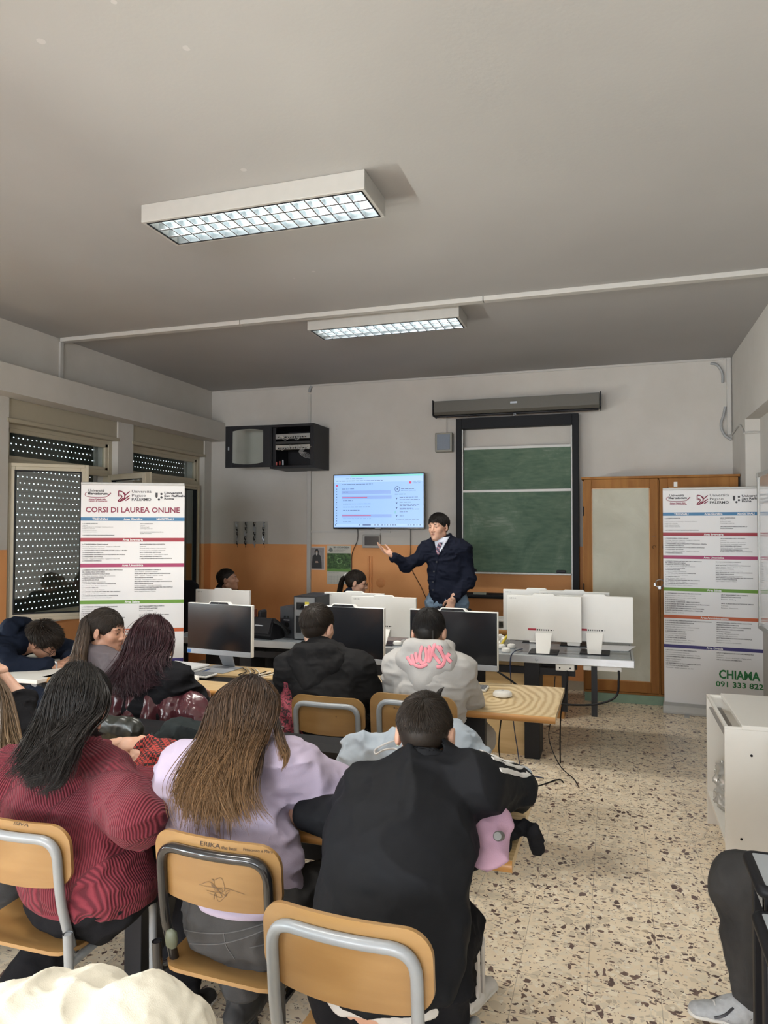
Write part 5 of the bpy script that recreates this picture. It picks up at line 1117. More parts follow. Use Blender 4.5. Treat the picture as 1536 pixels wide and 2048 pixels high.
def nets(G, lo, vox, smooth=1):
    S = G < 0
    c = [S[i:S.shape[0]-1+i, j:S.shape[1]-1+j, k:S.shape[2]-1+k] for i in (0, 1) for j in (0, 1) for k in (0, 1)]
    cnt = sum(x.astype(np.int8) for x in c); act = (cnt > 0) & (cnt < 8)
    cells = np.argwhere(act); idm = -np.ones(act.shape, np.int64); idm[tuple(cells.T)] = np.arange(len(cells))
    acc = np.zeros((len(cells), 3)); num = np.zeros(len(cells))
    off = [(i, j, k) for i in (0, 1) for j in (0, 1) for k in (0, 1)]
    for a in range(8):
        for b in range(a+1, 8):
            oa, ob = np.array(off[a]), np.array(off[b])
            if np.abs(oa-ob).sum() != 1: continue
            ga = G[tuple((cells+oa).T)]; gb = G[tuple((cells+ob).T)]
            m = (ga < 0) != (gb < 0); t = np.where(m, ga/np.where(m, ga-gb, 1), 0)
            acc += np.where(m[:, None], oa+t[:, None]*(ob-oa), 0); num += m
    V = lo+(cells+acc/num[:, None])*vox
    F = []
    for axis in range(3):
        o = [slice(None)]*3; o2 = [slice(None)]*3; o[axis] = slice(0, -1); o2[axis] = slice(1, None)
        A = S[tuple(o)]; B = S[tuple(o2)]; e = np.argwhere(A != B)
        u, v = [(1, 2), (2, 0), (0, 1)][axis]
        e = e[(e[:, u] > 0) & (e[:, v] > 0) & (e[:, u] < G.shape[u]-1) & (e[:, v] < G.shape[v]-1)]
        ins = A[tuple(e.T)]
        def cell(du, dv):
            q = e.copy(); q[:, u] -= du; q[:, v] -= dv; return idm[tuple(q.T)]
        q = np.stack([cell(1, 1), cell(0, 1), cell(0, 0), cell(1, 0)], 1)
        q[~ins] = q[~ins][:, ::-1]; F.append(q)
    F = np.concatenate(F); F = F[(F >= 0).all(1)]
    for _ in range(smooth):
        acc = np.zeros_like(V); num = np.zeros(len(V))
        for a, b in ((0, 1), (1, 2), (2, 3), (3, 0)):
            for x, y in ((a, b), (b, a)): np.add.at(acc, F[:, x], V[F[:, y]]); np.add.at(num, F[:, x], 1)
        V = V*0.6+0.4*acc/np.maximum(num, 1)[:, None]
    return V, F
def mesh_np(name, V, F, m, parent=None, attr=None, **tags):
    me = bpy.data.meshes.new(name); n = len(F); me.vertices.add(len(V)); me.loops.add(4*n); me.polygons.add(n)
    me.vertices.foreach_set('co', np.asarray(V, np.float32).ravel()); me.loops.foreach_set('vertex_index', np.asarray(F, np.int32).ravel())
    me.polygons.foreach_set('loop_start', np.arange(0, 4*n, 4, dtype=np.int32)); me.polygons.foreach_set('loop_total', np.full(n, 4, np.int32))
    me.polygons.foreach_set('use_smooth', np.ones(n, bool)); me.materials.append(m)
    me.update(calc_edges=True)
    for k, v in (attr or {}).items():
        a = me.attributes.new(k, 'FLOAT', 'POINT'); a.data.foreach_set('value', np.asarray(v, np.float32))
    o = bpy.data.objects.new(name, me); COL.objects.link(o)
    if parent: o.parent = parent; 
    for k, v in tags.items(): o[k] = v
    return o
def join(*vf):
    V = []; F = []; o = 0
    for v, f in vf: V.append(v); F.append(f+o); o += len(v)
    return np.concatenate(V), np.concatenate(F)
def limb_coord(V, prims):
    """rib coordinate: across the trunk, around the arms"""
    best = np.full(len(V), 1e9); val = np.zeros(len(V))
    for p in prims:
        if not isinstance(p, Cone) or p.sub: continue
        trunk = p.ra > 0.10
        if not trunk and abs(p.d[2]) < 0.25 and p.L > 0.2: continue
        d = p.ev(V)+(0.0 if trunk else 0.01); q = V-p.a
        an = (q@p.s) if trunk else np.arctan2(q@p.n, q@p.s)*0.5*(p.ra+p.rb)
        m = d < best; val[m] = an[m]; best[m] = d[m]
    return val

# ------------------------------------------------------------------ head, hand
def rotm(yaw=0, pitch=0, roll=0):
    """head turned left by yaw, chin up by pitch, tilted by roll (degrees); local +y is the face direction"""
    return np.array(Matrix.Rotation(radians(yaw), 3, 'Z') @ Matrix.Rotation(radians(pitch), 3, 'X') @ Matrix.Rotation(radians(roll), 3, 'Y'))
def head_prims(sc=1.0, male=True):
    j = 1.0 if male else 0.92
    L = [Ell((0, -0.014, 0.036), (0.075, 0.094, 0.083), k=0.02), Ell((0, 0.028, -0.015), (0.063*j, 0.066, 0.085), k=0.03),
         Cone((-0.048*j, 0.0, -0.062), (0, 0.064, -0.092), 0.022, 0.021, k=0.03), Cone((0.048*j, 0.0, -0.062), (0, 0.064, -0.092), 0.022, 0.021, k=0.03),
         Ell((0, 0.045, -0.062), (0.042*j, 0.044, 0.040), k=0.03), Ell((0, 0.078, -0.098), (0.019, 0.016, 0.014), k=0.02),
         Ell((-0.038, 0.058, -0.022), (0.024, 0.026, 0.026), k=0.02), Ell((0.038, 0.058, -0.022), (0.024, 0.026, 0.026), k=0.02),
         Ell((0, 0.076, 0.026), (0.052, 0.017, 0.012), k=0.018),
         Ell((-0.032, 0.100, 0.006), (0.018, 0.014, 0.011), k=0.014, sub=True), Ell((0.032, 0.100, 0.006), (0.018, 0.014, 0.011), k=0.014, sub=True),
         Ell((-0.031, 0.077, 0.005), (0.0135, 0.0125, 0.0115), k=0.004), Ell((0.031, 0.077, 0.005), (0.0135, 0.0125, 0.0115), k=0.004),
         Cone((-0.019, 0.088, 0.0135), (-0.045, 0.081, 0.0115), 0.0045, 0.0035, k=0.006), Cone((0.019, 0.088, 0.0135), (0.045, 0.081, 0.0115), 0.0045, 0.0035, k=0.006),
         Cone((0, 0.088, 0.014), (0, 0.108, -0.026), 0.0085, 0.0125, k=0.012), Ell((-0.012, 0.098, -0.031), (0.009, 0.011, 0.0075), k=0.006), Ell((0.012, 0.098, -0.031), (0.009, 0.011, 0.0075), k=0.006),
         Ell((-0.007, 0.104, -0.040), (0.0035, 0.005, 0.005), k=0.003, sub=True), Ell((0.007, 0.104, -0.040), (0.0035, 0.005, 0.005), k=0.003, sub=True),
         Cone((-0.019, 0.087, -0.0565), (0, 0.0975, -0.053), 0.0035, 0.0055, k=0.006), Cone((0.019, 0.087, -0.0565), (0, 0.0975, -0.053), 0.0035, 0.0055, k=0.006),
         Cone((-0.016, 0.087, -0.0655), (0.016, 0.087, -0.0655), 0.006, 0.006, k=0.006), Cone((-0.018, 0.095, -0.0600), (0.018, 0.095, -0.0600), 0.0017, 0.0017, k=0.003, sub=True)]
    for s in (-1, 1):
        L += [Ell((s*0.083, -0.008, -0.004), (0.009, 0.019, 0.032), np.array(Matrix.Rotation(s*radians(-22), 3, 'Z') @ Matrix.Rotation(radians(-12), 3, 'X')), k=0.008),
              Ell((s*0.093, -0.002, 0.002), (0.006, 0.010, 0.017), np.array(Matrix.Rotation(s*radians(-22), 3, 'Z')), k=0.006, sub=True), Ell((s*0.078, 0.000, -0.026), (0.006, 0.009, 0.010), k=0.006)]
    if sc != 1.0:
        for p in L:
            for a in ('a', 'b', 'c'):
                if hasattr(p, a): setattr(p, a, getattr(p, a)*sc)
    return L
def hand_prims(wr, d, n, side=1, curl=(0.3, 0.35, 0.4, 0.5), thumb=0.5, sc=1.0, spread=0.10):
    """d: wrist to knuckles, n: back of the hand (away from palm), side=+1 right hand"""
    d = unit(d); n = unit(np.asarray(n, float)-d*(np.asarray(n, float)@d)); x = np.cross(d, n)*side   # x points to the thumb side
    x = -x; wr = V3(wr); L = []
    K = lambda u, v, w: wr+sc*(u*x+v*d+w*n)
    L.append(Cone(K(0, -0.03, 0), K(0, 0.015, 0), 0.026*sc, 0.026*sc, x, 0.72, 0.012))
    L.append(Cone(K(0.004, 0.02, 0), K(0.004, 0.075, 0), 0.029*sc, 0.036*sc, x, 0.42, 0.014, fb=0.30))
    L.append(Ell(K(0.024, 0.035, -0.010), (0.016*sc, 0.026*sc, 0.014*sc), np.stack([x, d, n], 1), k=0.014))
    L.append(Ell(K(-0.020, 0.035, -0.008), (0.012*sc, 0.028*sc, 0.012*sc), np.stack([x, d, n], 1), k=0.014))
    for i, (u, ln, r) in enumerate(((0.031, 0.043, 0.0088), (0.011, 0.048, 0.0090), (-0.009, 0.044, 0.0086), (-0.027, 0.034, 0.0078))):
        c = curl[i]; p = K(u, 0.080-0.004*abs(i-1), 0.002); a = 0.0
        dirx = spread*(1.3-i)*0.9
        for q, f in enumerate((1.0, 0.62, 0.48)):
            a += c*(0.9, 1.25, 0.8)[q]*1.0
            v = unit(d*cos(a)-n*sin(a)+x*dirx*(1 if q == 0 else 0.5)); e = p+v*ln*f*sc
            L.append(Cone(p, e, r*(1-0.07*q)*sc, r*(0.94-0.09*q)*sc, k=0.003 if q else 0.006)); p = e
    p = K(0.026, 0.018, -0.008); v1 = unit(x*0.85+d*0.75-n*(0.15+0.5*thumb)); e = p+v1*0.042*sc; L.append(Cone(p, e, 0.0135*sc, 0.0108*sc, k=0.010))
    v2 = unit(x*(0.55-0.6*thumb)+d*1.0-n*(0.25+0.5*thumb)); f = e+v2*0.030*sc; L.append(Cone(e, f, 0.0108*sc, 0.0098*sc, k=0.004))
    v3 = unit(x*(0.3-0.8*thumb)+d*1.0-n*(0.3+0.6*thumb)); L.append(Cone(f, f+v3*0.022*sc, 0.0096*sc, 0.0076*sc, k=0.003))
    return L
def skin_mat(name, col, rough=0.48):
    t = NT(name); n = t.n('ShaderNodeTexNoise', i_Scale=35.0, i_Detail=4.0); t.l(t.coord(), n.inputs['Vector'])
    a = tuple(c*0.92 for c in col[:3])+(1,); b = (min(1, col[0]*1.07), col[1]*1.03, col[2]*1.02, 1)
    t.base(t.mix(n.outputs[0], a, b)); t.bump(n.outputs[0], 0.08, 0.002)
    m = t.set(rough, Subsurface_Weight=0.12, Subsurface_Scale=0.02); t.b.inputs['Subsurface Radius'].default_value = (1.0, 0.35, 0.2); return m
SK1 = skin_mat('skin_light', (0.56, 0.33, 0.235, 1)); SK2 = skin_mat('skin_tan', (0.46, 0.25, 0.165, 1)); SK3 = skin_mat('skin_olive', (0.42, 0.235, 0.16, 1))
def cloth(name, col, rough=0.85, weave=450.0, bump=0.25, sheen=0.06, noise=0.10, nscale=9.0):
    t = NT(name); c = t.coord()
    n = t.n('ShaderNodeTexNoise', i_Scale=nscale, i_Detail=5.0); t.l(c, n.inputs['Vector'])
    f = t.n('ShaderNodeTexNoise', i_Scale=weave, i_Detail=2.0); t.l(c, f.inputs['Vector'])
    a = tuple(x*(1-noise) for x in col[:3])+(1,); b = tuple(min(1, x*(1+noise)) for x in col[:3])+(1,)
    t.base(t.mix(n.outputs[0], a, b)); t.bump(t.math('ADD', f.outputs[0], t.math('MULTIPLY', n.outputs[0], 1.5)), bump, 0.003)
    return t.set(rough, spec=0.18 if max(col[:3]) > 0.1 else 0.08, Sheen_Weight=sheen if max(col[:3]) > 0.2 else 0.0, Sheen_Roughness=0.4)
def hair_mat(name, root, tip, z0=None, z1=None, rough=0.5):
    """strand colour varies from lock to lock; tips lighter where the hair is dyed"""
    t = NT(name); at_ = t.n('ShaderNodeAttribute', attribute_name='strand'); tt = t.n('ShaderNodeAttribute', attribute_name='along')
    c1 = t.mix(t.math('POWER', tt.outputs['Fac'], 1.6), root, tip)
    dark = t.n('ShaderNodeMix', data_type='RGBA', blend_type='MULTIPLY'); dark.inputs[0].default_value = 1.0; t.l(c1, dark.inputs[6])
    t.l(t.ramp(at_.outputs['Fac'], [(0.0, (0.6, 0.6, 0.6, 1)), (1.0, (1.3, 1.27, 1.24, 1))]), dark.inputs[7])
    t.base(dark.outputs[2]); return t.set(rough, spec=0.32)
def strands(name, paths, r, m, parent, seg=3, taper=0.35, rng=None, npts=None):
    """paths: array (S, T, 3) of strand centre lines"""
    P = np.asarray(paths, float); S, T, _ = P.shape; rng = rng or NR
    D = np.gradient(P, axis=1); D /= np.linalg.norm(D, axis=2, keepdims=True)+1e-9
    ref = rng.normal(size=(S, 1, 3)); U = ref-D*(ref*D).sum(2, keepdims=True); U /= np.linalg.norm(U, axis=2, keepdims=True)+1e-9; W2 = np.cross(D, U)
    t = np.linspace(0, 1, T); prof = np.minimum(1.0, 0.25+t*5)*(1-(1-taper)*np.clip((t-0.55)/0.45, 0, 1)**1.3)
    rr = (np.asarray(r)*np.ones(S))[:, None]*prof[None, :]
    ring = [P+(U*cos(2*pi*k/seg)+W2*sin(2*pi*k/seg))*rr[..., None] for k in range(seg)]
    V = np.stack(ring, 2).reshape(-1, 3)
    i, j, k = np.meshgrid(np.arange(S), np.arange(T-1), np.arange(seg), indexing='ij'); k2 = (k+1) % seg
    idx = lambda i, j, k: (i*T+j)*seg+k
    F = np.stack([idx(i, j, k), idx(i, j, k2), idx(i, j+1, k2), idx(i, j+1, k)], -1).reshape(-1, 4)
    st = np.repeat(rng.rand(S), T*seg); al = np.tile(np.repeat(t, seg), S)
    return mesh_np(name, V, F, m, parent, attr={'strand': st, 'along': al})
def spline(P, T):
    """resample control polylines (S,K,3) to T points, Catmull-Rom"""
    P = np.asarray(P, float); S, K, _ = P.shape; Q = np.concatenate([2*P[:, :1]-P[:, 1:2], P, 2*P[:, -1:]-P[:, -2:-1]], 1)
    u = np.linspace(0, K-1-1e-6, T); i = u.astype(int); t = (u-i)[None, :, None]
    a, b, c, d = Q[:, i], Q[:, i+1], Q[:, i+2], Q[:, i+3]
    return 0.5*(2*b+(c-a)*t+(2*a-5*b+4*c-d)*t*t+(3*b-a-3*c+d)*t**3)
def hair_flow(guides, n, T=22, spread=0.012, rng=None, thick=0.02, lenvar=0.15, clen=True):
    """strands interpolated across an ordered fan of guide polylines (G,K,3); noise grows towards the tips"""
    rng = rng or NR; G = np.asarray(guides, float); g, K, _ = G.shape
    u = rng.rand(n)*(g-1); i = np.minimum(u.astype(int), g-2); f = (u-i)[:, None, None]; f = f*f*(3-2*f)*0.35+f*0.65
    P = G[i]*(1-f)+G[i+1]*f
    k = np.linspace(0, 1, K)[None, :, None]
    off = rng.normal(size=(n, 1, 3))*spread; wob = rng.normal(size=(n, K, 3))*spread*0.14
    nc = max(3, n//45); cid = rng.randint(0, nc, n); cu = rng.rand(nc)*(g-1)
    cu2 = np.clip(cu[cid]+rng.normal(size=n)*0.22, 0, g-1.001); i = np.minimum(cu2.astype(int), g-2); f = (cu2-i)[:, None, None]
    P2 = G[i]*(1-f)+G[i+1]*f; kk = k*0.75; P = P*(1-kk)+P2*kk
    coff = rng.normal(size=(nc, 1, 3))*spread*1.9; cw = rng.normal(size=(nc, K, 3))*spread*0.8
    P = P+(coff[cid]+cw[cid]*k)*k+off*(0.75-0.35*k)+wob*k*0.6
    if lenvar:
        L = 1-np.clip(rng.rand(nc)[cid]*lenvar*0.8+rng.rand(n)**2*lenvar*0.8, 0, 0.8); S = spline(P, T*2); ii = (np.linspace(0, 1, T)[None, :]*L[:, None]*(2*T-1)).astype(int)
        return S[np.arange(n)[:, None], ii]
    return spline(P, T)
def cap_roots(n, R, c, rng, zmin=-0.02, face=0.35):
    """points on the scalp ellipsoid outside the face"""
    out = []
    while len(out) < n:
        v = unit(rng.normal(size=3)); 
        if v[2] < zmin or (v[1] > face and v[2] < 0.62): continue
        out.append(v)
    return np.array(out)
def short_hair(name, c, R, mat, parent, length=0.035, n=2600, sc=1.0, low=-0.45, face=0.42, fluff=0.35, swirl=True, rng=None, fringe=0.0, r=0.0011, vol=1.0, back=0.0):
    """dark undercap plus short combed strands"""
    rng = rng or NR; C = V3(c); RM = np.asarray(R)
    rx, ry, rz = 0.0765*sc*vol, 0.097*sc*vol, 0.086*sc*vol; cc = np.array([0, -0.014, 0.036])*sc
    cap = [Ell(cc, (rx+0.003, ry+0.002, rz+0.003)), Ell(np.array([0, -0.035, 0.0])*sc, (0.064*sc*vol, 0.070*sc*vol, 0.068*sc), k=0.03),
           Ell(np.array([0, 0.118, -0.035])*sc, (0.085*sc, 0.085*sc, 0.100*sc), k=0.010, sub=True),
           Ell(np.array([-0.095, 0.0, -0.050])*sc, (0.042*sc, 0.042*sc, 0.062*sc), k=0.012, sub=True), Ell(np.array([0.095, 0.0, -0.050])*sc, (0.042*sc, 0.042*sc, 0.062*sc), k=0.012, sub=True)]
    V, F = surface([p.tr(RM, C) for p in cap], 0.004, None, 1)
    al = np.full(len(V), 0.0); o = mesh_np(name, V, F, mat, parent, attr={'strand': np.full(len(V), 0.30), 'along': al})
    v = rng.normal(size=(n*4, 3)); v /= np.linalg.norm(v, axis=1)[:, None]
    p = cc+v*np.array([rx, ry, rz])
    keep = (v[:, 2] > low) & ~((v[:, 1] > face) & (v[:, 2] < 0.36)) & ~((np.abs(v[:, 0]) > 0.62) & (v[:, 1] > -0.40) & (v[:, 2] < 0.0))
    v = v[keep][:n]; p = p[keep][:n]
    crown = unit([0.1, -0.62, 0.75]); ax = v-crown; 
    g = ax-v*(ax*v).sum(1)[:, None]; g /= np.linalg.norm(g, axis=1)[:, None]+1e-6
    if swirl: g = g+0.45*np.cross(v, g)
    g[:, 2] -= 0.25*(v[:, 2] < 0.4); g[:, 1] += fringe; g[:, 1] -= back
    g = g+rng.normal(size=g.shape)*0.22; g /= np.linalg.norm(g, axis=1)[:, None]
    L = length*(0.6+0.7*rng.rand(len(v)))*(0.45+0.55*np.clip(v[:, 2]*1.4+0.5, 0, 1))
    nr = v/np.array([rx, ry, rz]); nr /= np.linalg.norm(nr, axis=1)[:, None]
    K = []; rad = np.array([rx, ry, rz]); lump = 0.5+vnoise(p*38+rng.rand()*50)
    for t in (0, 0.33, 0.66, 1.0):
        q = p+L[:, None]*g*t; e = (q-cc)/rad; nrm = np.linalg.norm(e, axis=1)[:, None]
        lift = 1.045+(L[:, None]/0.09)*fluff*(0.15+t*0.9)*lump[:, None]
        K.append(cc+e/nrm*rad*lift)
    P = np.stack(K, 1)@RM.T+C
    s = strands(name+'_strands', spline(P, 7), r*(0.7+0.6*rng.rand(len(v))), mat, o, rng=rng)
    return o
def eyes(parent, C, R, brow=True, iris=(0.03, 0.018, 0.01, 1), lip=(0.36, 0.14, 0.11, 1)):
    RM = Matrix(np.asarray(R).tolist()); T = Matrix.Translation(Vector(C))@RM.to_4x4()
    for s in (-1, 1):
        MB().lathe([(0.001, 0.0022), (0.0050, 0.0010), (0.0055, 0)], seg=14).xf(T@Matrix.Translation((s*0.031, 0.0885, 0.004))@Matrix.Rotation(radians(-90), 4, 'X')).build('eye', plain('dark_iris', iris, 0.12), parent, smooth=60)
        if brow: MB().tube([T@Vector((s*0.014, 0.093, 0.024)), T@Vector((s*0.030, 0.091, 0.029)), T@Vector((s*0.048, 0.079, 0.024))], [0.0032, 0.0036, 0.0018], 6).build('eyebrow', plain('dark_brow', (0.02, 0.014, 0.01, 1), 0.7), parent, smooth=60)
    MB().tube([T@Vector((-0.019, 0.0895, -0.0595)), T@Vector((-0.008, 0.0985, -0.0580)), T@Vector((0.008, 0.0985, -0.0580)), T@Vector((0.019, 0.0895, -0.0595))], [0.0022, 0.0045, 0.0045, 0.0022], 8).build('mouth', plain('lip_colour', lip, 0.45), parent, smooth=60)

# ------------------------------------------------------------------ whole figure
def arm_prims(sh, el, wr, r=(0.060, 0.052, 0.047, 0.040), k=0.03): return [Cone(sh, el, r[0], r[1], k=k), Cone(el, wr, r[2], r[3], k=k)]
def torso_prims(pel, chest, neck, shL, shR, w=(0.175, 0.165, 0.15), dep=(0.70, 0.62, 0.5), k=0.05, waist=0.155):
    pel, chest, neck, shL, shR = map(V3, (pel, chest, neck, shL, shR)); sd = unit(shR-shL); mid = pel*0.5+chest*0.5
    return [Cone(pel, mid, w[0], waist, sd, dep[0], k), Cone(mid, chest, waist, w[1], sd, dep[1], k),
            Cone(chest, (shL+shR)/2*0.6+neck*0.4, w[1], w[2]*0.82, sd, dep[1], k, fb=dep[2]),
            Cone(shL*0.88+(neck)*0.12, shR*0.88+neck*0.12, 0.062, 0.062, k=k), Cone(neck, shL, 0.055, 0.058, k=k), Cone(neck, shR, 0.055, 0.058, k=k)]
def leg_prims(hip, kn, an, r=(0.088, 0.062, 0.058, 0.042), k=0.04): return [Cone(hip, kn, r[0], r[1], k=k), Cone(kn, an, r[2], r[3], k=k)]
def figure(label, J, skin, male=True, loc=(0, 0, 0), hsc=1.0, vox=0.009, hands=(), face=True, group=None):
    """one continuous body mesh: head, neck, trunk, arms, hands, legs"""
    t = thing('person', label, 'person', loc, 0, group)
    H = V3(J['head']); R = J['R']
    body = [Cone(V3(J['neck'])-np.array([0, 0, 0.02]), H+R@np.array([0, -0.022, -0.045]), 0.060 if male else 0.050, 0.054 if male else 0.046, k=0.03)]
    g = torso_prims(J['pel'], J['chest'], J['neck'], J['shL'], J['shR'], w=(0.14, 0.14, 0.13), waist=0.125)
    body += [p.grow(-0.012) for p in g]
    for s in 'LR':
        body += arm_prims(J['sh'+s], J['el'+s], J['wr'+s], (0.045, 0.038, 0.036, 0.026))
        if 'kn'+s in J: body += leg_prims(J['hip'+s], J['kn'+s], J['an'+s], (0.075, 0.052, 0.05, 0.036))
    parts = [surface(body, vox)]
    hp = [p.tr(R, H) for p in head_prims(hsc, male)]+[Cone(V3(J['neck'])*0.6+H*0.4, H+R@np.array([0, -0.022, -0.045]), 0.054 if male else 0.046, 0.052 if male else 0.044, k=0.03)]
    parts.append(surface(hp, 0.0036 if face else 0.0055, None, 1))
    for (s, d, n, kw) in hands: parts.append(surface(hand_prims(J['wr'+s], d, n, 1 if s == 'R' else -1, **kw), 0.0026, None, 1))
    V, F = join(*parts); b = mesh_np('body', V-V3(loc), F, skin, t)
    return t
def garment(name, prims, mat, t, vox=0.007, disp=None, rib=False, smooth=1, label=None):
    V, F = surface(prims, vox, disp, smooth); at_ = {'rib': limb_coord(V, prims)} if rib else None
    o = mesh_np(name, V-np.array(t.location), F, mat, t, attr=at_)
    if label: o['label'] = label
    return o
def hands_off(v, loc): return v

# ================================================================== PEOPLE
def legs_seated(J, fwd, kneeh=0.53, spread=0.10, tuck=0.05, lift=0.0, reach=0.42, yl=0.0, yr=0.0):
    p = V3(J['pel']); f = unit([fwd[0], fwd[1], 0]); s = np.array([f[1], -f[0], 0])
    for k, sg, yy in (('L', -1, yl), ('R', 1, yr)):
        J['hip'+k] = p+s*sg*0.085+f*0.02; J['kn'+k] = p+s*sg*(0.10+spread)+f*(reach+yy); J['kn'+k][2] = kneeh
        J['an'+k] = J['kn'+k]+f*(-tuck)+np.array([0, 0, 0]); J['an'+k][2] = 0.10+lift
    return J
def trousers(t, J, mat, seat=0.128, disp=None, r=(0.085, 0.073, 0.068, 0.056), flat=0.8, name='trousers', vox=0.009):
    p = V3(J['pel']); sd = unit(V3(J['hipR'])-V3(J['hipL'])); L = [Cone(p-sd*0.06, p+sd*0.06, seat, seat, k=0.04, side=[0, 0, 1], fl=flat)]
    f_ = unit((V3(J['knL'])+V3(J['knR']))/2-p); f_[2] = 0
    if abs(J['pel'][2]-J['knL'][2]) < 0.25: L += [Cone(p-sd*0.075-f_*0.02+[0, 0, -0.048], p+sd*0.075-f_*0.02+[0, 0, -0.048], 0.080, 0.080, k=0.04)]
    L += [Cone(p, p+np.array([0, 0, 0.10]), seat*0.98, seat*0.88, sd, 0.78, 0.05)]
    for s in 'LR': L += leg_prims(J['hip'+s], J['kn'+s], V3(J['an'+s])+np.array([0, 0, 0.02]), r)
    return garment(name, L, mat, t, vox, disp if disp is not None else folds(0.010, (7, 7, 12), 3))
def shoe(t, an, toe, col, sole, name='shoe', lace=None, stripe=None):
    """an: ankle, toe: horizontal direction of the toe"""
    a = V3(an); d = unit([toe[0], toe[1], toe[2] if len(toe) > 2 else 0]); s = unit(np.cross(d, [0, 0, 1])); u = np.cross(s, d); g = a-u*0.085
    up = [Cone(a-u*0.01, a-u*0.035, 0.042, 0.042, s, 1.1, 0.02), Cone(g+u*0.030-d*0.045, g+u*0.030+d*0.06, 0.038, 0.044, s, 0.9, 0.03), Cone(g+u*0.026+d*0.05, g+u*0.018+d*0.165, 0.045, 0.036, s, 0.62, 0.03, fb=0.5)]
    V, F = surface(up, 0.005, folds(0.002, (30, 30, 30), 2)); o = mesh_np(name, V-np.array(t.location), F, col, t)
    so = [Cone(g-d*0.06+u*0.004, g+d*0.05+u*0.004, 0.040, 0.044, s, 0.30, 0.01), Cone(g+d*0.05+u*0.004, g+d*0.17+u*0.006, 0.046, 0.038, s, 0.30, 0.01)]
    V, F = surface(so, 0.005); mesh_np('sole', V-np.array(t.location), F, sole, o)
    m = MB()
    for k in range(4):
        c = g+d*(0.055+0.022*k)+u*(0.070-0.009*k); m.tube([tuple(c-s*0.022-u*0.006), tuple(c+u*0.004), tuple(c+s*0.022-u*0.006)], 0.003, 6)
    if lace: m.build('laces', lace, o, smooth=60)
    if stripe:
        for k in range(4):
            m2 = MB()
            for sg in (-1, 1):
                m2.tube(catmull([tuple(g+d*(0.13-0.04*k)+s*sg*0.044+u*0.02), tuple(g+d*(0.10-0.04*k)+s*sg*0.046+u*0.035), tuple(g+d*(0.07-0.03*k)+s*sg*0.034+u*0.055)], 5), 0.0045, 5)
            m2.build('wavy_stripe', stripe, o, smooth=60)
    return o
def hem_band(t, c, r, mat, fl=0.74, h=0.030, side=(1, 0, 0), name='hem_band'):
    c = V3(c); L = [Cone(c, c+[0, 0, h], r, r, side, fl, 0.01), Cone(c-[0, 0, 0.2], c-[0, 0, 0.2-0.20+r-0.004], r*1.2, r*1.2, side, 1, 0.004, sub=True)]
    V = []; F = []; n = 64; m = MB(); s = unit(side); b = np.array([-s[1], s[0], 0])
    ring = [tuple(c+s*cos(2*pi*k/n)*r+b*sin(2*pi*k/n)*r*fl+[0, 0, h/2]-V3(t.location)) for k in range(n)]
    return m.tube(ring, h/2, 8, closed=True).build(name, mat, t, smooth=60)
def P(x, y, Y): return V3(at(x, y, Y))
def Q(x, y, z): return V3(on(x, y, z))
def hoodie_hood(t, neck, back, side, mat, w=0.125, drop=0.17, disp=None, up=0.03):
    """a hood lying folded on the upper back and round the neck; back: unit vector pointing out of the back"""
    n = V3(neck); b = unit(back); s = unit(side); z = np.array([0, 0, 1.0])
    L = [Cone(n-s*w*0.72-b*0.03+z*up, n-s*w*0.80+b*0.05-z*0.01, 0.034, 0.045, k=0.03), Cone(n+s*w*0.72-b*0.03+z*up, n+s*w*0.80+b*0.05-z*0.01, 0.034, 0.045, k=0.03),
         Cone(n-s*w*0.80+b*0.05+z*0.005, n+b*0.075-z*(drop*0.55), 0.048, 0.060, k=0.04), Cone(n+s*w*0.80+b*0.05+z*0.005, n+b*0.075-z*(drop*0.55), 0.048, 0.060, k=0.04),
         Cone(n-s*w*0.62+b*0.07+z*(up+0.01), n+s*w*0.62+b*0.07+z*(up+0.01), 0.036, 0.036, k=0.03),
         Cone(n+b*0.07-z*drop*0.15, n+b*0.085-z*drop, 0.085, 0.022, s, 0.55, 0.05),
         Ell(n+b*0.005+z*(up+0.055), (w*0.60, 0.062, 0.060), np.stack([s, b, z], 1), k=0.02, sub=True)]
    return garment('hood', L, mat, t, 0.006, disp if disp is not None else folds(0.006, (12, 12, 14), 8))
from mathutils.bvhtree import BVHTree
def _bvh(o):
    T = Vector(o.parent.location) if o.parent else Vector(o.location)
    return BVHTree.FromPolygons([v.co+T for v in o.data.vertices], [tuple(p.vertices) for p in o.data.polygons]), T
def ribbon(hits, r, lift, T, m):
    """flat strip lying on a surface, slightly domed"""
    V = []; n = len(hits)
    for i, (p, nr) in enumerate(hits):
        d = (hits[min(i+1, n-1)][0]-hits[max(i-1, 0)][0]); s = d.cross(nr)
        s = s.normalized() if s.length > 1e-9 else Vector((1, 0, 0)); w = r*(0.75 if i in (0, n-1) else 1)
        V += [p-s*w+nr*(lift-0.0015)-T, p-s*w*0.6+nr*(lift+0.0006)-T, p+s*w*0.6+nr*(lift+0.0006)-T, p+s*w+nr*(lift-0.0015)-T, p-nr*0.003-T]
    F = []
    for i in range(n-1):
        a = i*5; b2 = a+5
        for q in (0, 1, 2): F.append((a+q, b2+q, b2+q+1, a+q+1))
        F += [(a+3, b2+3, b2+4, a+4), (a+4, b2+4, b2, a)]
    F += [(0, 1, 2, 3, 4), tuple((n-1)*5+q for q in (4, 3, 2, 1, 0))]; m.add(V, F)
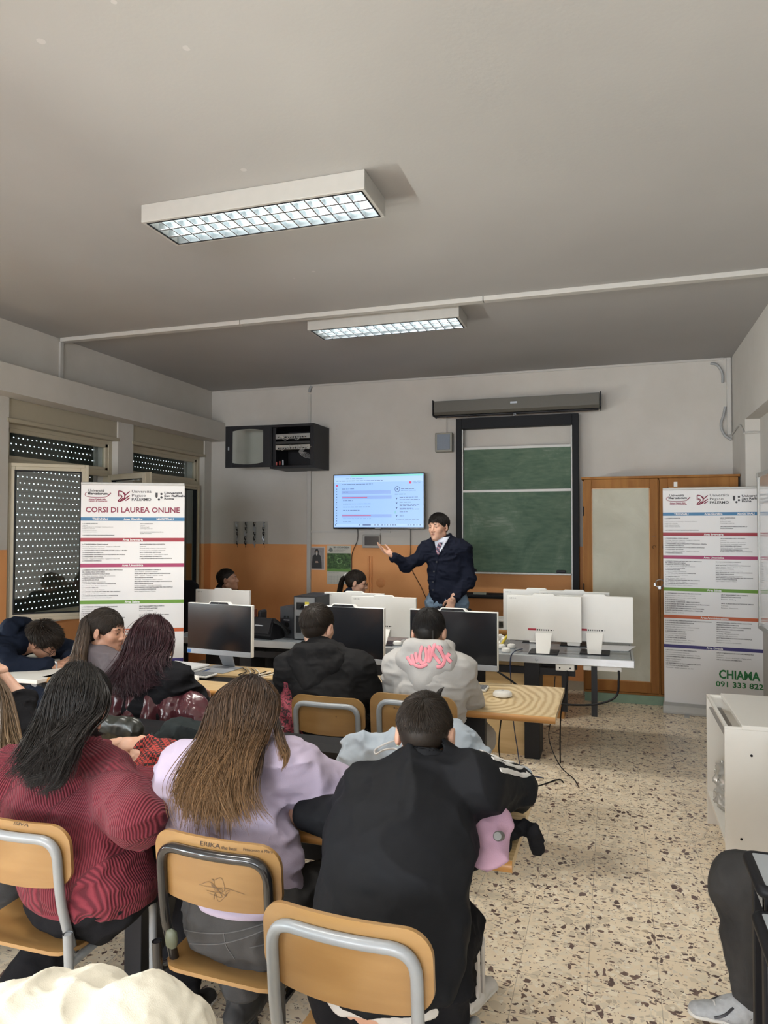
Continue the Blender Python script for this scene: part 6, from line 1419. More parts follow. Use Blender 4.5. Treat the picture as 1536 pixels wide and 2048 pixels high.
def stroke_on(ob, pts, r, mat, name, parent, lift=0.002):
    """printed strokes or seams laid on a garment"""
    bv, T = _bvh(ob); m = MB(); cam0 = Vector((0, 0, CH))
    for st in pts:
        out = []
        for p in catmull([(a, b, 0) for a, b in st], 6):
            h = bv.ray_cast(cam0, ray(p.x, p.y).normalized())
            if h[0] is not None: out.append((h[0], h[1]))
        if len(out) > 1: ribbon(out, r, lift, T, m)
    return m.build(name, mat, parent, smooth=60) if m.v else None
def wrap_on(ob, lines, r, mat, name, parent, lift=0.002):
    """strips dropped on to a surface from given points along given directions"""
    bv, T = _bvh(ob); m = MB()
    for ln in lines:
        out = []
        for o, d in ln:
            h = bv.ray_cast(Vector(o), Vector(d).normalized())
            if h[0] is not None: out.append((h[0], h[1]))
        if len(out) > 1: ribbon(out, r, lift, T, m)
    return m.build(name, mat, parent, smooth=60) if m.v else None
def patch_on(ob, left, right, mat, name, parent, lift=0.003, nu=8, nv=14):
    bv, T = _bvh(ob); cam0 = Vector((0, 0, CH)); L = catmull([(a, b, 0) for a, b in left], nv); R_ = catmull([(a, b, 0) for a, b in right], nv); m = MB(); V = []; F = []; idx = {}
    for i, (a, b) in enumerate(zip(L, R_)):
        for j in range(nu+1):
            q = a.lerp(b, j/nu); h = bv.ray_cast(cam0, ray(q.x, q.y).normalized())
            if h[0] is not None: idx[i, j] = len(V); V.append(h[0]+h[1]*lift-T)
    for i in range(len(L)-1):
        for j in range(nu):
            k = [(i, j), (i, j+1), (i+1, j+1), (i+1, j)]
            if all(x in idx for x in k): F.append(tuple(idx[x] for x in k))
    m.add(V, F); o = m.build(name, mat, parent, smooth=60)
    sd = o.modifiers.new('thickness', 'SOLIDIFY'); sd.thickness = 0.004; sd.offset = -1; return o

# materials
M_NAVYKNIT = cloth('navy_cardigan_knit', (0.010, 0.012, 0.022, 1), 0.9); M_SHIRT = cloth('pale_blue_shirt', (0.58, 0.62, 0.72, 1), 0.7)
M_JEANS = cloth('washed_blue_denim', (0.16, 0.23, 0.32, 1), 0.85, noise=0.35, nscale=14); M_GREYJEANS = cloth('dark_grey_denim', (0.062, 0.061, 0.062, 1), 0.85, noise=0.4, nscale=10)
M_BLACKCLOTH = cloth('black_fleece', (0.012, 0.012, 0.014, 1), 0.9); M_BLACKJACKET = cloth('black_polyester', (0.0115, 0.012, 0.014, 1), 0.62, sheen=0.0, weave=700, bump=0.12)
M_HOODBLACK = cloth('washed_black_cotton', (0.017, 0.0165, 0.017, 1), 0.9); M_GREYHOOD = cloth('light_grey_cotton', (0.40, 0.385, 0.37, 1), 0.9, noise=0.05)
M_LILAC = cloth('lilac_fleece', (0.44, 0.38, 0.50, 1), 0.92, noise=0.05, sheen=0.1); M_TSHIRT = cloth('mauve_grey_jersey', (0.115, 0.098, 0.108, 1), 0.85)
M_NAVY = cloth('navy_cotton', (0.010, 0.014, 0.026, 1), 0.85); M_WHITECLOTH = cloth('white_cotton', (0.62, 0.60, 0.58, 1), 0.8)
def rib_mat():
    t = NT('maroon_ribbed_knit'); a = t.n('ShaderNodeAttribute', attribute_name='rib')
    s = t.math('SINE', t.math('MULTIPLY', a.outputs['Fac'], 2*pi/0.0070)); s = t.math('MULTIPLY_ADD', s, 0.5, 0.5)
    n = t.n('ShaderNodeTexNoise', i_Scale=300.0); t.l(t.coord(), n.inputs['Vector'])
    t.base(t.ramp(s, [(0.10, (0.085, 0.012, 0.020, 1)), (0.5, (0.15, 0.020, 0.033, 1)), (0.95, (0.185, 0.028, 0.042, 1))]))
    t.bump(t.math('ADD', s, t.math('MULTIPLY', n.outputs[0], 0.4)), 0.7, 0.004); return t.set(0.85, spec=0.25, Sheen_Weight=0.05)
M_MAROON = rib_mat()
M_WHITESHOE = plain('white_leather', (0.62, 0.60, 0.57, 1), 0.45, noise=0.06, bump=0.1); M_WHITESOLE = plain('white_rubber', (0.60, 0.58, 0.54, 1), 0.55)
M_DARKSHOE = plain('black_shoe_textile', (0.02, 0.02, 0.022, 1), 0.7); M_DARKSOLE = plain('dark_sole', (0.05, 0.048, 0.046, 1), 0.6)
HB = hair_mat('hair_black', (0.010, 0.008, 0.007, 1), (0.014, 0.011, 0.010, 1)); HD = hair_mat('hair_dark_brown', (0.020, 0.014, 0.010, 1), (0.030, 0.021, 0.015, 1))
HL = hair_mat('hair_brown_golden_tips', (0.038, 0.023, 0.017, 1), (0.20, 0.112, 0.050, 1)); HR = hair_mat('hair_burgundy', (0.028, 0.007, 0.010, 1), (0.035, 0.014, 0.020, 1))
HP = hair_mat('hair_black_with_ash_tips', (0.012, 0.009, 0.008, 1), (0.20, 0.14, 0.10, 1)); HX = hair_mat('hair_ash_blonde_brown', (0.07, 0.045, 0.028, 1), (0.20, 0.13, 0.07, 1))

def presenter():
    Y = 6.30; rng = np.random.RandomState(1)
    R = rotm(161, -2, 3)
    J = dict(head=P(877, 1055, Y-0.03), R=R, neck=P(884, 1087, Y+0.02), chest=P(893, 1125, Y+0.01), pel=P(894, 1205, Y), shR=P(857, 1101, Y-0.02), shL=P(925, 1102, Y+0.05),
             elR=P(814, 1132, Y-0.14), wrR=P(785, 1112, Y-0.30), elL=P(938, 1162, Y+0.04), wrL=P(906, 1198, Y-0.13))
    p = J['pel']; J['hipL'] = p+np.array([0.09, 0, -0.03]); J['hipR'] = p+np.array([-0.09, 0, -0.03])
    J['knL'] = np.array([p[0]+0.12, Y-0.03, 0.48]); J['knR'] = np.array([p[0]-0.10, Y-0.03, 0.48]); J['anL'] = np.array([p[0]+0.13, Y+0.02, 0.09]); J['anR'] = np.array([p[0]-0.12, Y+0.02, 0.09])
    hd = unit(P(752, 1093, Y-0.38)-J['wrR'])
    t = figure('standing man in navy cardigan, shirt and tie, one arm stretched out towards the television', J, SK1, hands=[('R', hd, (0.1, 0.45, -0.9), dict(curl=(0.12, 0.2, 0.28, 0.35), thumb=0.0, spread=0.2)), ('L', unit([-0.25, -0.25, -0.9]), (0.2, -0.9, 0.2), dict(curl=(0.3, 0.3, 0.3, 0.3)))])
    sd = unit(J['shL']-J['shR']); f = np.array([-0.2, -0.98, 0.0])
    sh = torso_prims(J['pel']+[0, 0, 0.0], J['chest'], J['neck'], J['shL'], J['shR'], w=(0.128, 0.140, 0.135), waist=0.125)
    garment('shirt', sh+[Cone(J['neck']-[0, 0, 0.02], J['neck']+[0, 0, 0.045], 0.066, 0.060, k=0.02), Ell(J['neck']+f*0.02+[0, 0, 0.075], (0.055, 0.055, 0.05), k=0.008, sub=True)], M_SHIRT, t, 0.006)
    vt = J['neck']+f*0.105+[0, 0, 0.03]; vb = J['chest']+f*0.142+[0, 0, 0.035]
    cg = [q.grow(0.019) for q in sh]+arm_prims(J['shR'], J['elR'], J['wrR']+0.10*(J['elR']-J['wrR']), (0.064, 0.053, 0.050, 0.036))+arm_prims(J['shL'], J['elL'], J['wrL']+0.12*(J['elL']-J['wrL']), (0.066, 0.055, 0.053, 0.040))
    cg += [Cone(J['pel']+[0, 0, 0.10], J['pel']+[0, 0, -0.015], 0.147, 0.150, sd, 0.76, 0.03), Ell(J['neck']+[0, 0, 0.075], (0.075, 0.07, 0.05), k=0.012, sub=True), Cone(J['pel']+f*0.16+[0, 0, -0.02], J['pel']+f*0.17+[0, 0, 0.055], 0.035, 0.004, sd, 1, 0.006, sub=True)]
    cd = garment('cardigan', cg, M_NAVYKNIT, t, 0.006, folds(0.011, (7, 7, 12), 1))
    m = MB(); 
    for px, py in ((873, 1124), (868, 1143), (866, 1164), (866, 1180)):
        v = at(px, py, Y-0.16); m.lathe([(0.001, 0.003), (0.008, 0.003), (0.008, 0)], seg=10); m.v[-30:] = [(a+v.x, v.y-c, b+v.z) for a, b, c in m.v[-30:]]
    m.build('button', M_DARKMETAL, t)
    k = J['neck']+f*0.075+[0, 0, 0.012]
    tn = NT('striped_tie'); w = tn.n('ShaderNodeTexWave', bands_direction='DIAGONAL', i_Scale=14.0); tn.l(tn.coord((1, 0, 1)), w.inputs['Vector'])
    tn.base(tn.ramp(w.outputs[0], [(0.0, (0.018, 0.022, 0.06, 1)), (0.5, (0.018, 0.022, 0.06, 1)), (0.55, (0.40, 0.10, 0.11, 1)), (0.8, (0.40, 0.10, 0.11, 1)), (0.85, (0.25, 0.25, 0.32, 1))], 'CONSTANT')); tn.set(0.5)
    patch_on(cd, [(869, 1079), (871, 1092), (875, 1110)], [(899, 1074), (889, 1091), (876.5, 1111)], M_SHIRT, 'shirt_front', t, 0.004)
    patch_on(cd, [(877.5, 1085), (873.5, 1096), (873.5, 1104), (875.5, 1111)], [(884.5, 1085), (882, 1095), (880, 1103), (876.5, 1111)], tn.m, 'tie', t, 0.009)
    stroke_on(cd, [[(868, 1078), (871, 1093), (875.5, 1112), (873, 1135), (869, 1160), (868, 1185)], [(900, 1073), (890, 1091), (877, 1112)]], 0.006, M_NAVYKNIT, 'button_band', t, 0.005)
    stroke_on(cd, [[(885.5, 1100), (886.5, 1100)]], 0.004, M_SILVER, 'lapel_pin', t, 0.006)
    cl = [Cone(J['neck']+sd*sg*0.058+[0, 0, 0.048], k+sd*sg*0.030-[0, 0, 0.012], 0.014, 0.020, unit(f), 0.5, 0.01) for sg in (-1, 1)]
    cl += [Cone(J['neck']-f*0.03+sd*sg*0.05+[0, 0, 0.05], J['neck']+sd*sg*0.058+[0, 0, 0.048], 0.014, 0.014, k=0.01) for sg in (-1, 1)]
    garment('shirt_collar', cl, M_SHIRT, t, 0.004)
    trousers(t, J, M_JEANS, seat=0.125, flat=0.85, name='jeans', disp=folds(0.012, (8, 8, 16), 4))
    for s in 'LR': shoe(t, J['an'+s], (-0.1, -1), M_DARKSHOE, M_DARKSOLE)
    w = J['wrR']+0.02*unit(J['elR']-J['wrR']); ax = unit(J['elR']-J['wrR']); u = unit(np.cross(ax, [0, 0, 1])); v = np.cross(ax, u)
    MB().tube([tuple(w+(u*cos(q*pi/8)+v*sin(q*pi/8))*0.033) for q in range(16)], 0.006, 6, closed=True).build('wristwatch', M_STEEL, t, smooth=60)
    MB().cyl(tuple(w+u*0.031), tuple(w+u*0.042), 0.017, 16).build('watch_face', M_SILVER, t)
    short_hair('hair', J['head'], R, HB, t, length=0.034, n=4500, fringe=0.1, fluff=0.25, low=-0.30, vol=1.03, rng=rng)
    eyes(t, J['head'], R)
    # light beard shade is skin colour of its own
presenter()

def back_man():
    Y = 6.75; R = rotm(-72, 8, 0); H = P(455, 1160, Y)
    J = dict(head=H, R=R, neck=H+[-0.05, 0.0, -0.15], chest=H+[-0.06, 0, -0.36], pel=H+[-0.05, 0.02, -0.60], shL=H+[-0.04, 0.19, -0.20], shR=H+[-0.08, -0.19, -0.20],
             elL=H+[0.06, 0.24, -0.44], elR=H+[0.05, -0.24, -0.44], wrL=H+[0.28, 0.12, -0.44], wrR=H+[0.28, -0.12, -0.44])
    legs_seated(J, (1, 0))
    t = figure('seated man with shaved head in profile by the left back wall', J, SK2, vox=0.012)
    tp = [p.grow(0.012) for p in torso_prims(J['pel'], J['chest'], J['neck'], J['shL'], J['shR'])]
    for s in 'LR': tp += arm_prims(J['sh'+s], J['el'+s], J['wr'+s], (0.075, 0.062, 0.058, 0.045))
    tp += [Cone(J['neck']-[0, 0, 0.02], J['neck']+[0, 0, 0.05], 0.075, 0.066, k=0.03), Ell(J['neck']+[0, 0, 0.08], (0.06, 0.06, 0.04), k=0.01, sub=True)]
    garment('jacket', tp, M_BLACKCLOTH, t, 0.010, folds(0.01))
    trousers(t, J, M_GREYJEANS, vox=0.012); [shoe(t, J['an'+s], (1, 0), M_DARKSHOE, M_DARKSOLE) for s in 'LR']
    short_hair('hair', H, R, HD, t, length=0.008, n=2500, fluff=0.4, low=-0.25, vol=0.985, rng=np.random.RandomState(2), r=0.0008)
    eyes(t, H, R)
back_man()
def back_woman():
    Y = 6.70; R = rotm(-78, -12, 0); H = P(713, 1166, Y); rng = np.random.RandomState(3)
    J = dict(head=H, R=R, neck=H+[-0.05, 0.0, -0.14], chest=H+[-0.08, 0, -0.34], pel=H+[-0.10, 0.02, -0.58], shL=H+[-0.05, 0.17, -0.18], shR=H+[-0.07, -0.17, -0.18],
             elL=H+[0.05, 0.2, -0.38], elR=H+[0.05, -0.2, -0.38], wrL=H+[0.25, 0.1, -0.36], wrR=H+[0.25, -0.1, -0.36])
    legs_seated(J, (1, 0))
    t = figure('seated woman with glasses and dark ponytail in profile below the calendar', J, SK1, male=False, vox=0.012)
    tp = [p.grow(0.01) for p in torso_prims(J['pel'], J['chest'], J['neck'], J['shL'], J['shR'], w=(0.16, 0.15, 0.13), waist=0.135)]
    for s in 'LR': tp += arm_prims(J['sh'+s], J['el'+s], J['wr'+s], (0.066, 0.055, 0.052, 0.042))
    tp += [Cone(J['neck']-[0, 0, 0.03], J['neck']+[0.01, 0, 0.04], 0.075, 0.068, k=0.03), Ell(J['neck']+[0, 0, 0.08], (0.06, 0.06, 0.04), k=0.01, sub=True)]
    garment('sweater', tp, M_NAVY, t, 0.010, folds(0.008))
    trousers(t, J, M_GREYJEANS, vox=0.012); [shoe(t, J['an'+s], (1, 0), M_DARKSHOE, M_DARKSOLE) for s in 'LR']
    h = short_hair('hair', H, R, HD, t, length=0.03, n=2200, fluff=0.08, low=-0.5, vol=1.03, swirl=False, back=0.8, rng=rng)
    b = H+R@np.array([0, -0.115, 0.05]); e = H+np.array([-0.20, 0, -0.16])
    g = [[b+[0, -.02, .0], b+[-.04, -.03, -.03], (b+e)/2+[-.02, -.03, .03], e+[0, -.03, 0]], [b, b+[-.05, 0, -.03], (b+e)/2+[-.03, 0, .03], e+[-.02, 0, 0]], [b+[0, .02, 0], b+[-.03, .03, -.05], (b+e)/2+[.0, .03, 0], e+[.03, .02, -.03]]]
    strands('ponytail', hair_flow(g, 350, 12, 0.008, rng), 0.0022, HD, h, rng=rng)
    MB().tube([tuple(b+np.array([-.008+.0*q, 0.018*cos(q*pi/5), 0.018*sin(q*pi/5)])) for q in range(10)], 0.007, 6, closed=True).build('hair_tie', M_WHITEPL, t, smooth=60)
    T = Matrix.Translation(Vector(H))@Matrix(R.tolist()).to_4x4(); m = MB()
    for s in (-1, 1):
        m.tube([T@Vector((s*0.032+0.022*cos(q*pi/8), 0.104, 0.002+0.017*sin(q*pi/8))) for q in range(16)], 0.0016, 5, closed=True)
        m.tube([T@Vector((s*0.054, 0.102, 0.006)), T@Vector((s*0.072, 0.06, 0.006)), T@Vector((s*0.079, -0.01, 0.008))], 0.0016, 5)
    m.tube([T@Vector((-0.01, 0.106, 0.004)), T@Vector((0.01, 0.106, 0.004))], 0.0016, 5); m.build('glasses', M_BLACK, t)
    eyes(t, H, R)
back_woman()

def hoodie_top(t, J, mat, w=(0.175, 0.180, 0.16), arm=(0.078, 0.066, 0.064, 0.048), fold=0.012, seed=1, name='hoodie', waist=0.168, dep=(0.72, 0.66, 0.52), cuff=True, extra=(), rib=False, vox=0.007, freq=(6, 6, 13), neckcut=True, hem=0.0):
    L = torso_prims(J['pel'], J['chest'], J['neck'], J['shL'], J['shR'], w=w, waist=waist, dep=dep)
    for s in 'LR':
        wr = V3(J['wr'+s]); el = V3(J['el'+s]); L += arm_prims(J['sh'+s], el, wr+0.12*(el-wr), arm)
    L += list(extra)+[Below((0, 0, hem or 0.52))]
    if neckcut: L += [Cone(V3(J['neck'])-[0, 0, 0.03], V3(J['neck'])*0.7+V3(J['head'])*0.3, 0.072, 0.062, k=0.03), Ell(V3(J['neck'])*0.55+V3(J['head'])*0.45, (0.062, 0.062, 0.045), k=0.010, sub=True)]
    g = garment(name, L, mat, t, vox, folds(fold, freq, seed), rib=rib)
    return g
def black_hoodie_boy():
    Y = 3.46; R = rotm(-8, -6, 2); rng = np.random.RandomState(4); H = P(635, 1255, Y+0.06)
    J = dict(head=H, R=R, neck=P(640, 1317, Y), chest=P(655, 1375, Y-0.01), pel=np.array([-1.36, Y-0.02, 0.56]), shL=P(583, 1330, Y-0.01), shR=P(716, 1332, Y), elL=P(566, 1428, Y+0.10), elR=P(748, 1410, Y+0.10), wrL=Q(600, 1372, 0.80), wrR=Q(735, 1372, 0.80))
    legs_seated(J, (0, 1), tuck=0.0)
    t = figure('student in washed black hooded sweatshirt with dark red print, back to the viewer', J, SK1, hands=[('L', (0.3, 1, 0), (0, 0, 1), {}), ('R', (-0.3, 1, 0), (0, 0, 1), {})])
    hoodie_top(t, J, M_HOODBLACK, seed=5, fold=0.011)
    hoodie_hood(t, J['neck']+[0, 0.0, 0.0], (0, -1, 0), (1, 0, 0), M_HOODBLACK, w=0.135, drop=0.20, up=0.045)
    tn = NT('dark_red_print'); n = tn.n('ShaderNodeTexNoise', i_Scale=55.0, i_Detail=4.0, i_Distortion=1.5); tn.l(tn.coord(), n.inputs['Vector']); tn.base(tn.ramp(n.outputs[0], [(0.42, (0.02, 0.012, 0.014, 1)), (0.5, (0.22, 0.03, 0.05, 1)), (0.75, (0.33, 0.08, 0.10, 1))])); tn.set(0.85)
    q = P(565, 1440, Y-0.12)
    garment('printed_side_panel', [Cone(P(586, 1425, Y-0.03), P(590, 1475, Y-0.03), 0.105, 0.110, (1, 0, 0), 1.05, 0.03), Cone(P(572, 1335, Y-0.04), P(578, 1385, Y-0.05), 0.012, 0.02, (1, 0, 0), 1.2, 0.03)], tn.m, t, 0.007, folds(0.010, (12, 12, 16), 9))
    trousers(t, J, M_GREYJEANS); [shoe(t, J['an'+s], (0, 1), M_DARKSHOE, M_DARKSOLE) for s in 'LR']
    short_hair('hair', H, R, HD, t, length=0.055, n=7500, fluff=0.14, low=-0.88, vol=0.98, rng=rng, r=0.0010)
black_hoodie_boy()
def grey_hoodie_boy():
    Y = 3.50; R = rotm(2, -22, 0); rng = np.random.RandomState(5); H = P(858, 1266, Y+0.10)
    J = dict(head=H, R=R, neck=P(858, 1322, Y), chest=P(862, 1372, Y-0.01), pel=np.array([-0.90, Y-0.02, 0.56]), shL=P(798, 1334, Y), shR=P(921, 1340, Y+0.01), elL=P(783, 1392, Y+0.14), elR=P(938, 1398, Y+0.14), wrL=Q(810, 1368, 0.80), wrR=Q(900, 1368, 0.80))
    legs_seated(J, (0, 1), tuck=0.0)
    t = figure('student in light grey hooded sweatshirt with pink graffiti lettering on the hood', J, SK1, hands=[('L', (0.3, 1, 0), (0, 0, 1), {}), ('R', (-0.3, 1, 0), (0, 0, 1), {})])
    hoodie_top(t, J, M_GREYHOOD, seed=8, fold=0.010, w=(0.18, 0.17, 0.15), arm=(0.076, 0.066, 0.066, 0.050))
    hd = hoodie_hood(t, J['neck']+[0, 0.0, 0.015], (0, -1, 0), (1, 0, 0), M_GREYHOOD, w=0.125, drop=0.185, up=0.055, disp=folds(0.004, (8, 8, 8), 3))
    S = lambda L: [[(740+u/5.908, 1200+v/5.908) for u, v in s] for s in L]
    st = S([[(615, 540), (592, 630), (590, 710), (625, 752), (660, 715), (668, 640), (650, 560)], [(700, 560), (698, 700), (690, 740)], [(765, 515), (735, 620), (700, 730)], [(690, 540), (750, 640), (830, 750)], [(790, 540), (850, 630), (880, 710), (845, 780), (785, 790)],
            [(895, 650), (925, 700), (960, 735)], [(910, 635), (950, 660)], [(436, 668), (468, 715), (500, 770)], [(495, 640), (505, 700), (530, 775)], [(540, 615), (548, 690), (560, 740)], [(530, 770), (600, 788), (680, 755)], [(820, 545), (850, 590)]])
    stroke_on(hd, st, 0.0105, colr('graffiti_outline', 88, 52, 58), 'graffiti_outline', hd, lift=0.001)
    stroke_on(hd, st, 0.0082, colr('graffiti_pink', 226, 140, 150, 0.7), 'graffiti_lettering', hd, lift=0.0022)
    trousers(t, J, M_GREYHOOD); [shoe(t, J['an'+s], (0, 1), M_WHITESHOE, M_WHITESOLE) for s in 'LR']
    h = short_hair('hair', H, R, HB, t, length=0.06, n=7500, fluff=0.14, low=-0.88, vol=0.97, rng=rng, r=0.0010)
    MB().tube([P(866, 1262, Y-0.03), P(866, 1275, Y-0.05), P(867, 1287, Y-0.06)], [0.006, 0.004, 0.002], 6).build('hair_tail', HB, h, smooth=60)
grey_hoodie_boy()

def jacket_boy():
    R = rotm(4, -16, 0); rng = np.random.RandomState(6); H = P(850, 1470, 2.10)
    J = dict(head=H, R=R, neck=P(852, 1556, 2.02), chest=P(800, 1672, 1.86), pel=P(772, 1948, 1.63), shL=P(728, 1592, 1.96), shR=P(950, 1572, 2.0), elL=Q(702, 1640, 0.81), elR=Q(1022, 1572, 0.86), wrL=Q(610, 1633, 0.80), wrR=Q(948, 1536, 0.86))
    p = J['pel']; J['hipL'] = p+np.array([-0.09, 0.03, -0.01]); J['hipR'] = p+np.array([0.09, 0.03, -0.01]); J['knL'] = p+np.array([-0.17, 0.42, 0.0]); J['knR'] = p+np.array([0.075, 0.40, 0.0]); J['knL'][2] = J['knR'][2] = 0.52
    J['anR'] = Q(918, 1972, 0.12); J['anL'] = J['knL']+[0.0, -0.02, -0.42]
    t = figure('student in black tracksuit with white stripes, cropped dark hair, leaning on the front desk', J, SK1, hands=[('L', unit([-0.9, 0.45, 0.05]), (-0.3, -0.5, 0.8), dict(curl=(0.9, 0.9, 0.9, 0.9), thumb=0.8)), ('R', unit([-0.9, 0.3, 0]), (0, 0, 1), {})])
    # long back panel down to the hem
    ex = [Cone(P(778, 1800, 1.70), P(770, 1905, 1.62), 0.172, 0.165, (1, 0, 0), 0.62, 0.05), Cone(J['neck']-[0, 0, 0.02], J['neck']+[0, 0.015, 0.045], 0.075, 0.068, k=0.03), Ell(J['neck']+[0, 0.02, 0.085], (0.058, 0.058, 0.05), k=0.008, sub=True)]
    L = torso_prims(p+[0, 0, 0.05], J['chest'], J['neck'], J['shL'], J['shR'], w=(0.165, 0.195, 0.18), waist=0.172, dep=(0.66, 0.62, 0.5))+ex[:1]
    for s in 'LR': wr = V3(J['wr'+s]); el = V3(J['el'+s]); L += arm_prims(J['sh'+s], el, wr+0.06*(el-wr), (0.082, 0.066, 0.064, 0.044))
    L += ex[1:]
    L += [Below((0, 0, 0.625))]
    jk = garment('track_jacket', L, M_BLACKJACKET, t, 0.0065, lambda X: folds(0.010, (4, 4, 8), 12, (0.2, 0.4, 0.3))(X)+folds(0.002, (12, 12, 18), 4)(X))
    collar = [Cone(J['neck']-[0, 0, 0.0], J['neck']+[0, 0.015, 0.042], 0.077, 0.072, k=0.02), Ell(J['neck']+[0, 0.03, 0.07], (0.062, 0.066, 0.05), k=0.006, sub=True)]
    garment('jacket_collar', collar, M_BLACKJACKET, t, 0.005)
    # three stripes down each sleeve
    for s in 'R':
        sh, el, wr = (V3(J[k+s]) for k in ('sh', 'el', 'wr')); lines = []
        for a in (-0.42, 0.0, 0.42):
            ln = []
            for q in range(19):
                u = q/18*(1.0 if s == 'R' else 0.60)
                if u < 0.62: c = sh+(el-sh)*(u/0.62); ax = unit(el-sh)
                else: c = el+(wr-el)*((u-0.62)/0.38)*0.8; ax = unit(wr-el)
                up = np.array([0.35 if s == 'R' else -0.35, -0.45, 1.0]); up = unit(up-ax*(up@ax)); sd = np.cross(ax, up); dr = up*cos(a)+sd*sin(a)
                ln.append((tuple(c+dr*0.2), tuple(-dr)))
            lines.append(ln)
        wrap_on(jk, lines, 0.0085, M_WHITECLOTH, 'sleeve_stripe', jk, 0.003)
    # white shirt between jacket and trousers
    garment('white_undershirt', [Cone(p+[-0.03, -0.02, -0.035], p+[0.03, -0.02, -0.035], 0.128, 0.128, (0, 0, 1), 0.70, 0.03), Cone(p-[0, 0.02, 0.02], p+[0, 0.0, 0.05], 0.13, 0.12, (1, 0, 0), 0.75, 0.03), Below((0, 0, 0.575))], M_WHITECLOTH, t, 0.008, folds(0.006, (14, 14, 14), 2))
    tr_ = trousers(t, dict(J, pel=p+[0, 0.02, -0.045]), M_BLACKCLOTH, seat=0.130, name='track_trousers', r=(0.085, 0.075, 0.072, 0.064))
    kn, an = J['knR'], J['anR']; m = MB()
    for a in (-0.45, -0.05, 0.35):
        m.tube([tuple(kn+(an-kn)*u+np.array([0.080*cos(a), 0.0, 0])+np.array([0, 0.080*sin(a), 0])) for u in (0.15, 0.5, 0.8, 0.98)], 0.009, 6)
    m.build('leg_stripe', M_WHITECLOTH, tr_, smooth=60)
    shoe(t, J['anR'], (0.42, 0.90), M_WHITESHOE, M_WHITESOLE, 'sneaker', lace=M_WHITECLOTH); shoe(t, J['anL'], (0, 1), M_WHITESHOE, M_WHITESOLE, 'sneaker', lace=M_WHITECLOTH)
    short_hair('hair', H, R, HD, t, length=0.032, n=11000, fluff=0.25, low=-0.88, vol=0.96, rng=rng, r=0.0008)
    q = H+R@np.array([0.03, 0.02, 0.115]); MB().tube([tuple(q), tuple(q+[0.008, 0, 0.018]), tuple(q+[0.02, 0, 0.03])], [0.012, 0.007, 0.001], 6).build('hair_tuft', HD, t, smooth=60)
    for s in (-1, 1): c = H+R@np.array([s*0.083, 0.004, -0.010]); MB().cyl(tuple(c), tuple(c+R@np.array([0, 0.002, -0.026])), 0.0035, 8).build('earbud', colr('pale_green_earbud', 190, 230, 190, 0.3), t, smooth=60)
jacket_boy()

def long_hair(t, H, R, mat, guides, Ys, n=2200, spread=0.006, thick=0.0015, under=260, vol=1.08, T=24, rng=None, lenvar=0.2, extra=(), low=-0.75):
    rng = rng or NR
    cap = short_hair('hair', H, R, mat, t, length=0.05, n=1500, fluff=0.02, low=low, vol=vol, swirl=False, rng=rng, back=0.3)
    G = [[P(x, y, Yk) for (x, y), Yk in zip(g, Ys if not isinstance(g[0], str) else g)] for g in guides]
    strands('hair_underlayer', hair_flow(G, under, T, spread*1.1, rng, lenvar=lenvar*1.3)+np.array([0, 0.010, 0]), thick*4.0, mat, cap, seg=5, taper=0.15, rng=rng)
    strands('long_strands', hair_flow(G, n, T, spread*1.5, rng, lenvar=lenvar), thick*(0.6+0.8*rng.rand(n)), mat, cap, rng=rng)
    for g2, n2, y2 in extra:
        E = [[P(x, y, Yk) for (x, y), Yk in zip(g, y2)] for g in g2]
        strands('loose_lock', hair_flow(E, n2, T, spread*0.9, rng, lenvar=lenvar), thick*(0.6+0.8*rng.rand(n2)), mat, cap, rng=rng)
    return cap
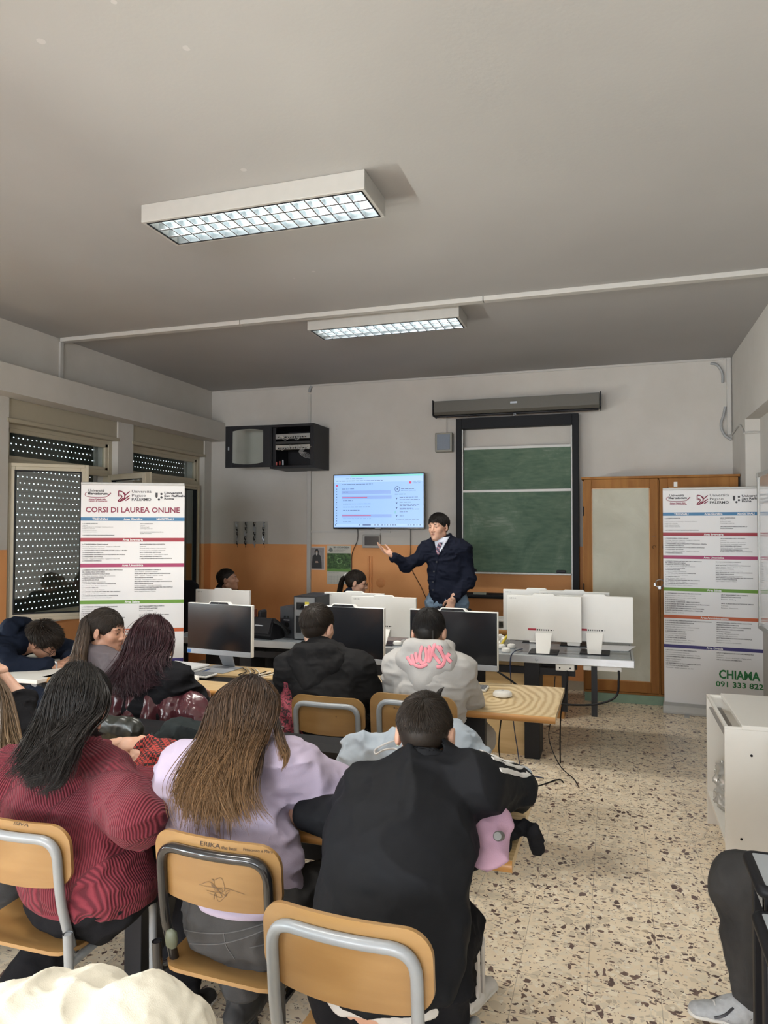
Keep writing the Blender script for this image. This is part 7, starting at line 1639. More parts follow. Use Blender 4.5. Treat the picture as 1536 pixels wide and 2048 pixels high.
def lilac_girl():
    R = rotm(-14, -20, 8); rng = np.random.RandomState(7); H = P(500, 1437, 2.08)
    J = dict(head=H, R=R, neck=P(500, 1500, 2.04), chest=P(462, 1625, 1.94), pel=np.array([-1.005, 1.87, 0.585]), shL=P(372, 1545, 1.98), shR=P(578, 1535, 2.0), elL=Q(345, 1612, 0.81), elR=Q(662, 1588, 0.83), wrL=Q(420, 1560, 0.80), wrR=Q(610, 1622, 0.82))
    J['wrR'] = J['elR']+np.array([-0.12, 0.16, -0.02])
    p = J['pel']; J['hipL'] = p+np.array([-0.09, 0.03, -0.01]); J['hipR'] = p+np.array([0.09, 0.03, -0.01]); J['knL'] = p+np.array([-0.12, 0.42, 0.0]); J['knR'] = p+np.array([0.24, 0.34, 0.0]); J['knL'][2] = J['knR'][2] = 0.53
    J['anR'] = Q(500, 1958, 0.14); J['anL'] = J['knL']+[-0.02, -0.20, -0.36]
    t = figure('girl in lilac sweatshirt with long brown hair turning golden at the tips', J, SK1, male=False, hands=[('L', (0.5, 0.8, 0), (0, 0, 1), {}), ('R', (-0.6, 0.7, 0), (0, 0, 1), {})])
    hoodie_top(t, J, M_LILAC, w=(0.150, 0.152, 0.145), waist=0.142, arm=(0.085, 0.082, 0.074, 0.052), seed=14, fold=0.011, name='sweatshirt', hem=0.605, dep=(0.70, 0.64, 0.52), extra=[Cone((-1.01, 1.885, 0.68), (-1.005, 1.875, 0.60), 0.152, 0.150, (1, 0, 0), 0.76, 0.04)])
    tr_ = trousers(t, dict(J, pel=p+[0, -0.01, -0.015]), M_GREYJEANS, seat=0.128, name='jeans', r=(0.084, 0.078, 0.07, 0.055), disp=folds(0.007, (10, 10, 14), 6)); hem_band(t, p+[0, 0.0, 0.01], 0.158, M_LILAC, fl=0.76)
    st = [[(322, 1842), (380, 1862), (450, 1866), (520, 1850), (572, 1825)], [(448, 1866), (452, 1890), (470, 1918)], [(330, 1850), (345, 1880), (400, 1888), (455, 1885), (530, 1860), (572, 1830)], [(500, 1895), (540, 1885), (575, 1862)]]
    stroke_on(tr_, st, 0.0018, plain('denim_seam', (0.10, 0.10, 0.105, 1), 0.8), 'seam', tr_, lift=0.001)
    shoe(t, J['anR'], (0.15, 0.4, -0.9), M_DARKSHOE, M_DARKSOLE, 'sneaker'); shoe(t, J['anL'], (0, 1), M_DARKSHOE, M_DARKSOLE, 'sneaker')
    Ys = (2.08, 1.965, 1.93, 1.85, 1.80, 1.765)
    G = [[(480, 1362), (425, 1415), (400, 1475), (362, 1530), (338, 1580), (352, 1632)], [(484, 1360), (432, 1402), (412, 1470), (380, 1535), (360, 1590), (372, 1640)], [(490, 1358), (442, 1392), (428, 1465), (405, 1540), (385, 1600), (374, 1690)],
         [(496, 1357), (458, 1385), (446, 1460), (428, 1540), (410, 1600), (382, 1696)], [(500, 1356), (474, 1380), (462, 1460), (442, 1540), (424, 1605), (418, 1650)], [(504, 1356), (490, 1380), (478, 1460), (455, 1540), (445, 1605), (448, 1690)],
         [(508, 1357), (506, 1382), (494, 1460), (468, 1535), (462, 1600), (486, 1700)], [(512, 1358), (524, 1388), (508, 1462), (482, 1530), (478, 1600), (522, 1692)], [(517, 1360), (540, 1398), (524, 1466), (500, 1525), (492, 1585), (512, 1655)], [(520, 1364), (550, 1412), (538, 1470), (518, 1512), (506, 1560), (500, 1610)]]
    ex = [([[(538, 1420), (548, 1455), (553, 1490), (560, 1510), (562, 1530), (554, 1558)], [(548, 1425), (556, 1460), (562, 1492), (568, 1510), (568, 1528), (560, 1545)], [(550, 1430), (560, 1465), (570, 1492), (575, 1505), (573, 1520), (566, 1538)]], 220, (2.05, 1.97, 1.92, 1.88, 1.86, 1.85)),
          ([[(430, 1480), (400, 1510), (372, 1540), (360, 1570), (372, 1600), (392, 1595)], [(425, 1490), (398, 1520), (378, 1550), (372, 1575), (385, 1592), (400, 1580)]], 60, (1.92, 1.88, 1.85, 1.83, 1.80, 1.79)),
          ([[(530, 1480), (525, 1530), (520, 1570), (530, 1610), (545, 1630), (560, 1640)], [(520, 1480), (510, 1530), (490, 1580), (500, 1610), (520, 1650), (535, 1660)]], 40, (1.92, 1.85, 1.80, 1.78, 1.77, 1.77))]
    long_hair(t, H, R, HL, G, Ys, n=5500, under=700, spread=0.0055, thick=0.0009, T=20, lenvar=0.35, rng=rng, extra=ex, vol=1.06)
    T = Matrix.Translation(Vector(H))@Matrix(R.tolist()).to_4x4()
    MB().tube([T@Vector((0.079, -0.01, 0.008)), T@Vector((0.085, 0.05, 0.006)), T@Vector((0.062, 0.10, 0.004)), T@Vector((0.05, 0.104, -0.015)), T@Vector((0.02, 0.108, -0.012))], 0.002, 6).build('glasses', M_SILVER, t, smooth=60)
    o = MB(); q = P(343, 1878, 1.69); o.lathe([(0.001, -0.028), (0.016, -0.020), (0.020, 0.0), (0.016, 0.020), (0.001, 0.028)], seg=16); o.v = [(a+q[0], b*0.5+q[1], c+q[2]) for a, b, c in o.v]
    o.build('earphone_case', plain('olive_green_rubber', (0.075, 0.085, 0.055, 1), 0.5), smooth=60); tag(bpy.data.objects['earphone_case'], 'small olive green earphone case clipped at the hip of the girl in lilac', 'case')
lilac_girl()

def maroon_girl():
    R = rotm(-20, -16, 6); rng = np.random.RandomState(8); H = P(158, 1408, 1.99)
    J = dict(head=H, R=R, neck=P(140, 1480, 1.95), chest=P(112, 1640, 1.86), pel=np.array([-1.545, 1.84, 0.585]), shL=P(22, 1550, 1.88), shR=P(210, 1552, 1.93), elL=P(-30, 1655, 1.98), elR=Q(274, 1640, 0.82), wrL=P(240, 1488, 2.22), wrR=P(297, 1546, 2.17))
    p = J['pel']; J['hipL'] = p+np.array([-0.09, 0.03, -0.01]); J['hipR'] = p+np.array([0.09, 0.03, -0.01]); J['knL'] = p+np.array([-0.14, 0.42, 0.0]); J['knR'] = p+np.array([0.20, 0.40, 0.0]); J['knL'][2] = J['knR'][2] = 0.54
    J['anR'] = p+np.array([0.17, 0.22, 0]); J['anR'][2] = 0.10; J['anL'] = Q(45, 1985, 0.13)
    t = figure('girl in maroon ribbed sweater with long black hair, hands clasped, front row left', J, SK1, male=False, hands=[('R', unit(P(276, 1500, 2.20)-J['wrR']), (0.8, -0.5, 0.2), dict(curl=(0.7, 0.7, 0.8, 0.8), thumb=0.5)), ('L', unit(P(290, 1484, 2.24)-J['wrL']), (0.1, -0.4, 0.9), dict(curl=(0.55, 0.6, 0.65, 0.7), thumb=0.5))])
    hoodie_top(t, J, M_MAROON, w=(0.158, 0.160, 0.155), waist=0.150, arm=(0.080, 0.074, 0.068, 0.046), seed=3, fold=0.008, name='ribbed_sweater', hem=0.53, dep=(0.72, 0.66, 0.55), rib=True, vox=0.006, extra=[Cone((-1.55, 1.85, 0.68), (-1.545, 1.84, 0.60), 0.160, 0.160, (1, 0, 0), 0.78, 0.04), Cone((-1.60, 1.845, 0.585), (-1.47, 1.86, 0.585), 0.128, 0.138, k=0.05)])
    trousers(t, dict(J, pel=p+[0, 0, -0.015]), M_BLACKCLOTH, seat=0.138, r=(0.088, 0.085, 0.08, 0.07)); hem_band(t, p+[0, 0, -0.065], 0.170, M_MAROON, fl=0.72)
    shoe(t, J['anR'], (0.1, 1), M_DARKSHOE, M_WHITESOLE, 'sneaker'); shoe(t, J['anL'], (-0.3, 0.6, -0.6), M_DARKSHOE, M_WHITESOLE, 'sneaker')
    Ys = (1.99, 1.885, 1.85, 1.78, 1.735, 1.705)
    G = [[(138, 1334), (98, 1385), (72, 1445), (42, 1495), (18, 1530), (-18, 1562)], [(142, 1332), (104, 1376), (80, 1445), (55, 1500), (28, 1542), (0, 1572)], [(147, 1331), (112, 1368), (92, 1445), (74, 1505), (52, 1550), (28, 1582)],
         [(152, 1330), (124, 1362), (104, 1445), (92, 1505), (80, 1545), (56, 1580)], [(157, 1330), (138, 1360), (120, 1445), (112, 1500), (104, 1545), (62, 1572)], [(162, 1330), (152, 1360), (138, 1445), (128, 1495), (118, 1545), (88, 1588)],
         [(167, 1331), (168, 1362), (154, 1440), (140, 1488), (124, 1540), (96, 1580)], [(172, 1332), (184, 1370), (168, 1435), (150, 1475), (132, 1520), (112, 1560)], [(177, 1335), (198, 1382), (184, 1432), (160, 1462), (140, 1498), (124, 1530)], [(180, 1338), (206, 1392), (200, 1430), (176, 1455), (152, 1480), (140, 1500)]]
    ex = [([[(170, 1440), (165, 1452), (172, 1462), (185, 1468), (195, 1472), (205, 1470)], [(180, 1435), (180, 1448), (188, 1456), (196, 1460), (206, 1462), (214, 1458)]], 160, (1.88, 1.85, 1.83, 1.84, 1.86, 1.88)),
          ([[(118, 1500), (112, 1530), (98, 1548), (70, 1555), (50, 1565), (60, 1592)], [(124, 1500), (118, 1535), (104, 1552), (78, 1560), (58, 1570), (66, 1588)]], 160, (1.77, 1.745, 1.73, 1.72, 1.71, 1.70)),
          ([[(128, 1500), (128, 1540), (122, 1560), (105, 1572), (88, 1578), (84, 1590)], [(134, 1500), (133, 1540), (126, 1562), (110, 1574), (94, 1582), (90, 1594)]], 120, (1.77, 1.745, 1.73, 1.72, 1.71, 1.70))]
    long_hair(t, H, R, HB, G, Ys, n=5500, under=700, spread=0.006, thick=0.0009, T=20, lenvar=0.3, rng=rng, extra=ex, vol=1.07)
maroon_girl()

def red_hair_girl():
    R = rotm(-42, -22, 0); rng = np.random.RandomState(9); H = P(305, 1285, 3.12); Y = 3.12
    J = dict(head=H, R=R, neck=P(288, 1340, 3.05), chest=P(300, 1405, 3.05), pel=np.array([-2.12, 3.05, 0.56]), shL=P(250, 1365, 3.14), shR=P(345, 1362, 2.98), elL=P(290, 1410, 3.40), elR=P(385, 1418, 3.12), wrL=Q(345, 1372, 0.80), wrR=Q(385, 1385, 0.80))
    legs_seated(J, (0.2, 1), tuck=0.0)
    t = figure('girl with long burgundy hair in fluffy black sweater, bent over the second row desk', J, SK1, male=False, hands=[('L', (0.3, 1, 0), (0, 0, 1), {}), ('R', (0, 1, 0), (0, 0, 1), {})])
    hoodie_top(t, J, M_BLACKCLOTH, w=(0.185, 0.18, 0.15), waist=0.175, arm=(0.092, 0.086, 0.080, 0.052), seed=6, fold=0.012, name='fluffy_sweater', dep=(0.74, 0.7, 0.55))
    trousers(t, J, M_GREYJEANS); [shoe(t, J['an'+s], (0.2, 1), M_DARKSHOE, M_DARKSOLE) for s in 'LR']
    Ys = (3.12, 3.02, 2.99, 2.93, 2.91, 2.90)
    G = [[(296, 1236), (262, 1270), (248, 1310), (232, 1345), (215, 1368), (212, 1388)], [(299, 1235), (268, 1262), (256, 1310), (240, 1345), (228, 1375), (226, 1398)], [(303, 1234), (278, 1258), (266, 1310), (252, 1350), (244, 1380), (240, 1404)], [(306, 1234), (290, 1256), (280, 1310), (268, 1350), (262, 1385), (264, 1400)],
         [(310, 1234), (303, 1256), (294, 1310), (284, 1345), (282, 1375), (286, 1392)], [(314, 1235), (318, 1260), (308, 1308), (300, 1338), (302, 1362), (312, 1372)], [(318, 1237), (332, 1266), (324, 1304), (314, 1330), (318, 1348), (328, 1356)], [(322, 1240), (342, 1276), (336, 1300), (326, 1320), (328, 1335), (334, 1345)]]
    long_hair(t, H, R, HR, G, Ys, n=2600, under=400, spread=0.008, thick=0.0013, rng=rng, vol=1.08, T=18)
    eyes(t, H, R)
red_hair_girl()

def ponytail_girl():
    R = rotm(-82, -6, 0); rng = np.random.RandomState(10); H = P(212, 1263, 3.36)
    J = dict(head=H, R=R, neck=P(195, 1305, 3.34), chest=P(212, 1362, 3.36), pel=np.array([-2.66, 3.36, 0.56]), shL=P(180, 1330, 3.52), shR=P(238, 1336, 3.22), elL=P(235, 1340, 3.66), elR=P(262, 1365, 3.40), wrL=P(262, 1290, 3.62), wrR=P(300, 1372, 3.62))
    legs_seated(J, (0.3, 1), tuck=0.0)
    t = figure('girl with high dark ponytail in mauve grey T-shirt, face in profile, hand at her mouth', J, SK2, male=False, hands=[('L', unit([-0.5, -0.5, 0.7]), (0.7, 0, 0.6), dict(curl=(0.7, 0.8, 0.9, 0.9))), ('R', (0.3, 1, 0), (0, 0, 1), {})])
    hoodie_top(t, J, M_TSHIRT, w=(0.165, 0.155, 0.14), waist=0.145, arm=(0.064, 0.055, 0.05, 0.042), seed=2, fold=0.008, name='tshirt', dep=(0.72, 0.66, 0.52))
    trousers(t, J, M_GREYJEANS); [shoe(t, J['an'+s], (0.2, 1), M_DARKSHOE, M_DARKSOLE) for s in 'LR']
    h = short_hair('hair', H, R, HD, t, length=0.05, n=3200, fluff=0.05, low=-0.55, vol=1.05, swirl=False, back=1.2, rng=rng, r=0.0013)
    Ys = (3.33, 3.29, 3.26, 3.24, 3.24, 3.22)
    G = [[(182, 1238), (168, 1240), (160, 1262), (150, 1290), (142, 1318), (122, 1338)], [(182, 1236), (170, 1238), (165, 1262), (157, 1295), (150, 1325), (138, 1345)], [(184, 1238), (174, 1242), (171, 1268), (165, 1300), (160, 1330), (152, 1345)], [(184, 1240), (178, 1246), (176, 1270), (172, 1300), (168, 1325), (166, 1338)]]
    C = [[P(x, y, k) for (x, y), k in zip(g, Ys)] for g in G]
    strands('ponytail', hair_flow(C, 900, 18, 0.007, rng), 0.0022, HP, h, rng=rng)
    b = P(181, 1238, 3.33); MB().tube([tuple(b+np.array([0.010*cos(q*pi/6), 0.022*cos(q*pi/6), 0.024*sin(q*pi/6)])) for q in range(12)], 0.009, 8, closed=True).build('hair_tie', M_BLACK, h, smooth=60)
    eyes(t, H, R)
ponytail_girl()

def sleeping_boy():
    rng = np.random.RandomState(11); H = P(88, 1282, 3.95)
    R = rotm(-75, -42, 20)
    J = dict(head=H, R=R, neck=H+[-0.17, -0.02, -0.02], chest=H+[-0.36, -0.10, -0.07], pel=H+[-0.52, -0.14, -0.36], shL=H+[-0.20, 0.14, -0.03], shR=H+[-0.19, -0.20, -0.04], elL=H+[0.06, 0.26, -0.13], elR=H+[-0.02, -0.28, -0.13], wrL=H+[0.19, 0.02, -0.12], wrR=H+[0.20, -0.14, -0.13])
    legs_seated(J, (1, 0), tuck=0.0)
    t = figure('boy in black hooded sweatshirt asleep with his head on his arms on the white desk', J, SK2, hands=[('R', unit([0.3, 0.9, -0.05]), (0.2, -0.3, 1), dict(curl=(0.5, 0.5, 0.6, 0.6))), ('L', unit([0.3, -0.9, 0]), (0, 0, 1), {})])
    hoodie_top(t, J, M_NAVY, w=(0.18, 0.175, 0.15), waist=0.17, arm=(0.082, 0.068, 0.066, 0.048), seed=21, fold=0.012, neckcut=False)
    n = J['neck']; L = [Cone(n+[0.02, -0.11, 0.02], n+[-0.05, -0.06, 0.10], 0.03, 0.05, k=0.04), Cone(n+[0.03, 0.11, 0.02], n+[-0.05, 0.04, 0.10], 0.03, 0.05, k=0.04), Cone(n+[-0.05, -0.05, 0.09], n+[-0.04, 0.05, 0.10], 0.065, 0.065, k=0.05), Cone(n+[-0.05, 0, 0.1], n+[-0.15, 0, 0.02], 0.07, 0.05, k=0.04), Ell(n+[0.09, 0.0, 0.06], (0.10, 0.085, 0.09), k=0.02, sub=True)]
    garment('hood', L, M_NAVY, t, 0.007, folds(0.006, (10, 10, 10), 2))
    trousers(t, J, M_GREYJEANS); [shoe(t, J['an'+s], (1, 0), M_DARKSHOE, M_DARKSOLE) for s in 'LR']
    short_hair('hair', H, R, HD, t, length=0.045, n=3500, fluff=0.5, low=-0.6, vol=1.05, rng=rng, r=0.0014)
    T = Matrix.Translation(Vector(H))@Matrix(R.tolist()).to_4x4(); m = MB()
    for s in (-1, 1):
        m.tube([T@Vector((s*0.032+0.022*cos(q*pi/8), 0.104, 0.002+0.017*sin(q*pi/8))) for q in range(16)], 0.0018, 5, closed=True)
        m.tube([T@Vector((s*0.054, 0.102, 0.006)), T@Vector((s*0.072, 0.06, 0.006)), T@Vector((s*0.079, -0.01, 0.008))], 0.0018, 5)
    m.build('glasses', M_BLACK, t); w = J['wrR']
    MB().tube([tuple(w+np.array([0.030*cos(q*pi/7), 0.006, 0.030*sin(q*pi/7)])) for q in range(14)], 0.007, 6, closed=True).build('wristwatch', M_STEEL, t, smooth=60)
    eyes(t, H, R)
sleeping_boy()

def edge_girl():
    R = rotm(-10, -12, 0); rng = np.random.RandomState(12); H = P(-62, 1388, 2.35)
    J = dict(head=H, R=R, neck=P(-50, 1460, 2.28), chest=P(-40, 1600, 2.22), pel=P(-40, 1790, 2.2), shL=P(-150, 1500, 2.25), shR=P(32, 1492, 2.28), elL=Q(-170, 1570, 0.82), elR=P(40, 1398, 2.44), wrL=Q(-90, 1540, 0.8), wrR=P(-8, 1335, 2.42))
    legs_seated(J, (0, 1), tuck=0.0)
    t = figure('girl in black cut by the left edge, arm raised to her long light brown hair', J, SK1, male=False, hands=[('R', unit([-0.8, -0.1, 0.3]), (0, -0.3, 1), {}), ('L', (0.3, 1, 0), (0, 0, 1), {})])
    L = torso_prims(J['pel'], J['chest'], J['neck'], J['shL'], J['shR'], w=(0.165, 0.16, 0.14), waist=0.15)
    L += [Cone(J['shR'], J['elR']+0.02*unit(J['shR']-J['elR']), 0.085, 0.060, k=0.03)]+arm_prims(J['shL'], J['elL'], J['wrL'], (0.07, 0.06, 0.055, 0.045))
    garment('sweater', L, M_BLACKCLOTH, t, 0.008, folds(0.012, (8, 8, 14), 2))
    trousers(t, J, M_GREYJEANS); [shoe(t, J['an'+s], (0, 1), M_DARKSHOE, M_DARKSOLE) for s in 'LR']
    Ys = (2.35, 2.25, 2.21, 2.17, 2.13, 2.10)
    G = [[(-90, 1320), (-130, 1380), (-120, 1450), (-110, 1520), (-100, 1560), (-90, 1590)], [(-70, 1318), (-80, 1370), (-80, 1450), (-75, 1520), (-70, 1560), (-60, 1600)], [(-60, 1318), (-35, 1370), (-30, 1440), (-25, 1500), (-20, 1545), (-15, 1580)], [(-52, 1320), (-10, 1372), (2, 1430), (6, 1480), (10, 1515), (14, 1540)], [(-48, 1324), (0, 1380), (14, 1430), (20, 1470), (26, 1500), (30, 1520)]]
    long_hair(t, H, R, HX, G, Ys, n=1100, under=200, spread=0.008, thick=0.0018, rng=rng, T=18)
edge_girl()

def leg_person():
    K = P(1486, 1748, 2.66); K[2] = 0.47; A = np.array([K[0]+0.03, K[1]+0.02, 0.11])
    p = K+np.array([0.46, 0.05, 0.05]); R = rotm(80, 0, 0)
    J = dict(head=p+[-0.05, 0, 0.66], R=R, neck=p+[-0.02, 0, 0.50], chest=p+[0, 0, 0.30], pel=p, shL=p+[0, -0.19, 0.44], shR=p+[0, 0.19, 0.44], elL=p+[-0.12, -0.24, 0.22], elR=p+[-0.12, 0.24, 0.22], wrL=p+[-0.17, -0.14, 0.16], wrR=p+[-0.17, 0.14, 0.16])
    J['hipL'] = p+[0, -0.09, 0]; J['hipR'] = p+[0, 0.09, 0]; J['knL'] = K; J['anL'] = A; J['knR'] = K+[0.28, 0.26, 0]; J['anR'] = A+[0.32, 0.26, 0]
    t = figure('person at the right edge, only a leg in faded jeans and grey sneaker showing', J, SK1, vox=0.011, face=False)
    hoodie_top(t, J, M_BLACKCLOTH, vox=0.01); short_hair('hair', J['head'], R, HD, t, length=0.03, n=2500, fluff=0.2, low=-0.8, vol=1.0); eyes(t, J['head'], R)
    tn = NT('faded_black_denim'); n = tn.n('ShaderNodeTexNoise', i_Scale=5.0, i_Detail=6.0); tn.l(tn.coord((1, 1, .5)), n.inputs['Vector']); f = tn.n('ShaderNodeTexNoise', i_Scale=500.0); tn.l(tn.coord(), f.inputs['Vector'])
    tn.base(tn.ramp(n.outputs[0], [(0.35, (0.018, 0.018, 0.019, 1)), (0.6, (0.045, 0.043, 0.042, 1)), (0.8, (0.12, 0.11, 0.10, 1))])); tn.bump(f.outputs[0], 0.3, 0.002); tn.set(0.85)
    trousers(t, J, tn.m, name='jeans', r=(0.098, 0.098, 0.094, 0.064), disp=folds(0.006, (9, 9, 9), 6), vox=0.007)
    gs = plain('grey_mesh_shoe', (0.36, 0.37, 0.385, 1), 0.6, noise=0.3, nscale=60)
    for s in 'LR':
        o = shoe(t, J['an'+s], (-1, -0.10), gs, M_WHITESOLE, 'sneaker', lace=M_WHITECLOTH, stripe=plain('black_wave', (0.02, 0.02, 0.025, 1), 0.5))
    g = A-np.array([0, 0, 0.085]); m = MB(); y = g[1]-0.052
    m.tube([(g[0]-0.10, y, 0.028), (g[0]-0.085, y-0.002, 0.020), (g[0]-0.04, y-0.001, 0.034)], [0.0015, 0.005, 0.001], 6).build('shoe_emblem', M_BLACK, t, smooth=60)
leg_person()

# ================================================================== CLOTHES AND BAGS LYING ABOUT
def pile(name, label, cat, prims, mat, disp, vox=0.006, smooth=1):
    V, F = surface(prims, vox, disp, smooth); c = V.mean(0); c[2] = V[:, 2].min(); t = mesh_np(name, V-c, F, mat); t.location = c; tag(t, label, cat); return t, c
M_PALEBLUE = cloth('pale_blue_nylon', (0.36, 0.41, 0.47, 1), 0.55, weave=600, bump=0.1, noise=0.05)
z0 = 0.752
o, c = pile('light_jacket', 'pale blue grey jacket with drawstrings heaped on the front desk', 'jacket',
     [Cone(Q(712, 1520, 0.80), Q(800, 1510, 0.82), 0.055, 0.07, (0, 1, 0), 0.8, 0.05), Cone(Q(800, 1510, 0.83), Q(905, 1495, 0.86), 0.08, 0.085, (0, 1, 0), 0.8, 0.06), Cone(Q(700, 1532, 0.79), Q(715, 1505, 0.80), 0.045, 0.035, k=0.03), Cone(Q(780, 1490, 0.86), Q(700, 1482, 0.87), 0.030, 0.012, (0, 1, 0), 1.6, 0.04), Cone(Q(905, 1490, 0.86), Q(945, 1520, 0.82), 0.07, 0.055, k=0.05), Cone(Q(960, 1560, 0.80), Q(1035, 1568, 0.80), 0.045, 0.048, k=0.04), Cone(Q(905, 1500, .84), Q(985, 1555, 0.79), 0.05, 0.04, k=0.05)],
     M_PALEBLUE, lambda X: folds(0.012, (8, 8, 10), 31)(X)+folds(0.003, (24, 24, 24), 5)(X))
m = MB(); pts = [Q(792, 1480, 0.93), Q(770, 1488, 0.925), Q(750, 1500, 0.90), Q(752, 1508, 0.89), Q(768, 1500, 0.90), Q(792, 1498, 0.91), Q(795, 1515, 0.895), Q(786, 1538, 0.86)]
m.tube([Vector(p)-Vector(c) for p in catmull([tuple(p) for p in pts], 5)], 0.003, 6).build('drawstring', M_WHITECLOTH, o, smooth=60)
tn = NT('houndstooth_red_black'); ck = tn.n('ShaderNodeTexChecker', i_Scale=95.0); ck.inputs['Color1'].default_value = (0.42, 0.045, 0.035, 1); ck.inputs['Color2'].default_value = (0.025, 0.012, 0.012, 1); tn.l(tn.coord((1, 1, 1), (0.6, 0.3, 0.5)), ck.inputs['Vector'])
n = tn.n('ShaderNodeTexNoise', i_Scale=200.0); tn.l(tn.coord(), n.inputs['Vector']); tn.base(ck.outputs[0]); tn.bump(n.outputs[0], 0.5, 0.004); tn.set(0.9)
pile('checked_scarf', 'red and black checked scarf heaped on the front desk between the two girls', 'scarf', [Cone(Q(305, 1512, 0.83), Q(345, 1545, 0.82), 0.06, 0.075, k=0.06), Cone(Q(318, 1545, 0.80), Q(332, 1588, 0.79), 0.06, 0.04, k=0.05)], tn.m, folds(0.018, (8, 8, 8), 3))
pile('dark_scarf', 'dark grey green crumpled cloth on the front desk behind the checked scarf', 'cloth', [Cone(Q(345, 1478, 0.86), Q(400, 1490, 0.84), 0.06, 0.07, (0, 1, 0), 0.8, 0.05), Cone(Q(400, 1490, 0.84), Q(470, 1492, 0.82), 0.07, 0.06, k=0.05), Cone(Q(330, 1500, .82), Q(355, 1478, .86), 0.05, 0.05, k=0.04)], cloth('dark_slate_cotton', (0.022, 0.027, 0.028, 1), 0.85), folds(0.024, (10, 10, 10), 17))
tb = plain('glossy_black_leather', (0.02, 0.022, 0.018, 1), 0.3, bump=0.2)
pile('handbag', 'small glossy black handbag on the desk by the clasped hands', 'bag', [Cone(Q(215, 1458, 0.88), Q(262, 1462, 0.88), 0.055, 0.05, (0, 0, 1), 0.55, 0.03), Cone(Q(215, 1478, 0.83), Q(255, 1482, 0.83), 0.06, 0.055, (0, 0, 1), 0.6, 0.03)], tb, folds(0.005, (14, 14, 14), 5))
# jackets hung over chairs
M_PUFF = plain('maroon_glossy_nylon', (0.075, 0.022, 0.028, 1), 0.22, bump=0.15, nscale=30)
qf = [Cone((-2.10-0.20+0.1*k, 2.955, 0.83), (-2.10-0.22+0.11*k, 2.90, 0.56), 0.055, 0.062, (0, 1, 0), 0.8, 0.012) for k in range(5)]+[Cone((-2.32, 2.97, 0.82), (-1.87, 2.97, 0.82), 0.045, 0.045, k=0.03), Cone((-1.88, 2.95, 0.80), (-1.72, 2.93, 0.60), 0.06, 0.07, k=0.03), Cone((-1.76, 2.93, 0.62), (-1.68, 2.95, 0.40), 0.07, 0.06, k=0.03)]
pile('quilted_jacket', 'shiny maroon quilted jacket hung over a chair back below the burgundy haired girl', 'jacket', qf, M_PUFF, folds(0.007, (16, 16, 10), 23))
pile('navy_coat', 'dark navy coat hung over a chair back behind the black haired girl', 'coat', [Cone((-2.86, 2.93, 0.80), (-2.48, 2.93, 0.80), 0.045, 0.045, k=0.03)]+[Cone((-2.86+0.095*q, 2.925, 0.79), (-2.88+0.10*q, 2.89, 0.36), 0.055, 0.06, (1, 0, 0), 0.8, 0.03) for q in range(5)], M_NAVY, folds(0.012, (14, 9, 4), 2))
o, c = pile('cream_padded_coat', 'cream padded coat heaped in the bottom left corner, nearest the viewer', 'coat',
     [Ell(P(60, 2062, 1.02), (0.085, 0.12, 0.075), k=0.012), Ell(P(150, 2042, 1.05), (0.078, 0.12, 0.072), k=0.012), Ell(P(258, 2062, 1.05), (0.082, 0.12, 0.072), k=0.012), Ell(P(-20, 2085, 1.0), (0.08, 0.12, 0.07), k=0.012), Ell(P(318, 2095, 1.05), (0.045, 0.1, 0.05), k=0.02), Cone(P(60, 2180, 1.03), P(300, 2180, 1.05), 0.13, 0.12, k=0.05)],
     cloth('cream_quilting', (0.60, 0.565, 0.48, 1), 0.7, sheen=0.0), lambda X: folds(0.006, (10, 10, 10), 3)(X)+folds(0.002, (26, 26, 26), 8)(X), 0.005)
t = school_chair('school chair hidden under the cream padded coat', (-0.83, 0.86, 0), radians(0), top=0.74)
# pink pouch, strap bag on the right end of the front desk
o, c = pile('pink_pouch', 'dusty pink fabric pouch hanging beside the tracksuit student on the front desk end', 'pouch', [Cone(Q(962, 1600, 0.86), Q(975, 1712, 0.80), 0.060, 0.050, (1, 0, 0), 0.30, 0.03), Cone(Q(975, 1655, 0.84), Q(975, 1730, 0.775), 0.075, 0.02, (1, 0, 0), 0.35, 0.03)], cloth('dusty_pink_cotton', (0.40, 0.25, 0.33, 1), 0.85), folds(0.005, (10, 10, 10), 5), 0.005)
pile('black_bag', 'flat black backpack at the right end of the front desk, strap over the edge', 'bag', [Cone(Q(930, 1728, 0.775), Q(985, 1695, 0.775), 0.03, 0.034, (0, 1, 0), 0.6, 0.03), Cone(Q(985, 1695, 0.775), Q(1042, 1648, 0.79), 0.034, 0.018, (0, 1, 0), 0.7, 0.03), Cone(Q(1005, 1640, 0.80), Q(1048, 1650, 0.80), 0.014, 0.012, k=0.015), Cone(Q(1048, 1650, 0.80), Q(1068, 1658, 0.80), 0.016, 0.014, (0, 1, 0), 1.3, 0.01), Cone(Q(1066, 1658, 0.80), Q(1078, 1700, 0.72), 0.015, 0.012, (0, 1, 0), 1.3, 0.01)], M_BLACKCLOTH, folds(0.006, (18, 18, 18), 4), 0.0045)
tag(MB().lathe([(0.001, 0.0), (0.012, 0.0), (0.0125, 0.004), (0.0125, 0.05), (0.010, 0.055), (0.001, 0.056)], seg=20).xf(Matrix.Translation(Q(1001, 1672, 0.84).tolist())@Matrix.Rotation(1.2, 4, 'X')).build('steel_flask', plain('dull_flask', (0.11, 0.11, 0.105, 1), 0.5), smooth=40), 'small steel flask bottom showing between the pink pouch and the black bag', 'flask')
tag(MB().box(-0.035, -0.07, 0, 0.035, 0.07, 0.009).xf(Matrix.Translation(Q(578, 1612, 0.751).tolist())@Matrix.Rotation(0.2, 4, 'Z')).build('mobile_phone', M_GLOSSBLACK, bevel=0.004), 'black mobile phone on the front desk under the lilac sleeve', 'phone')
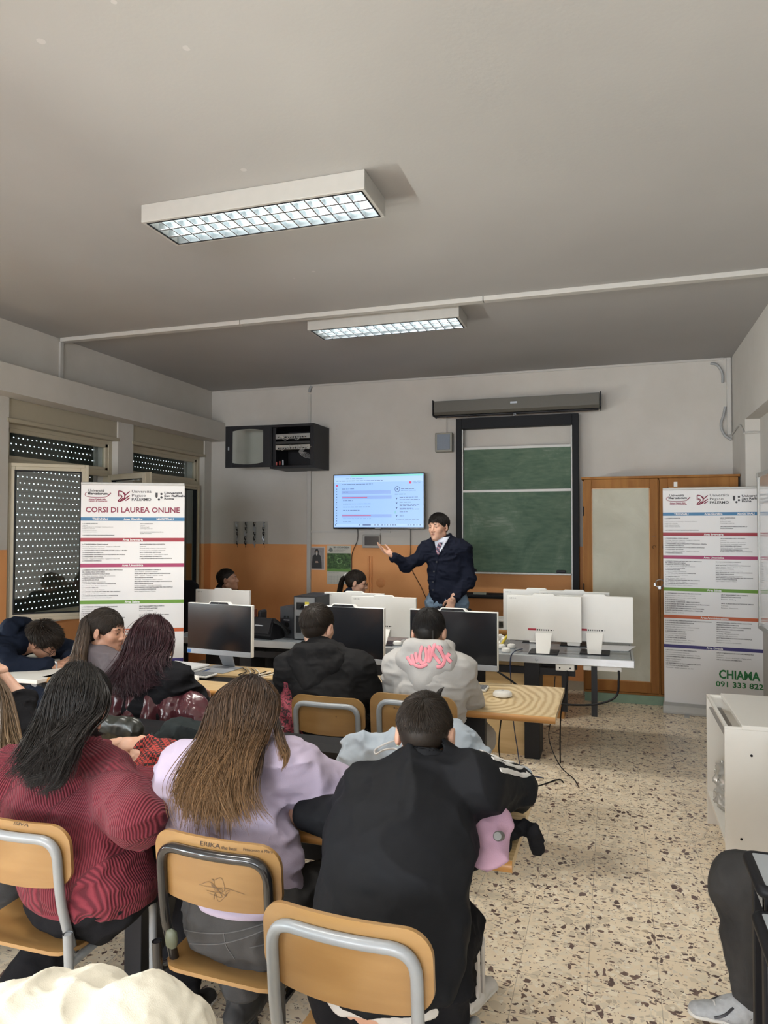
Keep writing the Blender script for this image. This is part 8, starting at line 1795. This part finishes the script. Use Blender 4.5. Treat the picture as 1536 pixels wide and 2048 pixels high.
# crumpled clear bag inside the white cabinet
tg = NT('clear_film'); tr = tg.n('ShaderNodeBsdfTransparent'); gl = tg.n('ShaderNodeBsdfGlossy'); gl.inputs['Roughness'].default_value = 0.15; df = tg.n('ShaderNodeBsdfDiffuse'); df.inputs[0].default_value = (0.6, 0.6, 0.58, 1)
a1 = tg.n('ShaderNodeMixShader', i_0=0.35); tg.l(tr.outputs[0], a1.inputs[1]); tg.l(gl.outputs[0], a1.inputs[2]); a2 = tg.n('ShaderNodeMixShader', i_0=0.35); tg.l(a1.outputs[0], a2.inputs[1]); tg.l(df.outputs[0], a2.inputs[2]); tg.l(a2.outputs[0], tg.out.inputs[0])
pile('plastic_bag', 'crumpled clear plastic bag on the shelf inside the white cabinet', 'bag', [Ell((0.60, 4.20, 0.265), (0.085, 0.13, 0.078), k=0.03), Ell((0.59, 4.22, 0.35), (0.06, 0.09, 0.08), k=0.03)], tg.m, folds(0.02, (16, 16, 16), 4))
# office chair by the left banner
a = P(380, 1195, 6.2); t = thing('office_chair', 'black high-backed office chair between the left banner and the steel table computers', 'chair', (a[0]-0.10, 6.15, 0), 0.25)
MB().prism([(-0.2, 0.62), (0.2, 0.62), (0.22, 0.75), (0.2, 1.12), (0.14, 1.16), (-0.14, 1.16), (-0.2, 1.12), (-0.22, 0.75)], -0.04, 0.03, 'y').build('backrest', M_BLACKCLOTH, t, bevel=0.02)
MB().box(-0.23, 0.02, 0.44, 0.23, 0.46, 0.52).build('seat', M_BLACKCLOTH, t, bevel=0.03); box(-0.03, 0.0, 0.40, 0.03, 0.05, 0.7).build('back_bracket', M_BLACK, t); MB().cyl((0, 0.24, 0.08), (0, 0.24, 0.45), 0.025).build('gas_lift', M_BLACK, t, smooth=40)
for k in range(5):
    q = k*2*pi/5; MB().tube([(0, 0.24, 0.11), (0.28*cos(q), 0.24+0.28*sin(q), 0.07)], [0.022, 0.014], 8).build('base_arm', M_BLACK, t, smooth=40); MB().lathe([(0.001, -0.025), (0.025, -0.02), (0.025, 0.02), (0.001, 0.025)], seg=14).xf(Matrix.Translation((0.28*cos(q), 0.24+0.28*sin(q), 0.028))@Matrix.Rotation(pi/2, 4, 'X')).build('castor', M_BLACK, t, smooth=40)
# white desk of the sleeping boy
t = thing('white_desk', 'white desk below the open window with the sleeping boy on it', 'desk', (-3.72, 3.90, 0)); 
MB().box(-0.62, -0.42, 0.725, 0.42, 0.42, 0.75).build('desk_top', M_FRAMEWHITE, t, bevel=0.004)
for x, y in ((-0.58, -0.38), (0.38, -0.38), (-0.58, 0.38), (0.38, 0.38)): box(x-0.02, y-0.02, 0, x+0.02, y+0.02, 0.725).build('leg', M_GREYTUBE, t)
